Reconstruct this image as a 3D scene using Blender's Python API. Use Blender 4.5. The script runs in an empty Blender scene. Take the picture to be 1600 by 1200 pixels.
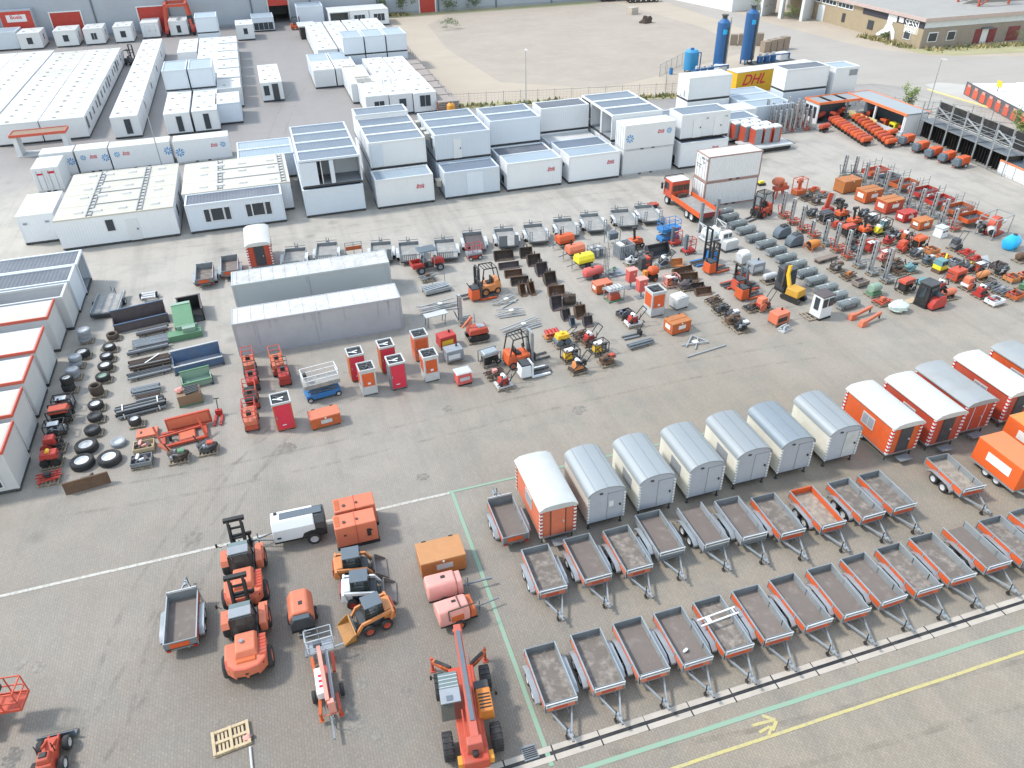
import bpy, math, random
from mathutils import Vector, Matrix
R = math.radians
S = bpy.context.scene
COL = S.collection
rnd = random.Random(7)

# ------------------------------------------------------------------ camera
# world frame = the yard's own grid: x along the parking rows, y away from the camera, metres
CAM_H, PITCH, ROLL, FPX, YAW = 29.86, 0.60928, -0.02245, 1186.3, R(16.8)
def yardframe(v):
 c, s = math.cos(YAW), math.sin(YAW)
 return Vector((v[0]*c + v[1]*s, -v[0]*s + v[1]*c, v[2]))
_cp, _sp, _c, _s = math.cos(PITCH), math.sin(PITCH), math.cos(ROLL), math.sin(ROLL)
_right0, _down0, _fwd = Vector((1, 0, 0)), Vector((0, -_sp, -_cp)), Vector((0, _cp, -_sp))
_right = yardframe(_right0*_c - _down0*_s)
_up = -yardframe(_right0*_s + _down0*_c)
_back = -yardframe(_fwd)
cam_data = bpy.data.cameras.new('camera')
cam = bpy.data.objects.new('camera', cam_data)
COL.objects.link(cam)
mw = Matrix((_right, _up, _back)).transposed().to_4x4()
mw.translation = (0, 0, CAM_H)
cam.matrix_world = mw
cam_data.sensor_fit = 'HORIZONTAL'
cam_data.sensor_width = 36
cam_data.lens = FPX/1600*36
cam_data.clip_start = 0.5
cam_data.clip_end = 3000
S.camera = cam

# ------------------------------------------------------------------ light
SUN_EL, SUN_AZ = R(50), math.atan2(0.40, -0.92)      # azimuth of the sun in the yard's xy plane
world = bpy.data.worlds.new('World')
S.world = world
world.use_nodes = True
wn = world.node_tree
bg = wn.nodes['Background']
sky = wn.nodes.new('ShaderNodeTexSky')
sky.sky_type = 'NISHITA'
sky.sun_disc = False
sky.sun_elevation = SUN_EL
sky.sun_rotation = math.pi/2 - SUN_AZ
sky.air_density = 2.0
sky.dust_density = 0.2
sky.ozone_density = 0.8
bg.inputs['Strength'].default_value = 0.15
hs = wn.nodes.new('ShaderNodeHueSaturation')        # thin high cloud: a paler sky
hs.inputs['Saturation'].default_value = 0.62
wn.links.new(sky.outputs['Color'], hs.inputs['Color'])
wn.links.new(hs.outputs['Color'], bg.inputs['Color'])
sun_data = bpy.data.lights.new('sun', 'SUN')
sun_data.energy = 1.8
sun_data.angle = R(7)
sun_data.color = (1, 0.95, 0.87)
sun = bpy.data.objects.new('sun', sun_data)
COL.objects.link(sun)
sun.location = (-60, 40, 90)
sun.rotation_euler = Vector((math.cos(SUN_EL)*math.cos(SUN_AZ), math.cos(SUN_EL)*math.sin(SUN_AZ), math.sin(SUN_EL))).to_track_quat('Z', 'Y').to_euler()
S.view_settings.view_transform = 'Standard'
S.view_settings.look = 'None'
S.view_settings.gamma = 1
S.view_settings.use_curve_mapping = False
S.view_settings.exposure = 1.17
S.render.engine = 'CYCLES'
S.cycles.max_bounces = 5
S.cycles.diffuse_bounces = 3
S.cycles.glossy_bounces = 2
S.cycles.transmission_bounces = 3
S.cycles.use_denoising = True

# ------------------------------------------------------------------ materials
class NT:
 def __init__(s, m):
  s.t = m.node_tree; s.n = s.t.nodes; s.l = s.t.links
 def new(s, kind, **kw):
  n = s.n.new(kind)
  ins = kw.pop('ins', {})
  for k, v in kw.items(): setattr(n, k, v)
  for k, v in ins.items():
   if hasattr(v, 'is_output'): s.l.new(v, n.inputs[k])
   else: n.inputs[k].default_value = v
  return n
 def noise(s, vec, scale, detail=4, rough=.6):
  return s.new('ShaderNodeTexNoise', ins={'Vector': vec, 'Scale': scale, 'Detail': detail, 'Roughness': rough}).outputs['Fac']
 def ramp(s, fac, a, b, ca=(0, 0, 0, 1), cb=(1, 1, 1, 1)):
  n = s.new('ShaderNodeValToRGB', ins={'Fac': fac})
  e = n.color_ramp.elements
  e[0].position, e[1].position = a, b
  e[0].color, e[1].color = ca, cb
  return n.outputs['Color']
 def mix(s, fac, a, b, mode='MIX'):
  n = s.new('ShaderNodeMix', data_type='RGBA', blend_type=mode)
  for k, v in ((0, fac), (6, a), (7, b)):
   if hasattr(v, 'is_output'): s.l.new(v, n.inputs[k])
   elif k == 0: n.inputs[0].default_value = v
   else: n.inputs[k].default_value = tuple(v)[:3] + (1,)
  return n.outputs[2]
 def math(s, op, a, b=0):
  n = s.new('ShaderNodeMath', operation=op)
  for i, v in enumerate((a, b)):
   if hasattr(v, 'is_output'): s.l.new(v, n.inputs[i])
   else: n.inputs[i].default_value = v
  return n.outputs[0]
MATS = {}
def new_mat(name):
 m = bpy.data.materials.new(name); m.use_nodes = True
 return m, NT(m), m.node_tree.nodes['Principled BSDF']
def mat(name, col, rough=.55, metal=0, var=.12, scale=2.5, dirt=0.25, dcol=(.16, .13, .10), stripes=None, patch=None, spec=.4):
 """painted or raw surface: uneven tone, grime patches, optional ribs (axis, pitch) and worn patches (colour, threshold)"""
 if name in MATS: return MATS[name]
 m, t, p = new_mat(name)
 tc = t.new('ShaderNodeTexCoord')
 oi = t.new('ShaderNodeObjectInfo')
 sh = t.new('ShaderNodeVectorMath', operation='SCALE', ins={0: (91, 57, 33), 'Scale': oi.outputs['Random']})
 vec = t.new('ShaderNodeVectorMath', operation='ADD', ins={0: tc.outputs['Object'], 1: sh.outputs[0]}).outputs[0]
 n1 = t.noise(vec, scale)
 lo = tuple(c*(1-var) for c in col); hi = tuple(min(1, c*(1+var)) for c in col)
 c = t.mix(n1, lo, hi)
 if patch:
  pc, th, ps = patch
  c = t.mix(t.ramp(t.noise(vec, ps, 5, .62), th-.06, th+.2), c, pc)
 if dirt:
  n2 = t.noise(vec, scale*.6, 7, .7)
  c = t.mix(t.math('MULTIPLY', t.ramp(n2, .45, .75), dirt), c, dcol)
 # every copy is a little lighter or darker than its neighbour
 c = t.mix(1.0, c, t.mix(oi.outputs['Random'], (.92, .92, .92), (1.06, 1.06, 1.06)), 'MULTIPLY')
 t.l.new(c, p.inputs['Base Color'])
 p.inputs['Roughness'].default_value = rough
 p.inputs['Metallic'].default_value = metal
 p.inputs['Specular IOR Level'].default_value = spec
 if stripes:
  ax, pitch, dep = stripes
  w = t.new('ShaderNodeTexWave', wave_type='BANDS', bands_direction=ax, ins={'Vector': tc.outputs['Object'], 'Scale': 1/pitch*.314, 'Distortion': 0})
  b = t.new('ShaderNodeBump', ins={'Strength': dep, 'Distance': .03, 'Height': w.outputs['Fac']})
  t.l.new(b.outputs[0], p.inputs['Normal'])
 MATS[name] = m
 return m
ORANGE = mat('orange paint', (.53, .088, .022), var=.2, dirt=.35)
ORED = mat('orange red paint', (.43, .062, .032), var=.22, dirt=.4)
RED = mat('red paint', (.40, .035, .028), var=.2, dirt=.35)
CRIM = mat('crimson door paint', (.55, .03, .06), dirt=.12)
SALMON = mat('sun faded orange paint', (.52, .145, .08), dirt=.18)
PINK = mat('bleached pink paint', (.60, .27, .235), dirt=.12)
BROWN = mat('weathered orange brown paint', (.40, .14, .042), var=.2, dirt=.45, dcol=(.2, .11, .06))
RUSTO = mat('rusty orange paint', (.45, .10, .03), var=.2, dirt=.55, dcol=(.17, .08, .045))
WHITE = mat('white paint', (.61, .625, .645), rough=.45, var=.03, dirt=.12, dcol=(.5, .48, .44))
ROOFW = mat('white roof sheet', (.485, .485, .475), rough=.65, var=.06, dirt=.4, dcol=(.36, .345, .315), scale=.7)
ROOFM = mat('stained pale roof sheet', (.44, .42, .375), rough=.7, var=.1, dirt=.5, dcol=(.34, .31, .26), scale=.7)
CREAM = mat('cream roof sheet', (.45, .43, .375), rough=.65, var=.06, dirt=.4, dcol=(.37, .33, .26), scale=.6)
WALL = mat('white wall panel', (.64, .66, .69), rough=.5, var=.03, dirt=.12, dcol=(.45, .46, .46), scale=.8, stripes=('X', .25, .25))
WALLE = mat('shade toned module panel', (.47, .475, .49), rough=.5, var=.04, dirt=.25, dcol=(.33, .33, .34), scale=.8)  # white panel toned down: shade on the yard-side ends put into the colour
WALLB = mat('pale blue wall panel', (.52, .57, .64), rough=.5, var=.03, dirt=.12, dcol=(.42, .45, .48), scale=.8, stripes=('X', .25, .25))
WALLG = mat('stained lilac grey sheet', (.35, .355, .385), rough=.5, var=.06, dirt=.3, dcol=(.2, .2, .22), scale=.7)
WALLH = mat('light blue grey sheet', (.36, .39, .405), rough=.5, var=.05, dirt=.2, dcol=(.3, .33, .35), scale=.7)
ROOFG = mat('grey blue roof sheet', (.125, .155, .20), rough=.5, var=.12, dirt=.35, dcol=(.2, .23, .26), scale=.6, stripes=('X', .3, .5))
ROOFL = mat('light blue roof sheet', (.26, .315, .365), rough=.5, var=.08, dirt=.3, dcol=(.36, .4, .43), scale=.6, stripes=('X', .3, .5))
ROOFD = mat('dark weathered roof sheet', (.095, .105, .13), rough=.55, var=.15, dirt=.4, dcol=(.24, .25, .26), scale=.6, stripes=('X', .3, .5))
OLDW = mat('flaking white roof', (.42, .42, .41), rough=.85, var=.2, dirt=.5, dcol=(.24, .23, .22), scale=1.3, patch=((.56, .55, .53), .5, 2.8))
ARCH = mat('zinc arched roof', (.27, .292, .308), rough=.45, metal=.2, var=.05, dirt=.12, dcol=(.3, .32, .33), scale=.7)
HUTG = mat('grey hut panel', (.36, .38, .43), rough=.5, var=.04, dirt=.15)
HUTC = mat('cream hut panel', (.62, .60, .53), rough=.5, var=.04, dirt=.2)
DARK = mat('dark grey metal', (.045, .05, .058), rough=.55)
BLACK = mat('black metal', (.018, .019, .021), rough=.5)
RUBBER = mat('tyre rubber', (.022, .023, .026), rough=.8, dirt=.3)
GALV = mat('galvanised steel', (.33, .36, .38), rough=.42, metal=.45, var=.15, dirt=.25)
GALVD = mat('dull galvanised steel', (.20, .22, .24), rough=.55, metal=.3, var=.2, dirt=.35)
ALU = mat('aluminium', (.40, .42, .44), rough=.35, metal=.5, var=.1, dirt=.15)
GREY = mat('grey paint', (.24, .26, .29))
LGREY = mat('light grey paint', (.46, .47, .48))
BLUE = mat('bright blue paint', (.03, .17, .42))
TANK = mat('sky blue plastic', (.015, .36, .70), rough=.35)
COLB = mat('deep blue tank paint', (.02, .095, .25), rough=.45, dirt=.1)
SLATE = mat('slate blue paint', (.095, .122, .15))
GREEN = mat('mid green paint', (.09, .20, .11))
GREENL = mat('pale green paint', (.22, .32, .25))
YELLOW = mat('yellow paint', (.70, .42, .03))
YELB = mat('bright yellow paint', (.72, .62, .03))
TEAL = mat('teal paint', (.12, .26, .28))
GLASS = mat('dark window glass', (.03, .04, .05), rough=.12, var=.25, dirt=0, spec=.6)
GLASSC = mat('tinted cab glass', (.06, .08, .08), rough=.1, var=.3, dirt=0, spec=.6)
def see_through(m, amount):
 # cab glass: part clear, part dark tint with reflections
 t = NT(m); out = t.n['Material Output']; p = t.n['Principled BSDF']
 mx = t.new('ShaderNodeMixShader'); mx.inputs[0].default_value = 1-amount
 t.l.new(t.new('ShaderNodeBsdfTransparent').outputs[0], mx.inputs[1]); t.l.new(p.outputs[0], mx.inputs[2]); t.l.new(mx.outputs[0], out.inputs['Surface'])
see_through(GLASSC, .5)
WOOD = mat('weathered pallet wood', (.27, .22, .165), rough=.85, var=.22, scale=6, dirt=.4)
WOODN = mat('fresh pallet wood', (.47, .37, .235), rough=.8, var=.15, scale=6)
CARD = mat('cardboard', (.42, .29, .17), rough=.9)
PLANK = mat('grey brown planks', (.20, .16, .14), rough=.85, var=.2, scale=4, dirt=.3)
RUST = mat('rusty steel', (.115, .068, .045), rough=.85, var=.35, scale=5, dirt=.4, dcol=(.2, .12, .08))
RUSTD = mat('dark rusty steel', (.065, .05, .043), rough=.85, var=.3, scale=5, dirt=.4, dcol=(.15, .10, .07))
RUSTP = mat('purple brown steel', (.085, .07, .075), rough=.8, var=.25, scale=3)
FLOOR_A = mat('worn brown trailer deck', (.145, .122, .106), rough=.8, var=.2, scale=3, patch=((.30, .262, .23), .52, 2.6), dirt=.3)
FLOOR_B = mat('clean brown trailer deck', (.155, .128, .113), rough=.75, var=.12, scale=3, patch=((.24, .205, .18), .6, 2), dirt=.2)
FLOOR_C = mat('sandy trailer deck', (.24, .20, .165), rough=.85, var=.2, scale=3, patch=((.36, .31, .25), .5, 3), dirt=.3)
DECKG = mat('grey ribbed deck', (.26, .255, .245), rough=.7, var=.15, scale=2, dirt=.3, patch=((.36, .34, .31), .55, 2))
FABW = mat('white sheeting', (.72, .76, .76), rough=.6, var=.08)
FABMINT = mat('pale mint sheeting', (.60, .72, .68), rough=.5, var=.1)
FABO = mat('orange tarpaulin', (.60, .10, .018), rough=.6, var=.1, dirt=.12)
FABOP = mat('faded orange tarpaulin', (.66, .18, .07), rough=.65, var=.1, dirt=.15)
LEDR = mat('red lamp glass', (.35, .01, .01), rough=.3, dirt=0)
PLATEW = mat('off white plate', (.66, .66, .63), rough=.5, var=.05)
TXTRED = mat('red lettering', (.48, .015, .04), dirt=0)
TXTBLUE = mat('blue lettering', (.04, .24, .50), dirt=0)
TXTBLACK = mat('black lettering', (.03, .03, .035), dirt=0)

# ------------------------------------------------------------------ mesh helpers
class MB:
 """collects faces and links them as one mesh object"""
 def __init__(s): s.v = []; s.f = []; s.m = []
 def add(s, vs, fs, m=0):
  o = len(s.v); s.v += [tuple(q) for q in vs]; s.f += [tuple(i+o for i in f) for f in fs]; s.m += [m]*len(fs); return s
 def box(s, x0, x1, y0, y1, z0, z1, m=0, tx=0, ty=0):
  if x1 < x0: x0, x1 = x1, x0
  if y1 < y0: y0, y1 = y1, y0
  return s.add([(x0, y0, z0), (x1, y0, z0), (x1, y1, z0), (x0, y1, z0), (x0+tx, y0+ty, z1), (x1-tx, y0+ty, z1), (x1-tx, y1-ty, z1), (x0+tx, y1-ty, z1)],
                     [(3, 2, 1, 0), (4, 5, 6, 7), (0, 1, 5, 4), (1, 2, 6, 5), (2, 3, 7, 6), (3, 0, 4, 7)], m)
 def cb(s, cx, cy, cz, w, d, h, m=0, tx=0, ty=0):
  return s.box(cx-w/2, cx+w/2, cy-d/2, cy+d/2, cz, cz+h, m, tx, ty)
 def bar(s, a, b, w=.04, h=None, m=0):
  a = Vector(a); b = Vector(b); h = h or w
  d = (b-a).normalized()
  up = Vector((0, 0, 1)) if abs(d.z) < .9 else Vector((0, 1, 0))
  x = d.cross(up).normalized()*w/2; y = x.cross(d).normalized()*h/2
  vs = [a-x-y, a+x-y, a+x+y, a-x+y, b-x-y, b+x-y, b+x+y, b-x+y]
  return s.add(vs, [(0, 1, 2, 3), (7, 6, 5, 4), (1, 0, 4, 5), (2, 1, 5, 6), (3, 2, 6, 7), (0, 3, 7, 4)], m)
 def path(s, pts, w=.04, m=0):
  for a, b in zip(pts, pts[1:]): s.bar(a, b, w, None, m)
  return s
 def lathe(s, c, axis, prof, n=12, m=0):
  """prof = [(radius, offset along axis)], closed with discs"""
  vs = []; c = Vector(c)
  ax = {'x': (Vector((0, 1, 0)), Vector((0, 0, 1)), Vector((1, 0, 0))), 'y': (Vector((0, 0, 1)), Vector((1, 0, 0)), Vector((0, 1, 0))), 'z': (Vector((1, 0, 0)), Vector((0, 1, 0)), Vector((0, 0, 1)))}[axis]
  for r, h in prof:
   for i in range(n):
    t = 2*math.pi*i/n
    vs.append(c + ax[0]*r*math.cos(t) + ax[1]*r*math.sin(t) + ax[2]*h)
  fs = []
  for k in range(len(prof)-1):
   for i in range(n):
    j = (i+1) % n
    fs.append((k*n+i, k*n+j, (k+1)*n+j, (k+1)*n+i))
  fs.append(tuple(range(n-1, -1, -1))); fs.append(tuple((len(prof)-1)*n+i for i in range(n)))
  return s.add(vs, fs, m)
 def cyl(s, a, b, r, r2=None, n=10, m=0):
  a = Vector(a); b = Vector(b); d = (b-a).normalized()
  up = Vector((0, 0, 1)) if abs(d.z) < .9 else Vector((0, 1, 0))
  x = d.cross(up).normalized(); y = x.cross(d).normalized(); r2 = r if r2 is None else r2
  vs = []
  for p, q in ((a, r), (b, r2)):
   for i in range(n):
    t = 2*math.pi*i/n
    vs.append(p + x*q*math.cos(t) + y*q*math.sin(t))
  fs = [(i, (i+1) % n, n+(i+1) % n, n+i) for i in range(n)] + [tuple(range(n-1, -1, -1)), tuple(range(n, 2*n))]
  return s.add(vs, fs, m)
 def prism(s, prof, axis, a, b, m=0):
  """prof = polygon in the two other axes (yz, xz or xy)"""
  n = len(prof)
  def pt(u, v, w): return {'x': (w, u, v), 'y': (u, w, v), 'z': (u, v, w)}[axis]
  vs = [pt(u, v, a) for u, v in prof] + [pt(u, v, b) for u, v in prof]
  fs = [(i, (i+1) % n, n+(i+1) % n, n+i) for i in range(n)] + [tuple(range(n-1, -1, -1)), tuple(range(n, 2*n))]
  return s.add(vs, fs, m)
 def blob(s, c, r, seed=1, n=10, k=7, amp=.15, flat=0, m=0):
  q = random.Random(seed); vs = []; fs = []
  for i in range(k+1):
   ph = math.pi*i/k
   for j in range(n):
    th = 2*math.pi*j/n
    f = 1 + (q.random()-.5)*2*amp if 0 < i < k else 1
    z = math.cos(ph)*r[2]*f
    if flat and z < 0: z *= flat
    vs.append((c[0]+math.sin(ph)*math.cos(th)*r[0]*f, c[1]+math.sin(ph)*math.sin(th)*r[1]*f, c[2]+z))
  for i in range(k):
   for j in range(n):
    fs.append((i*n+j, (i+1)*n+j, (i+1)*n+(j+1) % n, i*n+(j+1) % n))
  return s.add(vs, fs, m)
 def tyre(s, c, axis, R_, w, m=0, n=16):
  s.lathe(c, axis, [(R_*.6, -w*.4), (R_*.66, -w*.47), (R_*.9, -w*.5), (R_, -w*.33), (R_, w*.33), (R_*.9, w*.5), (R_*.66, w*.47), (R_*.6, w*.4), (R_*.6, -w*.4)], n, m)
  del s.f[-2:], s.m[-2:]                       # a ring: no end discs
  return s
 def rim(s, c, axis, R_, w, m=0, n=12):
  return s.lathe(c, axis, [(R_*.2, -w*.2), (R_*.46, -w*.22), (R_*.56, -w*.42), (R_*.605, -w*.42), (R_*.605, w*.42), (R_*.56, w*.42), (R_*.46, w*.22), (R_*.2, w*.2)], n, m)
 def build(s, name, mats, parent=None, bev=0, ang=35):
  me = bpy.data.meshes.new(name)
  me.from_pydata(s.v, [], s.f)
  for q in (mats if isinstance(mats, (list, tuple)) else [mats]): me.materials.append(q)
  for p, i in zip(me.polygons, s.m): p.material_index = i; p.use_smooth = True
  me.set_sharp_from_angle(angle=R(ang))
  me.update()
  o = bpy.data.objects.new(name, me)
  COL.objects.link(o)
  if parent is not None: o.parent = parent
  if bev:
   b = o.modifiers.new('edges', 'BEVEL'); b.width = bev; b.segments = 2; b.limit_method = 'ANGLE'; b.angle_limit = R(40)
  return o
def tag(o, label=None, cat=None, group=None, kind=None):
 if label: o['label'] = label
 if cat: o['category'] = cat
 if group: o['group'] = group
 if kind: o['kind'] = kind
 return o
def copy_tree(o, parent=None):
 c = o.copy(); COL.objects.link(c)
 if parent is not None: c.parent = parent; c.matrix_parent_inverse = o.matrix_parent_inverse
 for ch in o.children: copy_tree(ch, c)
 return c
CACHE = {}
SCALE = dict(pipe_bundle=1.2, telehandler=.9, mini_loader=.74, flatbed_truck=.92, skid_steer=.82, towed_boom_lift=.82, rotating_telehandler=.88, plate_compactor=1.5, hand_roller=1.2, framed_pump=1.3, portable_generator=1.25, floor_saw=1.3, wheeled_machine=1.35, small_machine=1.25, boxed_machine=1.2, ground_attachment=1.1, mast_hoist=1.3, forklift=1.22, stacker_truck=1.25, digger_bucket=1.14, small_compressor=1.15, tyre_stack=1.1, pole_stack=1.12, crane_arm=1.15, railed_trailer=1.15, loose_cab=1.1, mini_excavator=1.15)
def put(name, cat, builder, args, x, y, rz=0, label='', group=None, z=0):
 """one thing: an Empty at its base carrying the parts that builder(root, *args) makes; repeats are copies"""
 key = (name, builder.__name__, repr(args))
 if key in CACHE: r = copy_tree(CACHE[key])
 else:
  r = bpy.data.objects.new(name, None); r.empty_display_size = .3
  COL.objects.link(r)
  builder(r, *args)
  CACHE[key] = r
 k = SCALE.get(name, 1); r.scale = (k, k, k)
 r.location = (x, y, z); r.rotation_euler = (0, 0, R(rz))
 if 'group' in r.keys(): del r['group']
 return tag(r, label, cat, group)
ORD = ['first', 'second', 'third', 'fourth', 'fifth', 'sixth', 'seventh', 'eighth', 'ninth', 'tenth', 'eleventh', 'twelfth', 'thirteenth', 'fourteenth', 'fifteenth', 'sixteenth', 'seventeenth', 'eighteenth']
TEXT = {}
def text_part(parent, body, size, x, y, z, m, rot=(90, 0, 0), shear=0, depth=.012, name='lettering'):
 key = (body, shear)
 if key not in TEXT:
  cu = bpy.data.curves.new('lettering', 'FONT')
  cu.body = body; cu.shear = shear; cu.extrude = .004; cu.offset = .012; cu.align_x = 'CENTER'
  to = bpy.data.objects.new('lettering', cu)
  TEXT[key] = bpy.data.meshes.new_from_object(to)
  bpy.data.objects.remove(to)
 me = TEXT[key].copy(); me.materials.clear(); me.materials.append(m)
 o = bpy.data.objects.new(name, me); COL.objects.link(o)
 o.parent = parent; o.location = (x, y, z); o.rotation_euler = tuple(R(a) for a in rot); o.scale = (size, size, size)
 return o

# ------------------------------------------------------------------ ground
def paver_mat():
 m, t, p = new_mat('yard pavers')
 pos = t.new('ShaderNodeNewGeometry').outputs['Position']
 sep = t.new('ShaderNodeSeparateXYZ', ins={'Vector': pos})
 rot = t.new('ShaderNodeVectorRotate', rotation_type='Z_AXIS', ins={'Vector': pos, 'Angle': R(90)}).outputs[0]
 br = t.new('ShaderNodeTexBrick', offset=.5, ins={'Vector': rot, 'Color1': (.92, .92, .92, 1), 'Color2': (1.07, 1.065, 1.05, 1), 'Mortar': (.70, .68, .65, 1), 'Scale': 1, 'Mortar Size': .012, 'Mortar Smooth': .4, 'Bias': 0, 'Brick Width': .21, 'Row Height': .125})
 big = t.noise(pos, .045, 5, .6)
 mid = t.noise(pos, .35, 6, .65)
 # browner trailer park pavers, greyer yard ones; distant haze and glare painted in
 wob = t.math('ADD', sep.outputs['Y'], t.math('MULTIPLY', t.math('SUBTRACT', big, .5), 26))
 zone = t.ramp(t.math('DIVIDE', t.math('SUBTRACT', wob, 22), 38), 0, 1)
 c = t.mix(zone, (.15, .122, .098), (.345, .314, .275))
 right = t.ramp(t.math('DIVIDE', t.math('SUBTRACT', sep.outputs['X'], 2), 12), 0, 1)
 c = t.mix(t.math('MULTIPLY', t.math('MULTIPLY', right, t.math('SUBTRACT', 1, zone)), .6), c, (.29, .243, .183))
 c = t.mix(t.math('MULTIPLY', t.ramp(big, .38, .7), .35), c, (.36, .33, .295))
 c = t.mix(t.math('MULTIPLY', t.ramp(mid, .46, .7), .42), c, (.15, .155, .135))
 tr = t.new('ShaderNodeMapping', ins={'Vector': pos, 'Scale': (.5, .03, 1), 'Rotation': (0, 0, R(-8))}).outputs[0]
 c = t.mix(t.math('MULTIPLY', t.ramp(t.noise(tr, 1.3, 5, .6), .48, .72), .35), c, (.14, .128, .112))
 # oil drips
 vo = t.new('ShaderNodeTexVoronoi', feature='F1', ins={'Vector': t.mix(.25, pos, t.new('ShaderNodeTexNoise', ins={'Vector': pos, 'Scale': 2.5}).outputs['Color']), 'Scale': .28, 'Randomness': 1})
 c = t.mix(t.math('MULTIPLY', t.ramp(vo.outputs['Distance'], .0, .14, (1, 1, 1, 1), (0, 0, 0, 1)), .5), c, (.085, .075, .065))
 fine = t.noise(pos, 9, 3, .7)
 c = t.mix(t.math('MULTIPLY', t.ramp(fine, .5, .8), .25), c, (.42, .40, .36))
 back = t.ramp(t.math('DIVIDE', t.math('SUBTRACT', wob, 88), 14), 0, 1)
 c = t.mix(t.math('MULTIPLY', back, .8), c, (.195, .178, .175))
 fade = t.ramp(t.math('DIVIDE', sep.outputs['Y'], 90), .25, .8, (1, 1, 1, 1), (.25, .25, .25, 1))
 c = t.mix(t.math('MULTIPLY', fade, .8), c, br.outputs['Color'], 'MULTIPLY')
 t.l.new(c, p.inputs['Base Color'])
 p.inputs['Roughness'].default_value = .62
 bp = t.new('ShaderNodeBump', ins={'Strength': .25, 'Distance': .01, 'Height': br.outputs['Fac']}); bp.invert = True
 t.l.new(bp.outputs[0], p.inputs['Normal'])
 return m
def soil_mat(name, c0, c1, c2, sc=.12):
 m, t, p = new_mat(name)
 pos = t.new('ShaderNodeNewGeometry').outputs['Position']
 c = t.mix(t.ramp(t.noise(pos, sc, 8, .65), .3, .7), c0, c1)
 c = t.mix(t.math('MULTIPLY', t.ramp(t.noise(pos, sc*4, 6, .7), .5, .75), .5), c, c2)
 st = t.new('ShaderNodeMapping', ins={'Vector': pos, 'Scale': (.08, .6, 1), 'Rotation': (0, 0, R(20))}).outputs[0]
 c = t.mix(t.math('MULTIPLY', t.ramp(t.noise(st, 1.0, 5, .6), .5, .7), .3), c, c2)
 c = t.mix(t.math('MULTIPLY', t.ramp(t.noise(pos, 3, 4, .7), .45, .8), .3), c, c0)
 t.l.new(c, p.inputs['Base Color']); p.inputs['Roughness'].default_value = .85
 return m
def sheet(name, pts, z, m, kind='structure', tess=0):
 b = MB(); b.add([(x, y, z) for x, y in pts], [tuple(range(len(pts)))])
 return tag(b.build(name, m), kind=kind)
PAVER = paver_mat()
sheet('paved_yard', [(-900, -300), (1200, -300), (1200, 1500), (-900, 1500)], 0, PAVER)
SAND = soil_mat('pale sandy soil', (.335, .275, .215), (.38, .325, .262), (.285, .245, .20))
SANDG = soil_mat('compacted grey sand', (.275, .235, .195), (.32, .275, .23), (.36, .30, .235))
ASPH = soil_mat('worn grey asphalt', (.29, .262, .235), (.325, .297, .265), (.25, .225, .2))
sheet('sandy_ground', [(25.2, 110.6), (58, 103.9), (86, 108.5), (103, 100), (200, 70), (260, 200), (160, 300), (29.5, 191.3), (26.6, 150)], .004, SAND)
sheet('compacted_lot', [(36, 122), (50, 112), (68, 119), (84, 127), (88, 150), (84, 186), (45, 190), (36, 176), (34, 150)], .008, SANDG)
sheet('asphalt_road', [(63, 104), (88.8, 99.5), (92.5, 95), (93.5, 80), (98, 66), (220, 20), (240, 60), (124, 105.5), (111, 111), (104.8, 121.5), (102.5, 150), (106, 250), (97, 250), (95, 150), (92, 128), (80, 113)], .012, ASPH)
sheet('side_walk', [(94.6, 93.4), (95.6, 96.2), (98.5, 96.5), (101, 94), (130, 62), (126, 58), (95.2, 77)], .016, soil_mat('pale concrete paving', (.36, .34, .31), (.42, .40, .37), (.30, .28, .26)))
GRASSY = soil_mat('dry verge', (.33, .30, .18), (.24, .24, .12), (.42, .37, .24), .3)
sheet('dry_verge', [(113.2, 116.6), (112.4, 126), (110.6, 128), (110.2, 114), (114, 110.4), (128, 107.6), (150, 104), (150, 110.9), (132.5, 113.2)], .02, GRASSY)
sheet('hall_verge', [(27.5, 187.5), (80, 186.5), (80, 191.3), (27.5, 191.3)], .02, GRASSY)
sheet('fence_verge', [(25, 109.6), (45, 105.3), (58, 102.9), (60, 104.3), (45, 108), (27, 112)], .02, GRASSY)
b = MB(); 
for a, c in zip([(93.9, 93.7), (94.0, 89.5), (94.4, 84), (94.9, 77), (99.5, 66)], [(94.0, 89.5), (94.4, 84), (94.9, 77), (99.5, 66), (112, 46)]):
 b.bar(a+(.06,), c+(.06,), .35, .13)
tag(b.build('yellow_kerb', mat('yellow kerb paint', (.58, .50, .20), var=.2, dirt=.5, dcol=(.42, .39, .33))), kind='structure')

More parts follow.
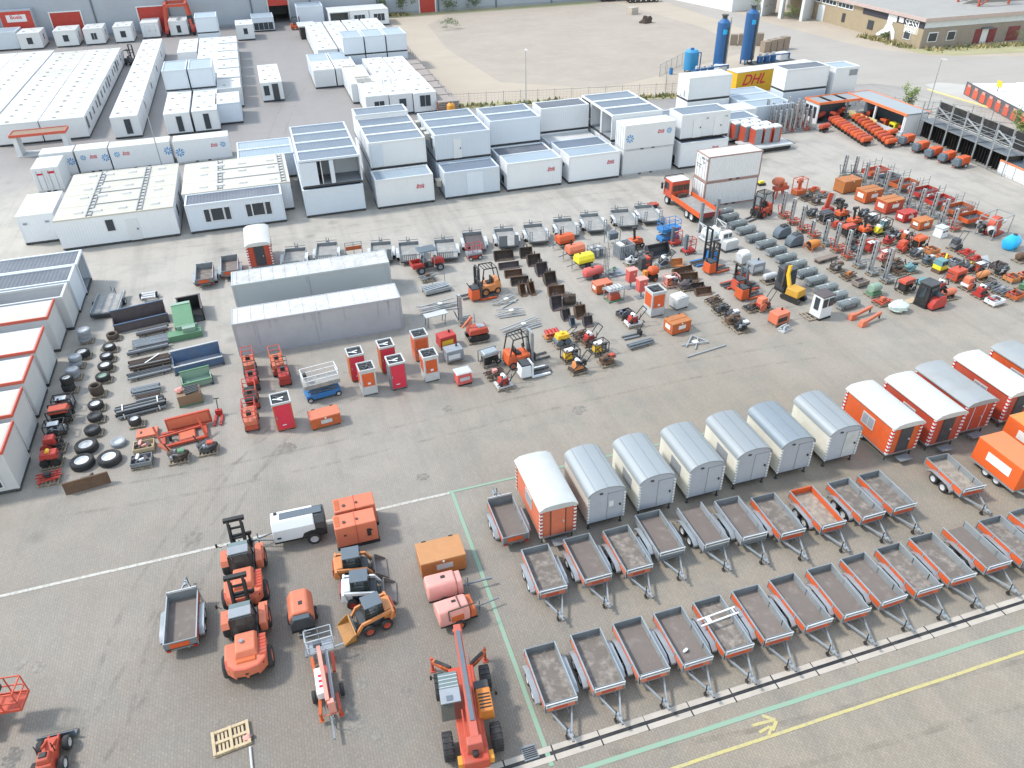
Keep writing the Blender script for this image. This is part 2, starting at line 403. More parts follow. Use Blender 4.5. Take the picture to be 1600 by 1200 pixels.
# painted lines: worn paint, 12 mm sheets
def paint_mat(name, col, wear=.5):
 m, t, p = new_mat(name)
 pos = t.new('ShaderNodeNewGeometry').outputs['Position']
 c = t.mix(t.ramp(t.noise(pos, 5, 7, .75), wear, wear+.16), col, (.27, .25, .22))
 c = t.mix(t.math('MULTIPLY', t.noise(pos, .8, 4), .35), c, (.3, .28, .25))
 t.l.new(c, p.inputs['Base Color']); p.inputs['Roughness'].default_value = .7
 return m
PG, PY, PW = paint_mat('green line paint', (.17, .315, .215), .49), paint_mat('yellow line paint', (.44, .37, .12), .5), paint_mat('white line paint', (.46, .44, .40), .46)
def line(name, x0, y0, x1, y1, w, m, z=.012):
 d = Vector((x1-x0, y1-y0, 0)).normalized(); n = Vector((-d.y, d.x, 0))*w/2
 a, c = Vector((x0, y0, z)), Vector((x1, y1, z))
 bb = MB(); k = max(1, int((c-a).length/1.5)); q = random.Random(len(name)+int(x0))
 pts = []
 for i in range(k+1):
  f = a.lerp(c, i/k); j = Vector((-d.y, d.x, 0))*q.uniform(-.012, .012); pts += [f-n+j, f+n+j]
 bb.add(pts, [(2*i, 2*i+2, 2*i+3, 2*i+1) for i in range(k)])
 return tag(bb.build(name, m), kind='structure')
line('white_line_marking', -30, 31.6, 5.7, 31.75, .19, PW)
line('green_line_marking', 5.86, 15.05, 5.86, 31.9, .2, PG)
line('green_line_marking', 5.7, 31.78, 30, 31.9, .15, PG, .016)
def through(name, x0, y0, x1, y1, w, m):
 d = Vector((x1-x0, y1-y0)).normalized()*20
 line(name, x0-d.x, y0-d.y, x1+d.x, y1+d.y, w, m)
through('green_line_marking', 7.37, 14.55, 28.70, 14.39, .2, PG)
through('yellow_line_marking', 10.70, 13.46, 27.80, 13.35, .14, PY)
# yellow arrow painted beside the line
b = MB()
ax, ay = 14.89, 13.91
for (x0, y0, x1, y1, w) in ((-.55, .16, .45, .1, .13), (-.45, -.2, .1, -.1, .12), (.05, .42, .5, .08, .15), (.1, -.3, .5, .02, .15), (-.15, -.42, .2, -.12, .12)):
 d = Vector((x1-x0, y1-y0, 0)).normalized(); n = Vector((-d.y, d.x, 0))*w/2
 a, c = Vector((ax+x0, ay+y0, .012+.003*len(b.f))), Vector((ax+x1, ay+y1, .012+.003*len(b.f)))
 b.add([a-n, c-n, c+n, a+n], [(0, 1, 2, 3)])
tag(b.build('yellow_arrow_marking', PY), kind='structure')
# drainage channel: two rows of concrete kerb slabs with a dark slot between them
CONC = mat('channel concrete', (.42, .375, .325), rough=.85, var=.12, scale=1.5, dirt=.35, dcol=(.2, .17, .14))
b = MB(); g = MB(); q = random.Random(3)
x = -6.2
while x < 60:
 L = 2.05
 for y0, y1 in ((15.22, 15.46), (15.62, 15.86)):
  b.box(x+.012, x+L-.012, y0+q.uniform(-.008, .008), y1, -.05, .016+q.uniform(0, .006))
 g.box(x, x+L-.004, 15.45, 15.63, -.05, .010, 0)
 g.box(x-.03, x+.03, 15.2, 15.88, -.05, .0215, 0)
 x += L
tag(b.build('drainage_channel', CONC), kind='structure')
tag(g.build('drainage_slot', BLACK), kind='structure')
def grate_b(r):
 b = MB(); b.box(-.31, .31, -.31, .31, 0, .03); b.build('frame', GALVD, r)
 b = MB()
 for i in range(6): b.box(-.27, .27, -.25+i*.085, -.205+i*.085, .03, .045)
 b.build('bars', BLACK, r)
put('drain_grate', 'grate', grate_b, (), 5.19, 15.85, 0, 'dark iron drain grate set into the pale concrete channel')
# faint tyre marks
tm, tt, tp = new_mat('tyre mark rubber')
tpos = tt.new('ShaderNodeNewGeometry').outputs['Position']
tp.inputs['Base Color'].default_value = (.05, .047, .043, 1); tp.inputs['Roughness'].default_value = .8
tr_ = tt.new('ShaderNodeBsdfTransparent'); mx_ = tt.new('ShaderNodeMixShader')
tt.l.new(tt.math('MULTIPLY', tt.ramp(tt.noise(tpos, 1.1, 5, .7), .42, .75), .2), mx_.inputs[0]); tt.l.new(tr_.outputs[0], mx_.inputs[1]); tt.l.new(tp.outputs[0], mx_.inputs[2])
tt.l.new(mx_.outputs[0], tt.n['Material Output'].inputs['Surface'])
def track(pts, gauge=1.7, w=.24):
 bb = MB()
 n = 28; P4 = [Vector(p_ + (0,)) for p_ in pts]
 cur = []
 for i in range(n+1):
  t_ = i/n; a = [P4[k].lerp(P4[k+1], t_) for k in range(3)]; b2 = [a[k].lerp(a[k+1], t_) for k in range(2)]
  cur.append((b2[0].lerp(b2[1], t_), (b2[1]-b2[0]).normalized()))
 for off in (-gauge/2, gauge/2):
  o = len(bb.v)
  for c_, d_ in cur:
   nn = Vector((-d_.y, d_.x, 0)); z_ = Vector((0, 0, .006))
   bb.v += [tuple(c_+nn*(off-w/2)+z_), tuple(c_+nn*(off+w/2)+z_)]
  for i in range(n): bb.f.append((o+2*i, o+2*i+2, o+2*i+3, o+2*i+1)); bb.m.append(0)
 return tag(bb.build('tyre_mark', tm), kind='structure')
track(((-20, 15), (-8, 19), (-10, 33), (-3, 41)))
track(((-12, 16), (-11, 24), (-13, 34), (2, 44)), 1.9)
track(((-16, 38), (0, 36), (14, 40), (34, 38)), 2.0)
track(((2, 47), (14, 40), (24, 45), (52, 42)), 1.8)
track(((-14, 72), (2, 70), (16, 73), (40, 70)), 2.0)
track(((8, 14), (16, 12), (26, 13), (36, 11)), 1.8)
track(((-3, 78), (-1, 95), (0, 110), (5, 130)), 2.0)
track(((56, 60), (58, 72), (50, 78), (48, 86)), 1.9)
# damp and oil stains on the near pavers
def stain(x, y, rx, ry, seed, m, rot=0):
 q = random.Random(seed); pts = []
 for i in range(22):
  a = 2*math.pi*i/22; f = q.uniform(.62, 1.1)
  pts.append((x+rx*f*math.cos(a)*math.cos(rot)-ry*f*math.sin(a)*math.sin(rot), y+rx*f*math.cos(a)*math.sin(rot)+ry*f*math.sin(a)*math.cos(rot)))
 return sheet('oil_stain', pts, .008, m)
OIL = mat('damp oil stain', (.085, .078, .07), rough=.5, var=.4, scale=6, patch=((.2, .18, .155), .52, 7))
OIL2 = mat('faint oil stain', (.16, .145, .125), rough=.6, var=.3, scale=5, patch=((.23, .21, .18), .48, 5))
stain(-14.94, 22.15, .42, .62, 1, OIL)
for i, (x, y, r_) in enumerate(((-0.64, 18.44, .22), (-0.82, 21.15, .3), (0.95, 20.14, .28), (-6.96, 21.23, .15), (-10.24, 23.40, .1), (-14.73, 26.59, .3), (-15.60, 27.01, .3), (-10.58, 22.60, .08), (-1.62, 19.57, .7), (-8.28, 32.81, .5), (-7.36, 40.12, .4), (-2.82, 38.89, .6), (4.53, 33.61, .35), (15.64, 36.74, .5), (7.50, 39.53, .4))):
 stain(x, y, r_*1.2, r_, i+5, OIL2, i)

# ------------------------------------------------------------------ grey hall at the back
HALL = mat('grey blue cladding', (.33, .365, .42), rough=.55, var=.05, dirt=.15, scale=.3)
def hall_b(r):
 b = MB(); b.box(-75, 4.0, 0, 45, 0, 10.5); b.box(8.2, 86, 0, 45, 0, 10.5); b.box(4.0, 8.2, 0, 45, 4.6, 10.5); b.box(4.0, 8.2, 12, 45, 0, 4.6)
 b.build('wall', HALL, r)
 b = MB(); b.box(-75.4, 86.4, -.4, 45.4, 10.5, 11.1); b.build('roof', ROOFG, r)
 for x in (-50, -31, -16.5, 0.4, 13, 27.8, 42, 56, 70, 84):
  b = MB(); b.box(x-.16, x+.16, -.14, 0.02, 0, 10.5); b.build('downpipe', SLATE, r)
 b = MB(); b.box(-75, 4, -.06, 0.02, 0, .5, 0); b.box(8.2, 86, -.06, 0.02, 0, .5, 0); b.build('plinth', GREY, r)
 for x0, x1, h in ((-39.3, -33.6, 4.9), (-22.6, -17.2, 4.9), (37.6, 41.2, 4.6)):
  b = MB(); b.box(x0, x1, -.1, .04, .02, h); d = b.build('door', RED, r)
  b = MB(); b.box(x0-.22, x0, -.16, .04, 0, h+.2); b.box(x1, x1+.22, -.16, .04, 0, h+.2); b.box(x0, x1, -.16, .04, h, h+.2); b.build('door_frame', WHITE, d)
 b = MB(); b.box(4.0, 8.2, -.12, .05, 3.5, 4.9); b.build('door_panel', RED, r)
 b = MB(); b.box(3.7, 4.0, -.2, .06, 0, 4.9); b.box(8.2, 8.5, -.2, .06, 0, 4.9); b.build('door_frame', LGREY, r)
 b = MB(); b.box(62, 65, -.07, .03, 2.2, 3.6); w = b.build('window', WHITE, r)
 b = MB(); b.box(62.15, 64.85, -.1, -.02, 2.35, 3.45); b.build('pane', GLASS, w)
put('warehouse_hall', 'hall', hall_b, (), 0, 191.6, 0, 'long grey blue warehouse hall with red doors at the back of the yard')
def dock_b(r):
 b = MB(); b.box(-3, 3, -1, 24, 3, 6.2); b.box(-3, -2.6, -1, 24, 0, 3); b.box(2.6, 3, -1, 24, 0, 3); b.build('body', HALL, r)
 b = MB(); b.box(-2.8, 2.8, -1.15, -1, .3, 5.9); d = b.build('door', RED, r)
 b = MB(); b.box(-1.8, 1.8, -1.21, -1.14, 4.0, 5.3); s = b.build('sign', WHITE, d)
 text_part(r, 'Boels', 1.0, 0, -1.23, 4.55, TXTRED)
put('loading_dock', 'loading dock', dock_b, (), -45.0, 190.4, 0, 'red fronted loading dock with a white company sign against the hall')

# ------------------------------------------------------------------ brick building and white gatehouse on the far right
BRICK = mat('tan brick wall', (.31, .25, .172), rough=.9, var=.12, scale=1.2, dirt=.4, dcol=(.25, .18, .11))
BRICKD = mat('grey brown brick wall', (.25, .215, .185), rough=.9, var=.12, scale=1.2, dirt=.3)
FELT = mat('grey felt roof', (.29, .28, .265), rough=.9, var=.08, scale=.4, dirt=.35, dcol=(.2, .195, .185))
def brick_b(r):
 # local: corner at the origin, one wing runs away (+y) along x = 0, the other to the right (+x) along y = 0
 b = MB(); b.box(0, 60, 0, 42, 0, 4.6, 0); b.build('wall', BRICK, r)
 b = MB(); b.box(.05, 60.05, -.08, .02, 0, 3.3); b.build('wall_cladding', BRICKD, r)
 b = MB(); b.box(-.5, 60.4, -.5, 42.4, 4.6, 4.95); b.build('roof', FELT, r)
 b = MB(); b.box(-.62, -.5, -.62, 42.4, 4.45, 5.05); b.box(-.5, 60.4, -.62, -.5, 4.45, 5.05); b.build('gutter', mat('pinkish gutter', (.42, .33, .31)), r)
 b = MB(); b.prism([(16, 4.95), (60, 4.95), (60, 8.6), (38, 10.5)], 'y', 10, 48); b.build('roof_ridge', FELT, r)
 b = MB(); b.box(.02, 60.04, -.1, .02, 3.35, 4.5); b.build('fascia', mat('pale fascia panel', (.52, .55, .58), dirt=.2), r)
 # dark band and ribbon windows under the eaves of the left wing
 b = MB(); b.box(-.07, .03, 0, 17, 3.25, 4.5); b.build('dark_band', mat('dark graffiti band', (.035, .035, .05), dirt=0), r)
 for k in range(4):
  b = MB(); b.box(-.1, .03, 20+k*5.4, 24.9+k*5.4, 3.3, 4.4); w = b.build('window', WHITE, r)
  b = MB()
  for j in range(4): b.box(-.12, .0, 20.2+k*5.4+j*1.18, 21.2+k*5.4+j*1.18, 3.5, 4.2)
  b.build('pane', GLASS, w)
 for y0, y1 in ((2.8, 4.6), (13.2, 14.9), (22, 23)):
  b = MB(); b.box(-.08, .03, y0, y1, .9, 2.5); w = b.build('window', RUSTD if y1 > 5 else WHITE, r)
  b = MB(); b.box(-.1, .0, y0+.12, y1-.12, 1.05, 2.38); b.build('pane', GLASS, w)
 b = MB(); b.box(-.09, .03, 29, 31.2, 0, 3); b.build('door', WHITE, r)
 for x0, x1 in ((1.2, 3.2), (5.2, 7.0), (27, 30)):
  b = MB(); b.box(x0, x1, -.14, -.06, 1.0, 2.6); w = b.build('window', WHITE, r)
  b = MB(); b.box(x0+.15, x1-.15, -.17, -.08, 1.12, 2.45); b.build('pane', GLASS, w)
 for x0, x1 in ((11.2, 12.6), (14.2, 15.8), (18.4, 21)):
  b = MB(); b.box(x0, x1, -.15, -.06, .1, 2.5); b.build('shutter', mat('dull red shutter', (.17, .03, .04)), r)
 b = MB(); b.box(12.7, 14.0, -.16, -.06, .02, 2.5); b.build('door', WHITE, r)
 b = MB(); b.box(12.3, 14.4, -1.0, -.06, 2.6, 2.75); b.build('canopy', SLATE, r)
 # painted wall art: a plain pale abstract shape and spray can lettering
 b = MB()
 for y0, y1, z0, z1 in ((8.1, 9.6, 2.4, 4.3), (7.2, 8.1, 3.2, 4.3)): b.box(-.1, -.06, y0, y1, z0, z1)
 b.add([(-.11, 6.6, 0.2), (-.11, 7.3, .1), (-.11, 8.2, 1.7), (-.11, 9.4, .9), (-.11, 11.6, .2), (-.11, 11.9, .55), (-.11, 10.1, 1.7), (-.11, 9.7, 2.5), (-.11, 8.0, 2.6), (-.11, 7.0, 1.7)], [tuple(range(10))])
 b.build('wall_painting', mat('white spray paint', (.74, .74, .76), dirt=0), r)
 b = MB(); b.box(-.1, -.06, 5.4, 6.6, 3.4, 4.2); b.build('painted_patch', mat('white spray paint', (.74, .74, .76)), r)
 text_part(r, 'SESSI', 1.75, -.1, 3.1, 3.0, mat('white spray paint', (.74, .74, .76)), rot=(90, 0, -90))
 b = MB(); b.box(-.045, .02, 1.2, 4.9, 2.0, 3.2); b.build('pale_patch', mat('pale sprayed patch', (.46, .42, .35)), r)
 text_part(r, 'MONI', 1.1, -.1, 3.1, 2.1, mat('white spray paint', (.74, .74, .76)), rot=(90, 0, -90))
put('brick_building', 'building', brick_b, (), 112.6, 117.0, -2, 'low tan brick building with flat grey roof and painted graffiti')
def gate_b(r):
 b = MB(); b.box(0, .5, 0, 6, 0, 5); b.box(4.3, 5.0, 0, 1.2, 0, 5); b.box(9.2, 9.8, 0, 6, 0, 5); b.box(0, 9.8, 0, 14, 5, 6.6); b.box(0, 9.8, 13, 14, 0, 5)
 b.build('wall', WHITE, r)
 b = MB(); b.box(.5, 9.2, 11, 12.9, .02, 4.2); b.build('back_wall', GREY, r)
 b = MB(); b.box(5.6, 7.6, 10.8, 11.0, .02, 3.6); b.build('door', GREENL, r)
put('gatehouse', 'gatehouse', gate_b, (), 105.2, 156.5, -62, 'white concrete gatehouse with two open bays beside the brick building')
def lowwall_b(r):
 b = MB(); b.box(0, 30, 0, 8, 0, 3.6); b.build('wall', WHITE, r)
 b = MB(); b.box(-.2, 30.2, -.2, 8.2, 3.6, 3.9); b.build('roof', FELT, r)
 for k in range(3):
  b = MB(); b.box(3+k*6, 5.2+k*6, -.07, .02, .3, 2.8); b.build('door', GREY, r)
put('white_outbuilding', 'outbuilding', lowwall_b, (), 110.5, 165, 100, 'long low white outbuilding behind the sandy lot')
def steel_b(r):
 b = MB()
 for x in (0, 7): 
  for y in (0, 5): b.bar((x, y, 0), (x, y, 3.4), .3)
 for z in (1.7, 3.4):
  b.bar((0, 0, z), (7, 0, z), .25); b.bar((0, 5, z), (7, 5, z), .25); b.bar((0, 0, z), (0, 5, z), .25); b.bar((7, 0, z), (7, 5, z), .25)
 b.bar((0, 0, 0), (7, 0, 3.4), .18); b.bar((0, 5, 3.4), (7, 5, 0), .18)
 b.build('frame', mat('red oxide steel', (.33, .06, .04)), r)
put('rooftop_gantry', 'frame', steel_b, (), 129.5, 123, 0, 'red steel frame standing on the grey flat roof', z=4.95)

# ------------------------------------------------------------------ lamps, fences, plants
def lamp_b(r, h):
 b = MB(); b.cyl((0, 0, 0), (0, 0, h), .07, .045, 8); b.build('pole', GALV, r)
 b = MB(); b.cb(0, -.3, h-.06, .28, .8, .12, 0, .05, .1); b.build('lamp_head', LGREY, r)
 b = MB(); b.cyl((0, 0, 0), (0, 0, .5), .11, .1, 8); b.build('base', GALVD, r)
put('street_lamp', 'lamp', lamp_b, (7.6,), 35.48, 107.36, 0, 'tall grey street lamp behind the white reefer and framed units')
put('street_lamp', 'lamp', lamp_b, (7.9,), 81.2, 80.2, 40, 'tall thin street lamp behind the open shed and black racks')
put('street_lamp', 'lamp', lamp_b, (8.2,), -13.30, 96.47, 0, 'slim lamp mast rising between the white reefer containers')
def fence_b(r, L, h):
 n = max(1, round(L/2.5))
 b = MB()
 for i in range(n): b.box(L*i/n+.05, L*(i+1)/n-.05, -.01, .01, .08, .12); b.box(L*i/n+.05, L*(i+1)/n-.05, -.01, .01, h-.2, h-.16)
 for i in range(int(L/.5)): b.box(.25+i*.5, .262+i*.5, -.006, .006, .1, h-.18)
 for k in range(4): b.box(.05, L-.05, -.006, .006, .4+k*.35, .412+k*.35)
 b.build('mesh_panel', GALVD, r)
 for i in range(n+1):
  b = MB(); b.cyl((L*i/n, 0, 0), (L*i/n, 0, h), .03, n=6); b.build('post', GALVD, r)
put('mesh_fence', 'fence', fence_b, (35, 2.0), 25.2, 110.3, -11, 'long grey mesh fence between the units and the sandy lot')
put('mesh_fence', 'fence', fence_b, (40, 2.0), 24.9, 110.5, 88.5, 'mesh fence beside the stack of scaffold boards')
put('site_fence', 'fence', fence_b, (10, 2.0), 57.0, 106.0, 62, 'loose site fence panels left of the blue water tanks')
put('site_fence', 'fence', fence_b, (14, 2.0), 60.8, 115.5, 40, 'site fence panels running behind the blue water tanks')
put('roadside_fence', 'fence', fence_b, (24, 1.8), 76.8, 92, -48, 'dark mesh fence behind the open shed by the road')
def leafy(r, hgt, wid, n, seed, cols, trunk=True):
 q = random.Random(seed)
 if trunk:
  b = MB()
  b.cyl((0, 0, 0), (0, 0, hgt*.55), .09*hgt/3, .04*hgt/3, 7)
  for k in range(4):
   a = q.uniform(0, 6.28); b.cyl((0, 0, hgt*.3), (math.cos(a)*wid*.3, math.sin(a)*wid*.3, hgt*.75), .05*hgt/3, .02, 5)
  b.build('trunk', PLANK, r)
 b = MB(); cl = [(q.gauss(0, wid*.28), q.gauss(0, wid*.28), q.uniform(.3, 1)*hgt) for _ in range(9)]
 for i in range(n):
  c = q.choice(cl); s = q.uniform(.06, .15)*max(1, hgt/3)
  x, y, z = (c[0]+q.gauss(0, wid*.13), c[1]+q.gauss(0, wid*.13), max(.05, c[2]+q.gauss(0, hgt*.1)))
  u = Vector((q.gauss(0, 1), q.gauss(0, 1), q.gauss(0, 1))).normalized()*s; v = u.orthogonal().normalized()*s*.6
  p0 = Vector((x, y, z))
  b.add([p0-u, p0-v, p0+u, p0+v], [(0, 1, 2, 3)], q.randrange(2))
 b.build('crown', cols, r)
LEAF1, LEAF2 = mat('leaf green', (.10, .15, .035), rough=.7, var=.4, dirt=0), mat('leaf light green', (.20, .25, .06), rough=.7, var=.4, dirt=0)
LEAFD, LEAFD2 = mat('dark leaf green', (.05, .085, .03), rough=.7, var=.4, dirt=0), mat('olive leaf green', (.13, .15, .06), rough=.7, var=.4, dirt=0)
put('roadside_tree', 'tree', leafy, (3.0, 1.9, 900, 1, [LEAF1, LEAF2]), 83.54, 85.97, 0, 'small bright green tree behind the open shed roof')
put('roadside_tree', 'tree', leafy, (3.4, 2.4, 1000, 2, [LEAF1, LEAF2]), 86.17, 69.85, 0, 'bushy green tree behind the black racks at the kerb')
put('shrub', 'shrub', leafy, (1.9, 3.2, 500, 3, [LEAFD, LEAFD2], False), 39.0, 169.0, 0, 'clump of grey green weeds alone on the sandy lot')
for i, (x, w, h) in enumerate(((33.5, 3.2, 4.0), (44.0, 4.0, 4.4), (50, 2.6, 3.0), (28.6, 2.2, 3.4))):
 put('hall_bush', 'bush', leafy, (h, w, 700, 10+i, [LEAFD, LEAFD2], False), x, 190.0, 0, ['dark bush left of the red hall door', 'largest dark bush right of the red hall door', 'small dark bush growing far along the hall wall', 'dark bush behind the white corner cabins'][i])
for i, (x, y, w, h, t) in enumerate(((108.2, 150.5, 3, 2.4, 'green bushes growing at the foot of the white gatehouse'), (106, 158.5, 4, 3.2, 'tall green bush left of the white gatehouse'), (131, 112.6, 3.5, 2.8, 'dark green bush beside the red shutter of the brick building'), (112.3, 125.6, 1.6, 1.3, 'weedy bush under the wall painting'))):
 put('wall_bush', 'bush', leafy, (h, w, 500, 20+i, [LEAFD, LEAF1], False), x, y, 0, t)
def weeds(name, pts, n, seed, cols, h=.5):
 q = random.Random(seed); b = MB()
 for i in range(n):
  (x0, y0), (x1, y1), w = q.choice(pts); f = q.random()
  x, y = x0+(x1-x0)*f+q.gauss(0, w), y0+(y1-y0)*f+q.gauss(0, w); s = q.uniform(.12, .4); a = q.uniform(0, 6.28); hh = h*q.uniform(.3, 1.4)
  dx, dy = math.cos(a)*s, math.sin(a)*s
  b.add([(x-dx, y-dy, .02), (x+dx, y+dy, .02), (x+dx*.3+q.gauss(0, .2), y+dy*.3, hh)], [(0, 1, 2)], q.randrange(len(cols)))
 return tag(b.build(name, cols), 'patchy dry grass and weeds along walls and fences', 'weeds', kind='stuff')
DRY = mat('dry grass', (.36, .30, .15), rough=.8, var=.3, dirt=0)
weeds('wall_weeds', [((113, 115.6), (140, 111.6), .9), ((111.6, 118), (110.6, 130), .6), ((27, 190.5), (34, 190.5), .8)], 1300, 5, [DRY, DRY, LEAFD2], .55)
weeds('fence_weeds', [((25, 110.6), (58, 104), .5), ((25, 111), (26, 150), .5), ((60, 103.4), (86, 107), .6)], 900, 6, [DRY, LEAFD2], .5)

# ------------------------------------------------------------------ cabins and containers
def window(r, face, u, z0, w, h, L, D, name='window', fm=None, gm=None, split=0):
 """face f/b = front/back (u along x), l/r = left/right end (u along y)"""
 def bx(b, u0, u1, z0, z1, a, c):
  if face == 'f': b.box(u0, u1, -D/2-c, -D/2+a, z0, z1)
  elif face == 'b': b.box(u0, u1, D/2-a, D/2+c, z0, z1)
  elif face == 'r': b.box(L/2-a, L/2+c, u0, u1, z0, z1)
  else: b.box(-L/2-c, -L/2+a, u0, u1, z0, z1)
 b = MB(); bx(b, u-w/2, u+w/2, z0, z0+h, .05, .03); o = b.build(name, fm or WHITE, r)
 b = MB(); k = split+1; g = .06; pw = (w-g*(k+1))/k
 for i in range(k): bx(b, u-w/2+g+i*(pw+g), u-w/2+g+i*(pw+g)+pw, z0+.06, z0+h-.06, .03, .045)
 b.build('pane', gm or GLASS, o)
 return o
def door(r, face, u, w, h, L, D, m=None, z0=.22):
 b = MB()
 if face == 'f': b.box(u-w/2, u+w/2, -D/2-.04, -D/2+.04, z0, z0+h); hx, hy = u+w/2-.15, -D/2-.08
 elif face == 'r': b.box(L/2-.04, L/2+.04, u-w/2, u+w/2, z0, z0+h); hx, hy = L/2+.08, u+w/2-.15
 else: b.box(-L/2-.04, -L/2+.04, u-w/2, u+w/2, z0, z0+h); hx, hy = -L/2-.08, u-w/2+.15
 o = b.build('door', m or WHITE, r)
 b = MB(); b.cb(hx, hy, z0+h*.48, .09, .09, .14); b.build('handle', BLACK, o)
def logo(r, x, y, z, s=.5):
 text_part(r, 'Boels', s, x, y, z, TXTRED, shear=.25)
 b = MB(); b.box(x-s*1.15, x+s*1.05, y-.004, y+.02, z-s*.52, z-s*.14); b.build('logo_bar', TXTRED, r)
 text_part(r, 'RENTAL', s*.4, x, y-.006, z-s*.46, WHITE)
def snowflake(r, x, y, z, R_, m=None):
 b = MB()
 for k in range(8):
  a = math.pi*k/4
  d = Vector((math.cos(a), 0, math.sin(a))); n = Vector((-d.z, 0, d.x))
  c = Vector((x, y, z)); p = c+d*R_*.25; e = c+d*R_
  b.add([p-n*R_*.05, e-n*R_*.22, e+n*R_*.22, p+n*R_*.05], [(0, 1, 2, 3)])
 b.build('snowflake_emblem', m or TXTBLUE, r)
def unit_b(r, L, D, H, wall='W', roof='G', feats=(), vents=0):
 """portable cabin: base frame, walls, rimmed roof, corner posts; feats = tuples naming windows, doors, open sides"""
 wm = {'W': WALL, 'B': WALLB, 'P': WHITE, 'G': HUTG, 'E': WALLE}[wall]
 rm = {'G': ROOFG, 'L': ROOFL, 'W': ROOFW, 'C': CREAM, 'D': ROOFD, 'M': ROOFM}[roof]
 x, y = L/2, D/2
 opens = [f[1] for f in feats if f[0] == 'open']
 b = MB(); b.box(-x, x, -y, y, .10, .24); b.build('base_frame', DARK, r)
 b = MB()
 for sx in (-1, 1):
  for sy in (-1, 1): b.cb(sx*(x-.16), sy*(y-.16), 0, .24, .24, .1)
 b.build('feet', BLACK, r)
 b = MB(); t = .06; i = .025
 if not opens: b.box(-x+i, x-i, -y+i, y-i, .24, H-.16)
 else:
  if 'f' not in opens: b.box(-x+i, x-i, -y+i, -y+i+t, .24, H-.16)
  if 'b' not in opens: b.box(-x+i, x-i, y-i-t, y-i, .24, H-.16)
  if 'l' not in opens: b.box(-x+i, -x+i+t, -y+i+t, y-i-t, .24, H-.16)
  if 'r' not in opens: b.box(x-i-t, x-i, -y+i+t, y-i-t, .24, H-.16)
 if len(b.v): b.build('wall', wm, r)
 fm = {'W': WHITE, 'B': WALLB, 'P': WHITE, 'G': WHITE, 'E': WALLE}[wall]
 b = MB(); f = .17
 for sx in (-1, 1):
  for sy in (-1, 1): b.box(sx*x, sx*(x-.14), sy*y, sy*(y-.14), .24, H-.2)
 b.box(-x, x, -y, -y+f, H-.2, H); b.box(-x, x, y-f, y, H-.2, H); b.box(-x, -x+f, -y+f, y-f, H-.2, H); b.box(x-f, x, -y+f, y-f, H-.2, H)
 b.build('frame', fm, r)
 notop = any(f_[0] == 'notop' for f_ in feats)
 if not notop:
  b = MB(); b.box(-x+f, x-f, -y+f, y-f, H-.18, H-(.08 if roof in 'GLD' else -.01)); b.build('roof', rm, r)
 if opens or notop:
  b = MB(); b.box(-x+.14, x-.14, -y+.14, y-.14, .24, .29); b.build('floor', GREY if not notop else LGREY, r)
 q = random.Random(int(L*100)+vents)
 for k in range(vents):
  vx = (-.33+.66*(k+.5)/vents)*L*1.1; vy = (.22 if k % 2 else -.2)*D
  b = MB(); b.cb(vx, vy, H+.01, .42, .24, .1, 0, .03, .03); b.build('roof_vent', LGREY if k % 3 else GREY, r)
 for f_ in feats:
  if f_[0] == 'win': window(r, f_[1], f_[2], f_[3], f_[4], f_[5], L, D, split=f_[6] if len(f_) > 6 else 0)
  elif f_[0] == 'shut': window(r, f_[1], f_[2], f_[3], f_[4], f_[5], L, D, gm=GREY)
  elif f_[0] == 'door': door(r, f_[1], f_[2], f_[3], f_[4], L, D, {'w': WHITE, 'd': DARK, 'b': WALLB}[f_[5]])
  elif f_[0] == 'logo': logo(r, f_[1], -y-.012, f_[2], .36)
  elif f_[0] == 'flake': snowflake(r, f_[1], -y-.012, f_[2], f_[3])
  elif f_[0] == 'text': text_part(r, f_[1], f_[4], f_[2], -y-.012, f_[3], TXTBLACK)
  elif f_[0] == 'rim':
   b = MB(); b.box(-x-.03, x+.03, -y-.03, -y+.06, H-.12, H+.1); b.box(x-.06, x+.03, -y+.06, y+.03, H-.12, H+.1); b.build('roof_trim', mat('faded red trim', (.50, .09, .06), dirt=.3), r)
  elif f_[0] == 'part':
   b = MB(); b.box(f_[1]-.04, f_[1]+.04, -y+.2, y-.2, .29, H-.2); b.build('partition', WHITE, r)
  elif f_[0] == 'ac':
   b = MB(); b.cb(-x-.3, f_[1], f_[2], .5, .9, .65); b.build('air_conditioner', CREAM, r)
  elif f_[0] == 'panel':
   b = MB(); b.box(f_[1], f_[2], -y-.02, -y+.03, .3, H-.25); b.build('wall_panel', WALLB, r)
def unit(x0, y0, L, D, H, wall, roof, label, feats=(), vents=0, z=0, group=None, cat='cabin', name='portable_cabin'):
 """x0, y0 = front left corner"""
 return put(name, cat, unit_b, (L, D, H, wall, roof, tuple(feats), vents), x0+L/2, y0+D/2, 0, label, group, z)
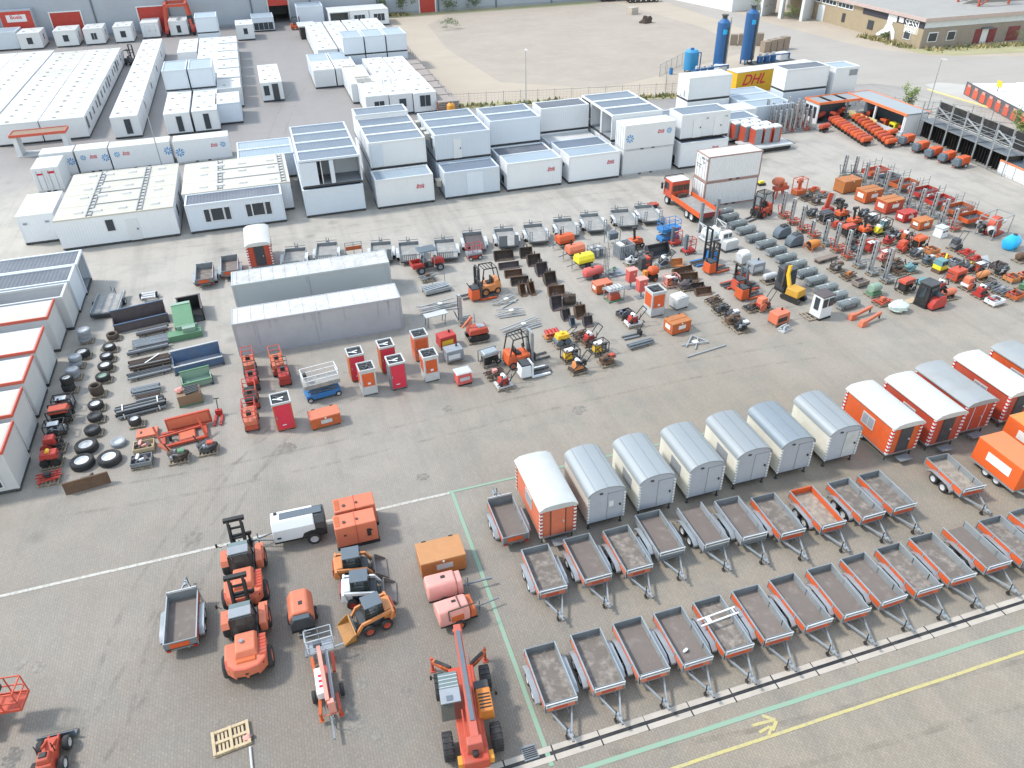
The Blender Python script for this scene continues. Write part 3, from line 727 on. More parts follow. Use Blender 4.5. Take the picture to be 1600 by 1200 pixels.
def reefer_b(r, L, D, H, feats):
 x, y = L/2, D/2
 b = MB(); b.box(-x, x, -y, y, .14, H); b.build('body', WHITE, r, bev=.03)
 b = MB(); b.box(-x, x, -y-.012, y+.012, 0, .14)
 for sx in (-.35, .1): b.box(sx*x, sx*x+.36, -y-.02, y+.02, .01, .13, 1)
 b.build('base_rail', [LGREY, BLACK], r)
 b = MB(); b.box(-x-.01, x+.01, -y-.01, y+.01, H, H+.02); b.build('roof', ROOFW, r)
 b = MB()
 for dy in (-.85, -.3, .3, .85): b.cyl((-x-.05, dy, .25), (-x-.05, dy, H-.1), .025, n=6)
 b.build('lock_bars', GALV, r)
 for f in feats:
  if f[0] == 'logo': logo(r, f[1], -y-.016, f[2], .34)
  elif f[0] == 'flake': snowflake(r, f[1], -y-.016, f[2], f[3])
  elif f[0] == 'half': snowflake(r, f[1], -y-.016, f[2], f[3])
  elif f[0] == 'doors':
   for dy in (-.58, .58):
    b = MB(); b.box(-x-.03, -x+.01, dy-.54, dy+.54, .22, H-.12); b.build('door', WHITE, r)
  elif f[0] == 'fdoors':
   for dx in (-.6, .6):
    b = MB(); b.box(dx-.57, dx+.57, -y-.035, -y+.01, .22, H-.12); d = b.build('door', WHITE, r)
    b = MB(); b.cyl((dx*.5, -y-.07, .3), (dx*.5, -y-.07, H-.2), .022, n=6); b.cyl((dx*1.5, -y-.07, .3), (dx*1.5, -y-.07, H-.2), .022, n=6); b.build('lock_bar', GALV, d)
   b = MB(); b.box(-.9, -.3, -y-.05, -y-.03, 1.9, 2.1); b.box(.2, .9, -y-.05, -y-.03, 2.0, 2.25); b.build('sticker', TXTRED, r)
def reefer(x0, y0, L, label, feats=(), z=0, H=2.62, D=2.44):
 put('refrigerated_container', 'container', reefer_b, (L, D, H, tuple(feats)), x0+L/2, y0+D/2, 0, label, 'white refrigerated containers', z)
def corr_b(r, L, D, H, wm, rm, trim, txt=()):
 """corrugated freight container with real ribs"""
 x, y = L/2, D/2
 b = MB()
 n = int(L/.28)
 for sy in (-1, 1):
  pts = []
  for i in range(n):
   u = -x+.1+(L-.2)*i/n; w = (L-.2)/n
   pts += [(u, 0), (u+w*.3, 0), (u+w*.45, .035), (u+w*.85, .035)]
  pts.append((x-.1, 0))
  vs = [(px, sy*(y-.045+d), z) for px, d in pts for z in (.16, H-.12)]
  b.add(vs, [(2*i, 2*i+2, 2*i+3, 2*i+1) for i in range(len(pts)-1)])
 b.box(x-.06, x-.03, -y+.04, y-.04, .16, H-.12); b.box(-x+.03, -x+.06, -y+.04, y-.04, .16, H-.12)
 b.build('walls', wm, r)
 b = MB(); b.box(-x+.05, x-.05, -y+.05, y-.05, H-.06, H-.03); b.build('roof', rm, r)
 b = MB()
 for sy in (-1, 1):
  b.box(-x, x, sy*y, sy*(y-.09), 0, .16); b.box(-x, x, sy*y, sy*(y-.09), H-.12, H)
  for sx in (-1, 1): b.box(sx*x, sx*(x-.12), sy*y, sy*(y-.12), .16, H-.12)
 for sx in (-1, 1): b.box(sx*x, sx*(x-.09), -y+.09, y-.09, 0, .16); b.box(sx*x, sx*(x-.09), -y+.09, y-.09, H-.12, H)
 b.build('frame', trim, r)
 for dy in (-.55, .55):
  b = MB(); b.box(-x-.02, -x+.03, dy-.52, dy+.52, .2, H-.16); d = b.build('door', wm, r)
  b = MB()
  for e in (-.25, .25): b.cyl((-x-.05, dy+e, .2), (-x-.05, dy+e, H-.16), .022, n=6)
  b.build('lock_bars', LGREY, d)
 b = MB()
 for k in (-.5, .35): b.box(k, k+.38, -y-.012, -y+.05, .02, .15)
 b.build('fork_pockets', BLACK, r)
 for s, sz, px, pz in txt: text_part(r, s, sz, -x-.03, px, pz, TXTBLACK, rot=(90, 0, -90))

# far left: the big block of low white cabins, two columns of sixteen rows, and the block left of it
def far_block(xl, cols, w, y0, rows, pitch, where, roofs, vents=2, skip=()):
 q = random.Random(len(where)+cols)
 for j in range(rows):
  for i in range(cols):
   if (j, i) in skip: continue
   feats = []
   if i == cols-1: feats.append(('win', 'r', q.choice((-.6, .2, .6)), 1.2, .9, 1.1) if j % 4 else ('win', 'r', 0, .9, 1.3, 1.6))
   unit(xl+i*w, y0+j*pitch, w-.16, pitch-.13, 2.75, 'P', q.choice(roofs), f'white cabin, {ORD[j]} row back, {ORD[i]} from the left, {where}', feats, vents, group='white cabins in the far left blocks')
far_block(-34.2, 2, 5.5, 113.6, 16, 2.93, 'in the big double block', 'WWMCM')
far_block(-46.2, 2, 5.9, 116.0, 16, 2.93, 'in the left edge block', 'WWMC', 1, [(0, 0), (1, 0), (2, 0), (3, 0), (4, 0)])
# second row: single file of cabins standing end to end
q_ = random.Random(4)
for j in range(9):
 unit(-20.0, 111.6+j*6.06, 3.35, 6.0, 2.8, 'P', 'W', f'white cabin in single file, {ORD[j]} from the red roofed end', [('win', 'f', .3, .5, .9, 2.0)] if j == 0 else ([('win', 'r', .5, 1.2, 1.2, 1)] if j % 2 else []), 3, group='white cabins in single file')
# third and fourth files
for j, (y0, nm) in enumerate(((110.7, 'nearest'), (116.8, 'second'))):
 unit(-13.4, y0, 3.2, 6.0, 2.8, 'P', 'W', f'{nm} white cabin of the file under the pale grey pair', [('win', 'f', .2, .35, .85, 2.1)] if j == 0 else [], 3, group='white cabins right of the single file')
 unit(-9.9, y0, 3.2, 6.0, 2.8, 'P', 'W', f'{nm} white cabin right of the one under the pale grey pair', [('win', 'f', .1, .35, .85, 2.1)] if j == 0 else [], 3, group='white cabins right of the single file')
for i in range(2): unit(-13.6+i*3.5, 123.1, 3.3, 6.0, 2.8, 'B', 'L', ['pale grey cabin lying lowest left under its twin', 'pale grey cabin lying lowest right under its twin'][i], group='pale grey stacked cabins')
for i in range(2): unit(-13.6+i*3.5, 123.1, 3.3, 6.6, 2.8, 'B', 'L', ['left one of two pale grey cabins stacked on others', 'right one of two pale grey cabins stacked on others'][i], z=2.8, group='pale grey stacked cabins')
for j in range(5):
 unit(-9.9, 133+j*6.1, 3.2, 6.0, 2.8, 'P', 'W', f'white cabin of the back file behind the pale grey pair, {ORD[j]} from it', [], 2, group='white cabins right of the single file')
 if j > 2: unit(-13.4, 133+j*6.1, 3.2, 6.0, 2.8, 'P', 'W', f'white cabin left of the back file, {ORD[j]} row behind the grey pair', [], 2, group='white cabins right of the single file')
unit(-10.4, 168, 4.0, 6.0, 2.8, 'B', 'L', 'lower pale grey cabin of the far stack near the straddle carrier')
unit(-10.4, 168, 4.0, 6.0, 2.8, 'B', 'L', 'upper pale grey cabin of the far stack near the straddle carrier', z=2.8)
unit(-6.9, 113.4, 3.2, 6.2, 2.8, 'B', 'W', 'white cabin with pale blue end beside the near grey pair', [('panel', -1.5, 1.5)], 3, group='white cabins beside the open lane')
for j in range(6):
 unit(-6.7, 122+j*7.0, 3.3, 6.1, 2.8, 'P', 'W', f'white cabin along the open lane, {ORD[j]} behind the blue ended one', [('win', 'f', 0, .9, 1.0, 1.3, 1)] if j in (0, 3) else [], 2, group='white cabins beside the open lane')
unit(-3.4, 174, 3.4, 6, 2.9, 'P', 'W', 'tall narrow white cabin with small grey window near the hall', [('win', 'f', .1, 1.1, .9, 1.2)], 2)
unit(-.1, 182.5, 4.5, 6, 2.7, 'B', 'L', 'pale cabin with slatted front left of the dark hall opening', [('win', 'f', 0, .3, 4.0, 1.5, 3)])
# cabins lined up before the hall
for i, (x, w, t) in enumerate(((-44.2, 4.0, 'leftmost'), (-37.8, 4.1, 'second'), (-32.4, 3.6, 'third'), (-26.9, 3.4, 'rightmost'))):
 unit(x, 181.5, w, 6, 3.0, 'P', 'W', f'{t} single white cabin of four before the hall doors', [('win', 'f', 0, .95, 1.1, 1.3, 1 if i == 2 else 0), ('win', 'r', 0, 1.2, .8, 1.2)], 3, group='single white cabins before the hall')
unit(-56.5, 182.5, 12, 5.5, 3.3, 'B', 'L', 'wide pale grey unit at the far left edge')
unit(-22.0, 184.5, 3.4, 6, 2.9, 'W', 'W', 'white freight cabin with double doors left of the red carrier', [('door', 'f', -.6, 1.0, 2.3, 'w'), ('door', 'f', .6, 1.0, 2.3, 'w')])
unit(-16.6, 184.5, 3.6, 6, 2.9, 'P', 'W', 'white cabin held under the red straddle carrier', [('win', 'f', 0, .6, .9, 1.5)], 1)
# centre files beyond the lane
for j in range(4):
 y0 = 123.4+j*6.2
 if j < 2: unit(-.6, y0, 3.1, 6.1, 2.8, 'P', 'W', ['white cabin with dark open door at the lane corner', 'white cabin right behind the one with dark open door'][j], [('door', 'f', .5, .9, 2.3, 'd'), ('win', 'f', -.8, .9, .9, 1.5)] if j == 0 else [], 3, group='white cabins beyond the open lane')
q_ = random.Random(9)
for i, (x0, ys, t) in enumerate(((12.9, (109.6, 115.8), 'left'), (16.2, (109.4, 115.6), 'middle'), (19.5, (108.9, 115.1), 'right'))):
 for j, y0 in enumerate(ys):
  f = [[('win', 'f', .25, .8, 1.5, 1.3, 1)], [('win', 'f', .2, 1.0, 1.1, 1.2)], [('win', 'f', 0, .9, 1.6, 1.6, 1)]][i] if j == 0 else []
  unit(x0, y0, 3.2, 6.1, 2.8, 'P', 'W', f"white cabin in the {t} file behind the centre stacks, {['front', 'second'][j]} one", f, 3, group='white cabins behind the centre stacks')
for j in range(2):
 unit(16.0, 121.8+j*6.2, 3.2, 6.1, 2.8, 'P', 'W', f"white cabin in the middle file behind the centre stacks, {['third', 'fourth'][j]} one", [], 3, group='white cabins behind the centre stacks')
 unit(19.4, 121.3+j*6.2, 3.2, 6.1, 2.8, 'P', 'W', f"white cabin in the right file behind the centre stacks, {['third', 'fourth'][j]} one", [], 3, group='white cabins behind the centre stacks')
for j in range(4): unit(12.0, 117.5+j*3.1, 3.4, 3.0, 2.8, 'P', 'C', f"narrow cream roofed cabin between the files, {ORD[j]} from the metal stairs", [], 0, group='narrow cream roofed cabins')
def stairs_b(r):
 b = MB()
 for k in range(9): b.box(-.6, .6, k*.25, k*.25+.24, .25+k*.28, .29+k*.28)
 b.build('steps', ALU, r)
 b = MB()
 for sx in (-.62, .62): b.bar((sx, 0, .1), (sx, 2.3, 2.7), .05, .18); b.bar((sx, 0, 1.0), (sx, 2.3, 3.6), .04); b.bar((sx, 0, .1), (sx, 0, 1.0), .04); b.bar((sx, 2.3, 0), (sx, 2.3, 3.6), .05)
 b.build('rails', ALU, r)
put('metal_stairs', 'stairs', stairs_b, (), 16.98, 113.56, 0, 'white metal stairs leaning between the cabin files')
for i in range(2): unit(7.6+i*3.5, 134.8, 3.3, 6.1, 2.8, 'B', 'L', ['left pale cabin in front of the back group', 'right pale cabin in front of the back group'][i], group='pale blue cabins in mid distance')
for i in range(2): unit(7.6+i*3.5, 134.8-6.2, 3.3, 6.1, 2.8, 'P', 'W', ['left white cabin in front of the pale pair', 'right white cabin in front of the pale pair'][i], vents=3, group='white cabins beyond the open lane')
for i in range(3): unit(13.6+i*3.6, 137, 3.4, 6.1, 2.8, 'B', 'L', ['left', 'middle', 'right'][i]+' pale cabin of the upper row by the sandy lot', z=2.8, group='pale blue cabins in mid distance')
for i in range(3): unit(13.6+i*3.6, 137, 3.4, 6.1, 2.8, 'B', 'L', ['left', 'middle', 'right'][i]+' pale cabin under the upper row by the sandy lot', group='pale blue cabins in mid distance')
for i in range(4):
 for j in range(5):
  unit(9.8+i*3.75, 143.8+j*5.6, 3.4, 5.4, 2.8, 'P', 'W', f'white cabin of the back group, {ORD[i]} file from the left, {ORD[j]} row back', [], 2, group='white cabins of the back group')
for i, t in enumerate(('with an open front', 'with a triple window', 'with a grey window at its right')):
 unit(15.8+i*4.2, 179.5, 4.1, 7, 3.2, 'P', 'W', f'large white corner cabin {t} by the hall', [('open', 'f')] if i == 0 else [('win', 'f', 0, .9, 2.4, 1.5, 2)], 0, group='large white corner cabins')
unit(9.5, 184, 5.5, 6, 4.0, 'B', 'L', 'tall pale container left of the white corner cabins')
def black_shed_b(r):
 b = MB(); b.box(-1.4, 1.4, -2.2, 2.2, 0, 2.3); b.build('body', BLACK, r)
 b = MB(); b.box(-1.7, 1.7, -2.6, 2.6, 2.3, 2.5); b.build('roof', LGREY, r)
put('small_shed', 'shed', black_shed_b, (), 10.23, 172.47, 0, 'small black shed with flat pale roof near the hall opening')

# left middle: reefers, freight containers and the broad cream roofed modular buildings
reefer(-26.2, 98.7, 3.5, 'short white reefer at the left end of its row', [('logo', -.2, 1.75), ('flake', -1.1, 1.75, .3), ('half', 1.35, 1.5, .42)])
reefer(-22.5, 98.8, 3.5, 'second short white reefer from the left with twin emblems', [('logo', .1, 1.75), ('flake', -1.0, 1.75, .3), ('half', 1.35, 1.5, .42)])
reefer(-18.8, 98.5, 6.7, 'long white reefer behind the broad cream roofed building', [('logo', -1.6, 1.8), ('flake', -2.6, 1.8, .32), ('half', 3.0, 1.6, .45)])
reefer(-11.7, 98.3, 6.3, 'long white reefer at the right end of its row', [('logo', 1.4, 1.75), ('flake', 2.4, 1.75, .32), ('half', -2.6, 1.3, .48)])
reefer(-26.1, 93.4, 2.7, 'small white freight container with stickered front doors', [('fdoors',)], D=4.2)
unit(-24.6, 78.2, 3.2, 6.0, 2.9, 'W', 'W', 'small white cabin with two vents at the left of the big building', [('shut', 'f', -1.0, 1.95, .45, .3), ('shut', 'f', .9, 1.95, .45, .3), ('win', 'r', 0, 1.2, .9, 1)])
def broad_b(r, L, D, H, beams, feats):
 x, y = L/2, D/2
 b = MB(); b.box(-x, x, -y, y, .1, .25); b.build('base_frame', DARK, r)
 b = MB(); b.box(-x, x, -y, y, .25, H-.12); b.build('wall', WALL, r)
 b = MB(); b.box(-x-.04, x+.04, -y-.04, y+.04, H-.12, H); b.build('roof', CREAM, r)
 b = MB()
 n = int(D/3)
 for j in range(1, n+1): b.box(-x+.1, x-.1, -y+j*D/n-.09, -y+j*D/n+.02, H, H+.035)
 b.build('roof_seam', mat('pale roof seam', (.6, .58, .5)), r)
 for bx in beams:
  b = MB()
  for e in (-.22, .22): b.box(bx+e-.035, bx+e+.035, -y+.1, y-.1, H, H+.09)
  for k in range(int(D/.9)): b.box(bx-.2, bx+.2, -y+.3+k*.9, -y+.4+k*.9, H+.02, H+.10)
  b.build('roof_ladder', GREY, r)
 for j in range(n-1):
  b = MB(); b.box(beams[0]+.3, beams[-1]-.3, -y+(j+1)*D/n-.18, -y+(j+1)*D/n-.1, H, H+.08)
  b.build('roof_rail', GREY, r)
 for j in range(0, n):
  for vx in (-x*.62, -x*.3, x*.12, x*.68):
   b = MB(); b.cb(vx, -y+(j+.5)*D/n+(.5 if j % 2 else -.3), H, .75, .42, .16, 0, .03, .03); b.build('roof_vent', WHITE, r)
 for f in feats:
  if f[0] == 'win': window(r, *f[1:6], L, D)
  else: door(r, f[1], f[2], f[3], f[4], L, D)
put('modular_building', 'building', broad_b, (10.4, 13.0, 3.0, (-2.2, 2.2), (('win', 'f', -.6, 1.35, .8, 1.2), ('door', 'f', 1.3, 1.0, 2.1), ('win', 'r', -4, 1.2, 1.2, 1.1), ('win', 'r', 0, 1.2, 1.2, 1.1), ('win', 'r', 4, 1.2, 1.2, 1.1))), -15.7, 82.0, 0, 'broad white modular building with cream roof and black roof ladders')
put('modular_building', 'building', broad_b, (10.4, 9.3, 3.0, (-1.6, 4.6), (('door', 'r', -2, 1.0, 2.1), ('win', 'r', 2, 1.2, 1.2, 1.1))), -4.6, 83.2, 0, 'cream roofed modular building behind the pale blue windowed cabin')
unit(-9.5, 75.5, 9.1, 3.0, 2.9, 'B', 'D', 'long pale blue cabin with two white window groups', [('win', 'f', -2.7, 1.0, .6, 1.35), ('win', 'f', -1.75, 1.05, 1.2, 1.3), ('win', 'f', -.8, 1.0, .6, 1.35), ('win', 'f', 1.2, 1.0, .6, 1.35), ('win', 'f', 2.1, 1.05, 1.2, 1.3), ('win', 'f', 3.05, 1.0, .6, 1.35)])
for j in range(2): unit(-4.4, 88.6+j*3.05, 6.1, 3.0, 2.8, 'B', 'L', ['pale blue roofed cabin left of the tall open stack, nearer', 'pale blue roofed cabin left of the tall open stack, farther'][j])
# centre stacks, front row at y = 75.7
G_ = 'stacked cabins of the centre row'
for j in range(4):
 unit(1.6, 75.7+j*3.05, 6.0, 3.0, 2.85, 'B', 'G', f'lower pale blue cabin of the left centre stack, {ORD[j]} from the front', group=G_)
 unit(1.7, 76.0+j*3.05, 6.0, 3.0, 2.85, 'B', 'G', 'upper open fronted cabin with white partitions on the left stack' if j == 0 else f'upper grey roofed cabin of the left stack, {ORD[j]} from the front', [('open', 'f'), ('part', -.9), ('part', .3), ('panel', -2.95, -1.3), ('panel', -.1, .3)] if j == 0 else [], z=2.87, group=G_)
unit(8.8, 75.5, 6.0, 3.0, 3.05, 'W', 'L', 'white cabin with red company logo at the foot of the second stack', [('logo', 1.6, 1.9)], group=G_)
for j in range(4):
 unit(9.0, 79.2+j*3.05, 6.0, 3.0, 2.85, 'W', 'G', f'upper pale cabin of the second stack, {ORD[j]} from the front', [('panel', -2.8, -1.6)] if j == 0 else ([('text', 'ACAF', 1.8, 1.7, .9)] if j == 3 else []), z=2.87 if j < 3 else 3.3, group=G_)
 unit(9.0, 79.2+j*3.05, 6.0, 3.0, 2.85, 'W', 'G', f'lower pale cabin hidden under the second stack, {ORD[j]} from the front', group=G_)
unit(16.0, 75.7, 6.0, 3.0, 2.9, 'B', 'G', 'grey roofed cabin with round vent at the foot of the third stack', [('ac', .3, 1.0), ('panel', -.6, 1.2)], group=G_)
for j in range(3):
 unit(16.0, 79.3+j*3.0, 6.1, 2.95, 2.85, 'B', 'G', ['front upper cabin of the third stack with white door', 'middle upper cabin of the third stack', 'back upper cabin of the third stack'][j], [('door', 'f', -.6, .9, 2.0, 'w'), ('win', 'l', 0, 1.0, 1.0, 1.3), ('ac', .9, 1.9)] if j == 0 else [('ac', .2, 1.7)], z=2.87, group=G_)
 unit(16.0, 79.3+j*3.0, 6.1, 2.95, 2.85, 'B', 'G', f'lower cabin of the third stack, {ORD[j]} behind the vented one', group=G_)
unit(22.8, 75.6, 6.2, 3.0, 3.05, 'W', 'L', 'white cabin with red company logo at the foot of the fourth stack', [('logo', 1.9, 1.9), ('win', 'l', 0, .5, 1.2, 1)], group=G_)
unit(22.8, 78.8, 6.2, 3.0, 2.9, 'W', 'D', 'dark roofed white cabin behind the logo cabin of the fourth stack', group=G_)
for j in range(2):
 unit(22.9, 82.1+j*2.9, 5.9, 2.85, 2.85, 'B', 'G', ['front upper grey roofed cabin of the fourth stack', 'back upper grey roofed cabin of the fourth stack'][j], z=2.87, group=G_)
 unit(22.9, 82.1+j*2.9, 5.9, 2.85, 2.85, 'B', 'G', ['front lower cabin under the fourth stack', 'back lower cabin under the fourth stack'][j], group=G_)
unit(29.8, 75.5, 6.0, 3.0, 3.0, 'W', 'L', 'white cabin with red company logo at the foot of the fifth stack', [('logo', 1.9, 1.9), ('win', 'l', 0, 1.5, .5, .5)], group=G_)
unit(29.8, 78.6, 6.0, 3.0, 2.9, 'B', 'G', 'grey roofed cabin right behind the fifth logo cabin', group=G_)
unit(29.8, 84.8, 6.0, 3.0, 2.85, 'W', 'D', 'upper plain white cabin with dark streaky roof', z=2.87, group=G_)
unit(29.8, 84.8, 6.0, 3.0, 2.85, 'W', 'D', 'lower plain cabin under the dark streaky roofed one', group=G_)
unit(29.8, 81.7, 6.0, 3.0, 2.6, 'W', 'W', 'low white roofed cabin between two taller grey roofed ones', group=G_)
for j in range(3):
 unit(36.2, 79.0+j*3.1, 6.2, 3.0, 2.95, 'W', 'G', ['front', 'middle', 'back'][j]+' upper cabin with open left end behind the reefer', [('open', 'l')], z=2.9, group=G_)
 unit(36.2, 79.0+j*3.1, 6.2, 3.0, 2.85, 'W', 'G', ['front', 'middle', 'back'][j]+' lower cabin behind the stacked reefer', group=G_)
reefer(36.3, 75.8, 6.1, 'lower white reefer of the stacked pair in the centre row', [], H=2.72)
reefer(36.4, 75.9, 6.1, 'upper white reefer with red logo and snowflake on the stack', [('logo', 1.3, 1.75), ('flake', 2.3, 1.75, .32), ('half', -2.4, 1.3, .45), ('doors',)], z=2.74, H=2.72)
unit(43.2, 75.5, 6.0, 3.0, 2.95, 'W', 'D', 'lower white cabin with small logo under the double doored one', [('logo', 1.4, 2.0), ('win', 'l', 0, .3, 1, 1)], group=G_)
unit(43.4, 76.3, 6.1, 3.0, 2.85, 'W', 'G', 'upper white cabin with two wide doors and round vents', [('door', 'f', -1.0, 1.0, 2.1, 'w'), ('door', 'f', 1.6, 1.0, 2.1, 'w'), ('shut', 'f', .2, 2.1, .3, .3), ('shut', 'f', 2.6, 2.1, .3, .3)], z=2.98, group=G_)
for j in range(2): unit(43.4, 79.5+j*3.1, 6.1, 3.0, 2.85, 'W', 'G', ['flat roofed cabin right behind the double doored one', 'open ended cabin farther behind the double doored one'][j], [('open', 'l')] if j else [], z=0, group=G_)
unit(44.5, 85.2, 6.1, 3.0, 3.0, 'W', 'G', 'white framed cabin with glazed left end left of the tall white box', [('win', 'l', 0, .4, 2.4, 2.2, 1)], z=0, group=G_)
G2_ = 'white boxes beyond the centre row'
unit(52.3, 91.0, 6.2, 3.0, 2.95, 'W', 'W', 'tall white box set alone on top of a grey cabin', [('shut', 'l', -.5, .4, .4, .9), ('shut', 'l', .5, .2, .3, .4)], z=2.85, group=G2_)
unit(52.3, 91.0, 6.2, 3.0, 2.8, 'W', 'G', 'grey cabin carrying the tall lone white box', group=G2_)
for i in range(3): unit(59.0, 86.2+i*3.1, 6.2, 3.0, 2.7, 'B', 'L', ['nearest', 'middle', 'farthest'][i]+' flat pale blue cabin between the two tall white boxes', group=G2_)
unit(66.5, 90.6, 6.7, 3.0, 2.85, 'W', 'D', 'tall white box with grey roof right of the yellow trailer', z=2.85, group=G2_)
unit(66.5, 90.6, 6.7, 3.0, 2.8, 'B', 'L', 'pale cabin carrying the grey roofed tall box', group=G2_)
unit(73.9, 90.2, 3.8, 3.2, 5.4, 'W', 'L', 'tall pale slatted box at the right end of the boxes', [('shut', 'f', 1.0, 4.2, 1.4, .9)], group=G2_)
unit(50.6, 82.0, 6.6, 3.0, 2.8, 'W', 'G', 'grey roofed white cabin behind the orange trimmed boxes', [('door', 'f', -1.6, 1.5, 1.6, 'd')], group=G2_)
unit(52.6, 85.4, 6.6, 3.0, 2.8, 'W', 'W', 'white rimmed cabin with pale roof behind the grey roofed one', group=G2_)
# yellow parcel trailer
def parcel_b(r):
 b = MB(); b.box(-6.9, 6.9, -1.25, 1.25, 1.0, 3.95); b.build('box_body', mat('parcel yellow', (.62, .36, .02), dirt=.15), r)
 b = MB(); b.box(-6.95, 6.95, -1.28, 1.28, 3.95, 4.02); b.build('roof', ROOFW, r)
 text_part(r, 'DHL', 2.0, -4.0, -1.27, 2.2, TXTRED, shear=.35)
 b = MB(); b.box(-6.8, 6.8, -.5, .5, .75, 1.0); b.build('chassis', DARK, r)
 for x in (3.2, 4.5, 5.8):
  b = MB(); b.tyre((x, -1.0, .5), 'y', .5, .34); b.tyre((x, 1.0, .5), 'y', .5, .34); b.build('wheel', RUBBER, r)
put('parcel_trailer', 'trailer', parcel_b, (), 70.6, 99.9, 5, 'long yellow parcel trailer with red lettering and white roof')
# pair of white freight containers behind the flatbed truck
put('freight_container', 'container', corr_b, (6.06, 2.44, 2.59, WHITE, ROOFW, mat('brown grey container edge', (.30, .20, .18)), ()), 43.1, 65.65, 0, 'lower white corrugated container behind the orange truck')
put('freight_container', 'container', corr_b, (6.06, 2.44, 2.6, WHITE, ROOFW, mat('brown grey container edge', (.30, .20, .18)), (('MBIU 710', .3, -.55, 2.1), ('2261', .26, -.55, 1.75), ('MGW 30480', .17, .5, 1.4), ('NET 28230', .17, .5, 1.15))), 43.15, 65.65, 0, 'upper white corrugated container with black markings on its door', z=2.6)
# the two long grey containers in the middle of the yard
def long_b(r, L, D, H, wm):
 x, y = L/2, D/2
 b = MB(); b.box(-x+.05, x-.05, -y+.05, y-.05, .12, H-.12); b.build('wall', wm, r)
 b = MB()
 q = random.Random(5)
 b.box(-x+.05, x-.05, -y+.04, y-.04, H-.13, H-.02)
 for k in range(13): b.box(-x+.35+k*.93, -x+.42+k*.93, -y+.06, y-.06, H-.02, H+.008)
 b.build('roof', OLDW, r)
 b = MB()
 for sy in (-1, 1): b.box(-x, x, sy*y, sy*(y-.1), 0, .16); b.box(-x, x, sy*y, sy*(y-.1), H-.14, H)
 for sx in (-1, 1):
  b.box(sx*x, sx*(x-.1), -y+.1, y-.1, 0, .16); b.box(sx*x, sx*(x-.1), -y+.1, y-.1, H-.14, H)
  for sy in (-1, 1): b.box(sx*x, sx*(x-.14), sy*y, sy*(y-.14), .16, H-.14)
 b.build('frame', wm, r)
 b = MB(); q = random.Random(8)
 for k in range(22 if wm is WALLG else 4):
  u = q.uniform(-x+.3, x-.4); b.box(u, u+q.uniform(.01, .05), -y+.035, -y+.06, H-.2-q.uniform(.1, 1)**2*1.9, H-.15)
 b.box(-.35, -.31, -y+.03, -y+.06, .2, H-.2); b.build('rust_streak', mat('grey streak', (.26, .27, .31)), r)
 b = MB(); b.box(x-.02, x+.05, -.9, .9, .4, 2.0); b.build('end_hatch', GREY, r)
put('long_container', 'container', long_b, (12.2, 2.5, 2.75, WALLG), .65, 52.0, 0, 'long lilac grey container with flaking white roof and streaked side')
put('long_container', 'container', long_b, (12.4, 2.5, 2.75, WALLH), .8, 58.3, 0, 'long pale blue grey container with flaking white roof behind the other')
# modules along the left edge, ends facing the yard
def edge_unit(xr, y0, y1, H, wall, roof, label, feats=(), L=7):
 unit(xr-L, y0, L, y1-y0, H, wall, roof, label, feats, group='modules along the left edge of the yard')
edge_unit(-17.5, 65.1, 68.1, 2.9, 'B', 'D', 'open ended dark roofed module at the top of the left edge', [('open', 'r')])
edge_unit(-17.6, 62.0, 65.0, 2.9, 'B', 'D', 'blue ended module with dark roof second on the left edge')
edge_unit(-17.7, 59.2, 61.7, 2.9, 'E', 'W', 'roofless white module with its bare inside showing', [('notop',), ('open', 'n')])
edge_unit(-18.2, 56.0, 58.9, 2.9, 'E', 'C', 'red trimmed module with mottled grey green roof', [('rim',)])
edge_unit(-18.2, 51.2, 54.6, 2.9, 'E', 'W', 'red trimmed module with seamed white roof', [('rim',)])
edge_unit(-18.2, 47.4, 50.6, 2.9, 'E', 'C', 'red trimmed module with cream roof above the last two', [('rim',)])
edge_unit(-18.1, 43.6, 46.6, 2.9, 'E', 'C', 'red trimmed module with stained cream roof, dark gap before it', [('rim',)])
edge_unit(-17.9, 39.9, 42.9, 2.9, 'E', 'C', 'nearest red trimmed module at the left edge', [('rim',), ('win', 'f', 2, .5, 1.6, 1.6)])
# small red roofed portal by the big cabin block
def portal_b(r):
 b = MB(); b.box(-3.1, 3.1, -1.1, 1.1, 2.5, 2.66); b.build('roof', mat('brown weathered felt', (.20, .12, .07), var=.3, dirt=.5), r)
 b = MB(); b.box(-3.2, 3.2, -1.2, -1.1, 2.42, 2.74); b.box(-3.2, 3.2, 1.1, 1.2, 2.42, 2.74); b.box(-3.2, -3.1, -1.1, 1.1, 2.42, 2.74); b.box(3.1, 3.2, -1.1, 1.1, 2.42, 2.74); b.build('roof_trim', mat('faded red trim', (.50, .09, .06)), r)
 for sx in (-1, 1):
  b = MB(); b.box(sx*3.0, sx*2.5, -1.0, 1.0, 0, 2.5); b.build('side_wall', WHITE, r)
 b = MB(); b.box(-3.0, 3.0, -1.2, 1.2, 0, .12); b.build('floor', LGREY, r)
put('open_portal', 'portal', portal_b, (), -27.9, 109.0, 0, 'open white portal with brown roof and red trim')
def scaff_b(r):
 b = MB(); q = random.Random(2)
 for k in range(9):
  z = 0
  for j in range(6):
   b.box(-.1+q.uniform(-.1, .1), 2.9+q.uniform(-.1, .1), k*4.2+q.uniform(0, .2), k*4.2+3.9, .1+j*.26, .3+j*.26)
 b.build('boards', mat('weathered scaffold boards', (.27, .235, .215), var=.2, scale=3, rough=.9), r)
 b = MB()
 for k in range(18): b.box(-.25, -.1, k*2.1, k*2.1+.12, 0, 1.7)
 b.build('rack_posts', mat('rusty rack red', (.3, .09, .06)), r)
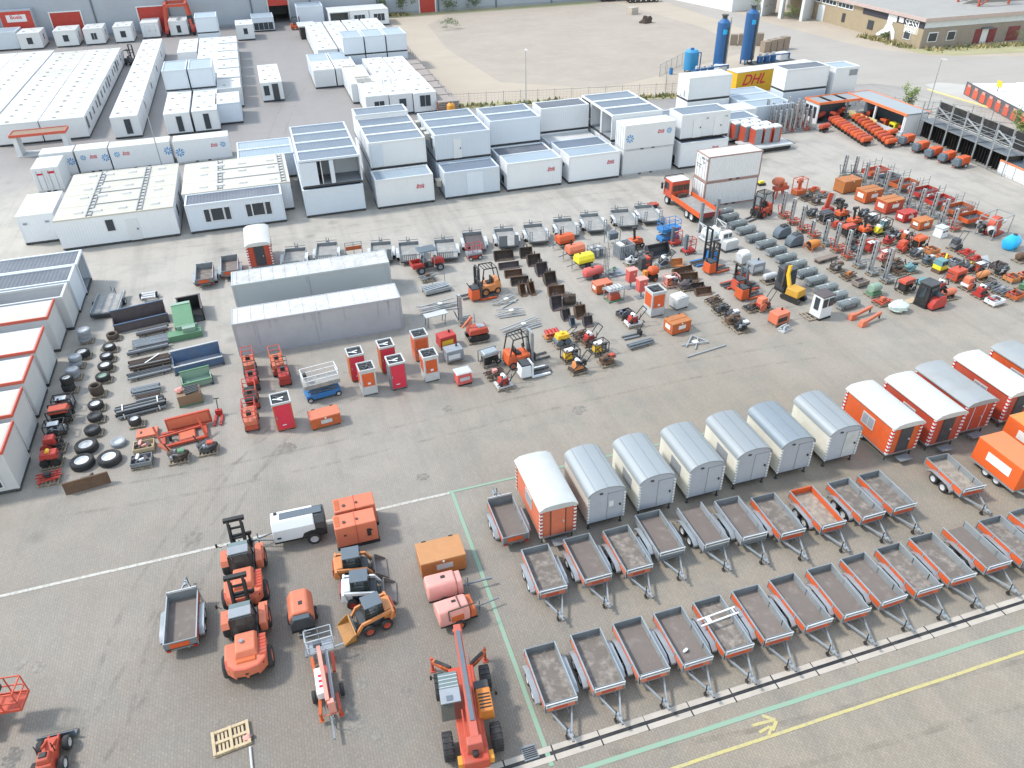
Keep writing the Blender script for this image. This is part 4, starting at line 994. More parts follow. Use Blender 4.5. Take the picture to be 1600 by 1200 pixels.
put('scaffold_stack', 'stack', scaff_b, (), 22.7, 107.5, 0, 'long stack of weathered scaffold boards beside the mesh fence')
def ball_b(r):
 b = MB(); b.lathe((0, 0, 0), 'z', [(.45, 0), (.55, .2), (.6, .9), (.55, 1.5), (.3, 1.75)], 14); b.build('tank', mat('amber paint', (.62, .27, .03)), r)
 b = MB(); b.cyl((0, 0, 1.7), (0, 0, 1.85), .15); b.build('cap', BLACK, r)
put('amber_tank', 'tank', ball_b, (), 24.1, 106.2, 0, 'amber yellow tank standing at the end of the scaffold boards')

# ------------------------------------------------------------------ trailers and site huts
def wheel(r, x, y, z, R_, w, axis='x', rim=LGREY, name='wheel'):
 b = MB(); b.tyre((0, 0, 0), axis, R_, w); o = b.build(name, RUBBER, r); o.location = (x, y, z)
 b = MB(); b.rim((0, 0, 0), axis, R_, w); b.build('rim', rim, o)
 return o
def trailer_b(r, fl, side, style, L=2.9, W=1.36):
 """flat tandem trailer, drawbar towards -y; style: 'n' normal, 't' tail only facing camera, 'o' no tailboard, 'c' orange inside"""
 x, y = W/2, L/2
 fm = {'a': FLOOR_A, 'b': FLOOR_B, 'c': FLOOR_C, 'g': DECKG}[fl]
 b = MB(); b.box(-x, x, -y, y, .5, .55); b.build('floor', fm, r)
 b = MB(); b.box(-x-.02, x+.02, -y, y, .42, .5); b.box(-.3, -.24, -y-.2, y, .34, .42); b.box(.24, .3, -y-.2, y, .34, .42); b.build('chassis', GALVD, r)
 om = {'o': ORANGE, 'f': SALMON, 'g': GALVD, 'd': GREY}[side]
 inner = ORANGE if style == 'c' else GALVD
 for sx in (-1, 1):
  b = MB()
  b.box(sx*x, sx*(x+.03), -y, y, .5, .92); b.box(sx*(x-.004), sx*(x+.05), -y, y, .90, .945)
  for k in (-y, -.25*L, .12*L, y-.05): b.box(sx*x, sx*(x+.055), k, k+.05, .46, .92)
  o = b.build('side_panel', GALV if side != 'd' else GREY, r)
  if side in 'of':
   b = MB()
   for k0, k1 in ((-y+.08, -.25*L-.02), (-.25*L+.08, .12*L-.02), (.12*L+.08, y-.08)): b.box(sx*(x+.028), sx*(x+.042), k0, k1, .56, .88)
   b.build('orange_strip', om, o)
  if style == 'c':
   b = MB(); b.box(sx*(x-.012), sx*(x-.002), -y, y, .56, .9); b.build('inner_lining', ORANGE, o)
  b = MB(); b.prism([(-.95, .40), (-.95, .52), (-.62, .72), (.62, .72), (.95, .52), (.95, .40), (.90, .40), (.88, .5), (.60, .68), (-.60, .68), (-.88, .5), (-.90, .40)], 'x', sx*(x+.06), sx*(x+.30)); b.build('mudguard', GALV, r)
  for dy in (-.38, .38): wheel(r, sx*(x+.18), dy, .3, .3, .17, 'x', LGREY)
 if style != 'o':
  b = MB(); b.box(-x, x, y-.03, y, .5, .93); b.box(-x, x, y-.04, y+.012, .90, .945); b.build('tailboard', inner if style != 't' else GALVD, r)
 if style == 't':
  b = MB(); b.box(-.55*x, .7*x, y, y+.018, .58, .86); b.build('orange_plate', ORANGE, r)
 b = MB(); b.box(-x, x, -y, -y+.03, .5, 1.08); b.box(-x, -x+.05, -y-.03, -y, .5, 1.12); b.box(x-.05, x, -y-.03, -y, .5, 1.12); f = b.build('front_board', GALVD, r)
 if side in 'of':
  b = MB(); b.box(-x+.06, x-.06, -y-.014, -y+.01, .52, .77); b.build('orange_plate', om, f)
  b = MB(); b.box(-.35, .28, -y-.02, -y, .56, .73); b.build('logo_plate', ORED, f)
 b = MB()
 for z, o_ in ((.88, .05), (1.08, .07)): b.bar((-x, -y-o_, z), (x, -y-o_, z), .05)
 for sx in (-x*.98, x*.98): b.bar((sx, -y-.03, .8), (sx, -y-.07, 1.1), .04)
 b.build('head_rail', LGREY, r)
 b = MB(); b.bar((-x*.75, -y+.1, .42), (0, -y-1.25, .42), .07, .09); b.bar((x*.75, -y+.1, .42), (0, -y-1.25, .42), .07, .09); b.box(-.08, .08, -y-1.3, -y-.95, .38, .47)
 b.build('drawbar', GALV, r)
 b = MB(); b.cyl((0, -y-1.28, .46), (0, -y-1.5, .46), .05, .04, 8); b.box(-.05, .05, -y-1.5, -y-1.42, .40, .5); b.bar((0, -y-1.15, .47), (.03, -y-.95, .7), .03); b.build('coupling', GALVD, r)
 b = MB(); b.cyl((-.13, -y-1.05, .15), (-.13, -y-1.05, .75), .025, n=8); b.lathe((-.13, -y-1.05, .11), 'x', [(.1, -.035), (.1, .035)], 10); b.build('jockey_wheel', BLACK, r)
 for sx in (-1, 1):
  b = MB(); b.box(sx*(x-.02), sx*(x-.2), y+.02, y+.05, .40, .5); b.build('tail_light', LEDR, r)
TG = 'open tandem trailers parked in rows'
fls = 'aabbabbbbaabac'
tx = [6.3, 8.5, 10.57, 12.6, 14.63, 16.66, 18.75, 20.8, 22.85, 24.9, 26.95, 29.15, 31.2, 33.25]
desc = ['with two pale worn patches on its deck, by the green line corner', 'with a mostly scuffed pale deck', 'with a plain brown deck', 'with a crumpled white paper on its deck', 'with a white ladder frame laid across it',
  'with a long pale scuff down its deck', 'with a plain grey brown deck', 'with blue and red scraps at its front end', 'with a clean plain deck', 'with a pale streak down its deck middle', 'with pale dust over its deck', 'with its tailboard missing', 'with a pale dusty deck', 'cut by the right edge']
for i, x in enumerate(tx):
 put('flat_trailer', 'trailer', trailer_b, (fls[i], 'f' if i < 4 else 'o', 'o' if i == 11 else 'n'), x+.69, 18.47+(.1 if i == 11 else 0)+(rnd.random()-.5)*.16, (rnd.random()-.5)*2.6, f'front row trailer {desc[i]}', TG)
ux = [8.0, 10.3, 12.45, 14.5, 16.9, 19.0, 21.0, 23.3, 25.65, 27.65]
uy = [22.6, 22.6, 22.5, 23.0, 22.8, 22.6, 22.2, 22.0, 21.9, 21.9]
ud = [('a', 'f', 'n', 'second row trailer at its left end, deck worn pale'), ('b', 'f', 'n', 'second row trailer with a rusty tinted deck'), ('a', 'f', 'n', 'second row trailer with a strongly flaked white deck'), ('b', 'g', 'n', 'all grey trailer without orange plates'),
      ('b', 'd', 'o', 'dark plain trailer with exposed spare wheels'), ('b', 'd', 'n', 'dark grey trailer between the dark plain one and an orange striped one'), ('a', 'o', 'n', 'second row trailer with a pale sandy deck'), ('c', 'o', 'c', 'trailer with its whole inside painted orange'), ('a', 'o', 'n', 'second row trailer next to the orange lined one'), ('a', 'o', 'n', 'second row trailer at its right end')]
for x, y, (f, s, st_, t) in zip(ux, uy, ud): put('flat_trailer', 'trailer', trailer_b, (f, s, st_), x+.69, y+1.47, (rnd.random()-.5)*3, t, TG)
put('flat_trailer', 'trailer', trailer_b, ('b', 'o', 't'), 8.05, 28.0, 180, 'trailer with orange tailboard left of the faded orange hut', TG)
put('flat_trailer', 'trailer', trailer_b, ('c', 'o', 'n'), 32.95, 23.35, -3, 'trailer with sandy yellow deck before the orange huts', TG)
put('flat_trailer', 'trailer', trailer_b, ('b', 'o', 't'), -8.37, 26.65, 180, 'lone trailer left of the salmon telehandlers', TG)
def paper_b(r):
 b = MB(); b.blob((0, 0, .08), (.16, .1, .08), 4, 7, 4, .35); b.build('sheet', WHITE, r)
put('crumpled_paper', 'paper', paper_b, (), 13.17, 17.80, 20, 'crumpled white paper lying in a trailer', z=.55)
def ladderframe_b(r):
 b = MB(); b.box(-1.0, 1.0, -.2, -.13, 0, .05); b.box(-1.0, 1.0, .13, .2, 0, .05); b.box(-.62, -.4, -.13, .13, 0, .04); b.box(.8, .86, -.13, .13, 0, .04); b.build('frame', PLATEW, r)
put('spare_ladder', 'ladder', ladderframe_b, (), 15.3, 18.75, 4, 'pale ladder shaped frame lying across an open trailer', z=.95)

def arch(W, z0, rise, over=0, n=14, z1=None):
 return [(-(W/2+over)*math.cos(math.pi*i/n), z0+(rise+over)*math.sin(math.pi*i/n)**.8) for i in range(n+1)]
def stripes(r, x, y, z0, z1, m1, m2, w=.13, name='corner_strip', n=9):
 b = MB(); h = (z1-z0)/n
 for i in range(n):
  b.box(x-w/2, x+w/2, y-w/2, y+w/2, z0+i*h, z0+(i+1)*h, i % 2)
 b.build(name, [m1, m2], r)
def greyhut_b(r, win, roofm, light):
 W, L = 2.06, 3.5; x, y = W/2, L/2
 b = MB(); b.box(-x, x, -y+.02, y-.02, .5, 2.3); b.build('side_wall', HUTC, r)
 pr = [(-x, .5), (x, .5)] + [(u, v) for u, v in reversed(arch(W, 2.3, .52))]
 for s, nm in ((-1, 'front_wall'), (1, 'back_wall')):
  b = MB(); b.prism(pr, 'y', s*(y-.02), s*(y+.015)); b.build(nm, HUTG, r)
 a0, a1 = arch(W, 2.3, .52, .0), arch(W, 2.28, .52, .07)
 b = MB(); b.prism(a1+a0[::-1], 'y', -y-.06, y+.06); b.build('arched_roof', roofm, r)
 b = MB()
 for k in (4, 7, 10):
  u, v = a1[k]; b.box(u-.008, u+.008, -y-.06, y+.06, v-.01, v+.012)
 b.build('roof_seam', GALVD, r)
 for sx in (-1, 1): stripes(r, sx*(x-.01), -y+.0, .52, 2.28, PLATEW, HUTG, .1, 'corner_strip', 17)
 b = MB(); b.box(.05, .88, -y-.03, -y, .55, 2.35); d = b.build('door', LGREY if light else HUTG, r)
 b = MB(); b.box(.03, .06, -y-.035, -y, .55, 2.4); b.box(.03, .9, -y-.035, -y, 2.36, 2.4); b.build('door_frame', GREY, d)
 b = MB(); b.cb(.76, -y-.07, 1.4, .07, .07, .12); b.build('handle', BLACK, d)
 b = MB(); b.cb(-.35, -y-.05, 2.45, .16, .08, .07); b.build('lamp', DARK, r)
 if win: 
  b = MB(); b.box(-x-.02, -x+.01, -.75, .35, 1.15, 1.95); b.build('window', GREY, r)
 b = MB(); b.box(-x+.05, x-.05, -y+.05, y-.05, .38, .5); b.build('chassis', DARK, r)
 for sx in (-1, 1):
  for sy in (-1, 1):
   b = MB(); b.bar((sx*(x-.1), sy*(y-.12), 0), (sx*(x-.1), sy*(y-.12), .42), .06); b.cb(sx*(x-.1), sy*(y-.12), 0, .16, .16, .03); b.build('leg', DARK, r)
  wheel(r, sx*(x-.22), .1, .28, .28, .16)
 b = MB(); b.bar((-.5, y, .42), (0, y+1.1, .42), .07); b.bar((.5, y, .42), (0, y+1.1, .42), .07); b.cyl((0, y+1.0, .1), (0, y+1.0, .8), .03); b.build('drawbar', DARK, r)
hx = [12.05, 15.0, 18.0, 21.0, 23.8, 27.0]
hy = [26.55, 26.6, 26.65, 26.8, 26.8, 26.85]
ht = ['grey arched hut next to the orange one, paper notice on its door', 'second grey arched hut counting from the orange one', 'third grey arched hut counting from the orange one', 'fourth grey arched hut counting from the orange one', 'grey arched hut without window, darker blue roof', 'grey arched hut with pale door, last before the bright orange huts']
ROOF2 = mat('bluer zinc roof', (.215, .25, .28), rough=.45, metal=.2, var=.05, dirt=.1)
for i in range(6):
 put('arched_hut', 'site hut', greyhut_b, (i not in (0, 4, 5), ROOF2 if i == 4 else ARCH, i == 5), hx[i]+1.03, hy[i]+1.75, 0, ht[i], 'grey arched site huts')
def notice_b(r):
 b = MB(); b.box(-.13, .13, -.01, .01, 0, .36); b.build('sheet', WHITE, r)
put('notice', 'notice', notice_b, (), 12.05+1.03+.25, 26.55-.05, 0, 'white paper notice on the grey hut door', z=1.45)
def orangehut_b(r, W, L, roofm, bodym, doorm, win, light_edge):
 x, y = W/2, L/2
 b = MB(); b.box(-x, x, -y, y, .52, 2.5); b.build('body', bodym, r)
 pr = [(-x-.1, 2.42), (-x-.1, 2.52), (-x*.8, 2.72), (-x*.3, 2.78), (x*.3, 2.78), (x*.8, 2.72), (x+.1, 2.52), (x+.1, 2.42)]
 b = MB(); b.prism(pr[::-1], 'y', -y-.13, y+.13); b.build('roof', roofm, r, bev=.02)
 for sx in (-1, 1):
  for sy in (-1, 1): stripes(r, sx*(x-.03), sy*(y-.03), .55, 2.42, PLATEW, TXTRED if doorm is DARK else mat('dull red strip', (.35, .05, .07)), .15, 'corner_strip', 15)
 b = MB(); b.box(-.36, .38, -y-.03, -y+.01, .58, 2.42); d = b.build('door', doorm, r)
 b = MB(); b.cb(.28, -y-.06, 1.4, .07, .06, .1); b.build('handle', LGREY, d)
 b = MB()
 for u in (-.42, .42): b.box(u-.02, u+.02, -y-.02, -y+.01, .55, 2.42)
 b.build('door_frame', WHITE if light_edge else RUSTD, r)
 if win:
  b = MB(); b.box(-x-.03, -x+.01, -.62, .42, 1.25, 2.05); w = b.build('window', LGREY, r)
  b = MB(); b.box(-x-.04, -x, -.55, -.13, 1.32, 1.98); b.box(-x-.04, -x, -.07, .35, 1.32, 1.98); b.build('pane', GREY, w)
 b = MB(); b.box(-x+.02, x-.02, -y+.02, y-.02, .4, .52); b.build('chassis', GREY, r)
 b = MB(); b.cb(.02, -y-.38, .30, .85, .5, .04); b.cb(.02, -y-.2, .0, .7, .05, .32); b.build('step', GALVD, r)
 for sx in (-1, 1): wheel(r, sx*(x-.18), .2, .3, .3, .18)
 for sx in (-1, 1):
  b = MB(); b.bar((sx*(x-.12), -y+.12, 0), (sx*(x-.12), -y+.12, .42), .06); b.build('leg', DARK, r)
 b = MB(); b.bar((-.5, y, .45), (0, y+1.1, .45), .07); b.bar((.5, y, .45), (0, y+1.1, .45), .07); b.cyl((0, y+1.0, .1), (0, y+1.0, .8), .03); b.build('drawbar', DARK, r)
put('site_hut', 'site hut', orangehut_b, (1.92, 4.0, mat('greying white roof', (.47, .48, .475), rough=.6, var=.1, dirt=.5, scale=.8, dcol=(.33, .34, .335)), SALMON, SALMON, True, False), 10.28, 28.35, 0, 'faded salmon hut with greyish white roof, left end of the huts', 'orange site huts')
GH = 'orange site huts'
for x, y, args, t in ((31.72, 28.2, (2.0, 4.1, ROOFW, ORANGE, DARK, True, False), 'bright orange hut with white roof right of the grey huts'), (34.65, 28.2, (2.1, 4.2, ROOFW, ORED, DARK, True, False), 'red orange hut with white roof and small roof hole'),
                      (37.3, 28.6, (2.1, 4.2, mat('zinc flat roof', (.27, .285, .295), rough=.55, var=.08, dirt=.3, scale=.8), ORED, ORED, True, True), 'red orange hut with weathered grey roof and white door edges'), (40.5, 28.7, (2.1, 4.4, ROOFW, ORED, DARK, True, False), 'red orange hut with white roof at the right edge'),
                      (43.7, 29.0, (2.1, 4.2, mat('zinc flat roof', (.40, .42, .43)), ORANGE, DARK, True, False), 'orange hut with grey roof cut by the right edge')):
 put('site_hut', 'site hut', orangehut_b, args, x, y, 0, t, GH)
put('site_hut', 'site hut', orangehut_b, (2.0, 4.0, ROOFW, ORED, DARK, False, False), -3.18, 66.79, 0, 'red hut with white roof behind the long grey containers', GH)
def tarp_b(r, W, L, m, mt):
 x, y = W/2, L/2
 b = MB(); b.box(-x, x, -y, y, .5, 2.0, 0, .03, .03); b.build('tarpaulin', m, r, bev=.04)
 b = MB(); b.box(-x+.03, x-.03, -y+.03, y-.03, 2.0, 2.03); b.build('tarpaulin_roof', mt, r)
 b = MB(); b.box(-x-.012, -x+.06, -.95, .65, 1.05, 1.6); b.build('sign_panel', PLATEW, r)
 b = MB(); b.box(-.5, .5, -y-.012, -y+.05, 1.35, 1.65); b.build('front_panel', PLATEW, r)
 b = MB(); b.box(-x-.03, x+.03, -y, y, .42, .52); b.build('chassis', GALV, r)
 for sx in (-1, 1):
  for dy in (-.38, .38): wheel(r, sx*(x-.1), dy, .3, .3, .18)
 b = MB(); b.bar((-x*.7, -y, .45), (0, -y-1.3, .45), .08); b.bar((x*.7, -y, .45), (0, -y-1.3, .45), .08); b.box(-.06, .06, -y-1.55, -y-1.25, .4, .5); b.build('drawbar', GALV, r)
put('covered_trailer', 'trailer', tarp_b, (1.75, 3.1, FABO, FABOP), 36.1, 22.9, 0, 'orange tarpaulin covered trailer with a white side panel, nearer one')
put('covered_trailer', 'trailer', tarp_b, (1.75, 3.2, FABO, mat('dusty orange tarpaulin', (.60, .22, .06), rough=.7, dirt=.4)), 39.3, 23.9, 0, 'orange tarpaulin covered trailer cut by the right edge')

# ------------------------------------------------------------------ large machines in the foreground
GLASSG = mat('grey green roof glass', (.13, .17, .17), rough=.15, var=.2, dirt=.1, spec=.6)
def telehandler_b(r):
 """compact telehandler seen from its rear, forks away from the camera (+y)"""
 b = MB(); b.box(-.62, .62, -2.1, 1.6, .55, 1.0); b.build('chassis', DARK, r)
 b = MB()
 pr = [(-1.0, -1.55), (-.95, -1.95), (-.6, -2.32), (0, -2.42), (.6, -2.32), (.95, -1.95), (1.0, -1.55), (1.0, -.6), (-1.0, -.6)]
 b.prism(pr, 'z', .6, 1.32); b.build('counterweight', SALMON, r, bev=.1)
 b = MB(); b.box(-.5, .62, -1.75, -.25, 1.3, 1.68, 0, .1, .2); b.build('hood', SALMON, r, bev=.06)
 b = MB(); b.box(-.42, .5, -2.0, -1.7, 1.32, 1.4, 0, .03, .05); b.build('rear_grille', RUSTO, r)
 b = MB(); b.box(.66, 1.0, -1.75, -.5, 1.32, 1.36)
 for k in range(6): b.box(.68, .98, -1.7+k*.2, -1.62+k*.2, 1.36, 1.385)
 b.build('louvre', ORED, r)
 b = MB(); b.prism([(-.98, -1.6), (-.93, -1.97), (-.58, -2.34), (0, -2.44), (.58, -2.34), (.93, -1.97), (.98, -1.6), (.9, -1.62), (.86, -1.92), (.54, -2.24), (0, -2.34), (-.54, -2.24), (-.86, -1.92), (-.9, -1.62)], 'z', 1.30, 1.335); b.build('rear_seam', ORED, r)
 b = MB(); b.cb(0, -2.42, .95, .14, .06, .1); b.box(-.5, .5, -2.41, -2.3, .68, .8); b.build('tow_hitch', BLACK, r)
 b = MB(); b.cyl((-.1, -1.0, 1.6), (-.1, -1.0, 1.8), .1); b.build('air_cap', GREY, r)
 b = MB(); b.box(-.62, .55, -.2, 1.2, 1.0, 2.22, 0, .06, .2); b.build('cab', GLASSC, r)
 b = MB(); b.box(-.58, .51, .1, .7, 2.22, 2.3); b.build('cab_roof', GREY, r, bev=.03)
 b = MB(); b.box(-.35, .1, .2, .75, 1.0, 1.5); b.build('seat', BLACK, r)
 b = MB(); b.box(-.55, .48, .72, 1.0, 2.2, 2.27); b.build('roof_window', GLASSG, r)
 b = MB()
 for sx in (-.61, .54):
  e = .05 if sx < 0 else -.05
  b.bar((sx, -.2, 1.0), (sx+e, .0, 2.24), .07); b.bar((sx, 1.2, 1.0), (sx+e, 1.0, 2.24), .07)
 b.build('cab_frame', BLACK, r)
 b = MB(); b.box(.72, 1.08, .1, 1.35, .75, 1.42); b.build('engine_cover', SALMON, r, bev=.05)
 for sx in (-1, 1):
  for sy, nm in ((-1.35, 'rear'), (1.15, 'front')):
   wheel(r, sx*.97, sy, .56, .56, .42, 'x', SALMON)
  b = MB(); b.prism([(.55, 1.0), (.75, 1.2), (1.55, 1.2), (1.75, 1.0), (1.75, 1.06), (1.58, 1.28), (.72, 1.28), (.5, 1.04)], 'x', sx*.74, sx*1.16); b.build('mudguard', SALMON, r)
 b = MB()
 for u in (-.5, .2): b.bar((u, 1.55, .5), (u, 2.5, 2.6), .13, .2); b.bar((u+.08, 1.7, .6), (u+.08, 2.45, 2.3), .06)
 for z, y in ((.9, 1.72), (1.6, 2.03), (2.15, 2.28)): b.bar((-.5, y, z), (.2, y, z), .1)
 b.bar((-.72, 2.52, 2.6), (.42, 2.52, 2.6), .24, .2); b.build('mast', BLACK, r)
 b = MB(); b.box(-.55, .55, 2.3, 2.42, .7, .85); b.box(-.55, .55, 2.3, 2.42, 1.35, 1.5)
 for u in (-.42, .42): b.box(u-.06, u+.06, 2.28, 2.44, .5, 1.5)
 b.cyl((-.6, 2.36, 1.5), (.6, 2.36, 1.5), .09); b.build('fork_carriage', BLACK, r)
 for u in (-.36, .36):
  b = MB(); b.box(u-.07, u+.07, 2.4, 2.48, .1, .9); b.box(u-.06, u+.06, 2.4, 3.35, .08, .13); b.build('fork', BLACK, r)
 b = MB(); b.bar((-.95, 1.2, 1.9), (-1.2, 1.35, 1.95), .03); b.cb(-1.22, 1.38, 1.8, .1, .06, .26); b.build('mirror', BLACK, r)
 for u in (-.7, .75):
  b = MB(); b.cb(u, -2.05, 1.1, .2, .14, .12); b.build('tail_light', LEDR, r)
put('telehandler', 'telehandler', telehandler_b, (), -5.5, 24.7, 0, 'nearer salmon telehandler with a round air cap on its hood')
put('telehandler', 'telehandler', telehandler_b, (), -5.52, 28.65, 0, 'farther salmon telehandler, its tail behind the other one')
def whitecomp_b(r):
 L, W = 2.7, 1.35; x, y = L/2, W/2
 b = MB(); b.prism([(-y, .55), (y, .55), (y, 1.35), (y-.3, 1.75), (-y+.3, 1.75), (-y, 1.35)], 'x', -x, x-.55); b.build('canopy', WHITE, r, bev=.05)
 b = MB(); b.prism([(-y+.05, .55), (y-.05, .55), (y-.05, 1.35), (y-.32, 1.68), (-y+.32, 1.68), (-y+.05, 1.35)], 'x', x-.55, x); b.build('rear_section', DARK, r, bev=.04)
 b = MB(); b.box(-x+.45, x-.1, -.28, .2, 1.74, 1.775); b.build('top_panel', SLATE, r)
 b = MB(); b.cb(-x+.25, y-.45, 1.75, .16, .16, .05); b.build('exhaust', BLACK, r)
 b = MB(); b.box(-x, x, -y+.05, y-.05, .42, .55); b.build('chassis', BLACK, r)
 b = MB(); b.prism([(.05, .55), (.2, .85), (.55, .95), (.85, .95), (1.2, .85), (1.3, .55)], 'y', -y-.02, -y+.1); b.build('wheel_arch', BLACK, r)
 for sy in (-1, 1): wheel(r, .65, sy*(y+.02), .36, .36, .2, 'y', LGREY)
 b = MB(); b.bar((-x, -.3, .48), (-x-1.0, 0, .48), .07); b.bar((-x, .3, .48), (-x-1.0, 0, .48), .07); b.cyl((-x-.85, .08, .1), (-x-.85, .08, .85), .03); b.box(-x-1.25, -x-.95, -.05, .05, .44, .54); b.build('drawbar', GALVD, r)
 b = MB(); b.cb(-x+.28, -y-.01, .8, .2, .04, .1); b.build('emblem', TXTBLACK, r)
put('towed_compressor', 'compressor', whitecomp_b, (), -2.6, 31.0, -1, 'white towed compressor with dark grey rear, behind the telehandlers')
def genset_b(r):
 L, W, H = 2.15, 1.05, 1.55; x, y = L/2, W/2
 b = MB(); b.box(-x, x, -y, y, .18, H); b.build('canopy', SALMON, r, bev=.05)
 b = MB(); b.box(-x-.03, x+.05, -y-.02, y+.02, 0, .18); b.build('skid', BLACK, r)
 b = MB(); b.box(.0, .04, -y-.012, y+.012, .25, H+.012); b.build('panel_seam', ORED, r)
 b = MB(); b.box(-x+.06, -x+.3, -y+.15, y-.15, H, H+.02); b.build('top_grille', RUSTO, r)
 b = MB(); b.box(x-.55, x-.35, -y-.02, -y+.01, .6, 1.1); b.build('vent', BLACK, r)
 b = MB(); b.cyl((-.55, -.15, H), (-.55, -.15, H+.05), .09); b.cyl((.12, -.1, H), (.12, -.1, H+.06), .07); b.build('cap', RUSTD, r)
 for u in (-.6, .75):
  b = MB(); b.cb(u, -y-.02, .95, .12, .04, .08); b.build('latch', BLACK, r)
put('generator', 'generator', genset_b, (), .22, 29.85, 0, 'nearer orange generator of the pair beside the white compressor', 'orange generators')
put('generator', 'generator', genset_b, (), .36, 31.1, 0, 'farther orange generator of the pair beside the white compressor', 'orange generators')
def skid_b(r, body, arm, dirm, bucket):
 """skid steer loader, bucket towards +x"""
 b = MB(); b.box(-1.1, .85, -.45, .45, .35, .95); b.build('chassis', DARK, r)
 b = MB(); b.box(-1.25, -.55, -.55, .55, .45, 1.35, 0, .08, .04); b.build('engine_body', body, r, bev=.05)
 b = MB(); b.box(-1.28, -1.22, -.45, .45, .55, 1.2); b.build('rear_grille', dirm, r)
 b = MB(); b.box(-.6, .5, -.46, .46, .95, 1.95, 0, .05, .02); b.build('cab', GLASSC, r)
 b = MB(); b.box(-.62, .45, -.48, .48, 1.95, 2.02); b.build('cab_roof', SLATE, r, bev=.03)
 b = MB()
 for sy in (-.47, .47):
  b.bar((-.58, sy, .95), (-.56, sy, 1.96), .06); b.bar((.48, sy, .95), (.42, sy, 1.96), .06)
  for k in range(3): b.bar((-.5, sy, 1.2+k*.22), (.44, sy, 1.2+k*.22), .025)
 b.build('cab_frame', BLACK, r)
 for sy in (-1, 1):
  b = MB(); b.bar((-1.05, sy*.66, 1.3), (.75, sy*.66, 1.05), .12, .2); b.bar((.7, sy*.66, 1.1), (1.15, sy*.6, .4), .12, .16); b.build('lift_arm', arm, r)
  b = MB(); b.bar((-.9, sy*.62, .7), (-1.05, sy*.66, 1.38), .12, .3); b.build('arm_post', arm, r)
  for dx in (-.6, .42): wheel(r, dx, sy*.68, .36, .36, .26, 'y', dirm)
 b = MB(); b.box(1.1, 1.2, -.55, .55, .2, .75); b.build('quick_hitch', DARK, r)
 b = MB(); w = .8
 b.prism([(1.2, .12), (1.95, .06), (1.95, .1), (1.26, .18), (1.26, .62), (1.2, .66)], 'y', -w, w)
 for sy in (-1, 1): b.prism([(1.2, .12), (1.95, .06), (1.88, .2), (1.35, .66), (1.2, .66)], 'y', sy*w, sy*(w-.04))
 b.build('bucket', bucket, r)
 b = MB(); b.cb(-.1, 0, .95, .4, .42, .2); b.box(-.38, -.28, -.22, .22, 1.1, 1.55); b.build('seat', GREY, r)
 b = MB(); b.cyl((.3, -.25, .95), (.3, -.25, 1.4), .025); b.cyl((.3, .25, .95), (.3, .25, 1.4), .025); b.build('lever', BLACK, r)
 b = MB(); b.path([(.75, -.5, 1.0), (1.0, -.3, .7), (1.1, 0, .6), (1.0, .3, .7), (.75, .5, 1.0)], .04); b.build('hose', BLACK, r)
CAT = mat('worn amber orange paint', (.52, .20, .07), var=.15, dirt=.25)
BUCKY = mat('worn amber bucket', (.36, .175, .05), var=.3, dirt=.5, dcol=(.15, .12, .1), scale=2)
BUCKD = mat('muddy steel bucket', (.19, .165, .15), var=.3, dirt=.5)
put('skid_steer', 'loader', skid_b, (CAT, CAT, ORED, BUCKD), -0.23, 27.42, -4, 'amber skid steer loader behind the white one')
put('skid_steer', 'loader', skid_b, (WHITE, WHITE, RED, BUCKD), -0.05, 25.82, -8, 'white skid steer loader with red grille')
put('skid_steer', 'loader', skid_b, (CAT, CAT, ORED, BUCKY), 0.16, 24.15, 190, 'amber skid steer loader with amber bucket facing left')
def pebble_comp_b(r, m, grille, ex=True):
 """small road compressor on one axle, drawbar towards -y"""
 L, W = 1.75, 1.15; x, y = W/2, L/2
 b = MB(); b.prism([(-x, .45), (x, .45), (x, .95), (x-.22, 1.32), (-x+.22, 1.32), (-x, .95)], 'y', -y+.3, y); b.build('canopy', m, r, bev=.09)
 b = MB(); b.prism([(-x+.03, .45), (x-.03, .45), (x-.05, .9), (x-.25, 1.2), (-x+.25, 1.2), (-x+.05, .9)], 'y', -y, -y+.3); b.build('nose', m if not grille else DARK, r, bev=.05)
 if grille:
  b = MB()
  for k in range(5): b.box(-x+.2, x-.2, -y+.0+k*.05, -y+.03+k*.05, 1.2, 1.225)
  b.build('grille', SLATE, r)
 b = MB(); b.cb(.05, .0, 1.31, .2, .24, .04, 0, .03, .03); b.build('exhaust_cover', BLACK, r)
 b = MB(); b.box(-x+.04, x-.04, -y, y-.02, .34, .45); b.build('chassis', BLACK, r)
 for sx in (-1, 1): wheel(r, sx*(x+.03), .1, .3, .3, .17)
 b = MB(); b.bar((0, -y, .42), (0, -y-1.35, .42), .07); b.cyl((.1, -y-.35, .05), (.1, -y-.35, .8), .03); b.box(-.06, .06, -y-1.55, -y-1.3, .38, .48); b.bar((-.3, -y-.25, .42), (.3, -y-.25, .42), .05); b.build('drawbar', GALVD, r)
put('road_compressor', 'compressor', pebble_comp_b, (SALMON, True), -3.0, 25.35, 0, 'rounded orange road compressor with dark grille by the boom lift')
put('road_compressor', 'compressor', pebble_comp_b, (PINK, False), 3.75, 24.7, 90, 'pink bleached road compressor with smooth lid')
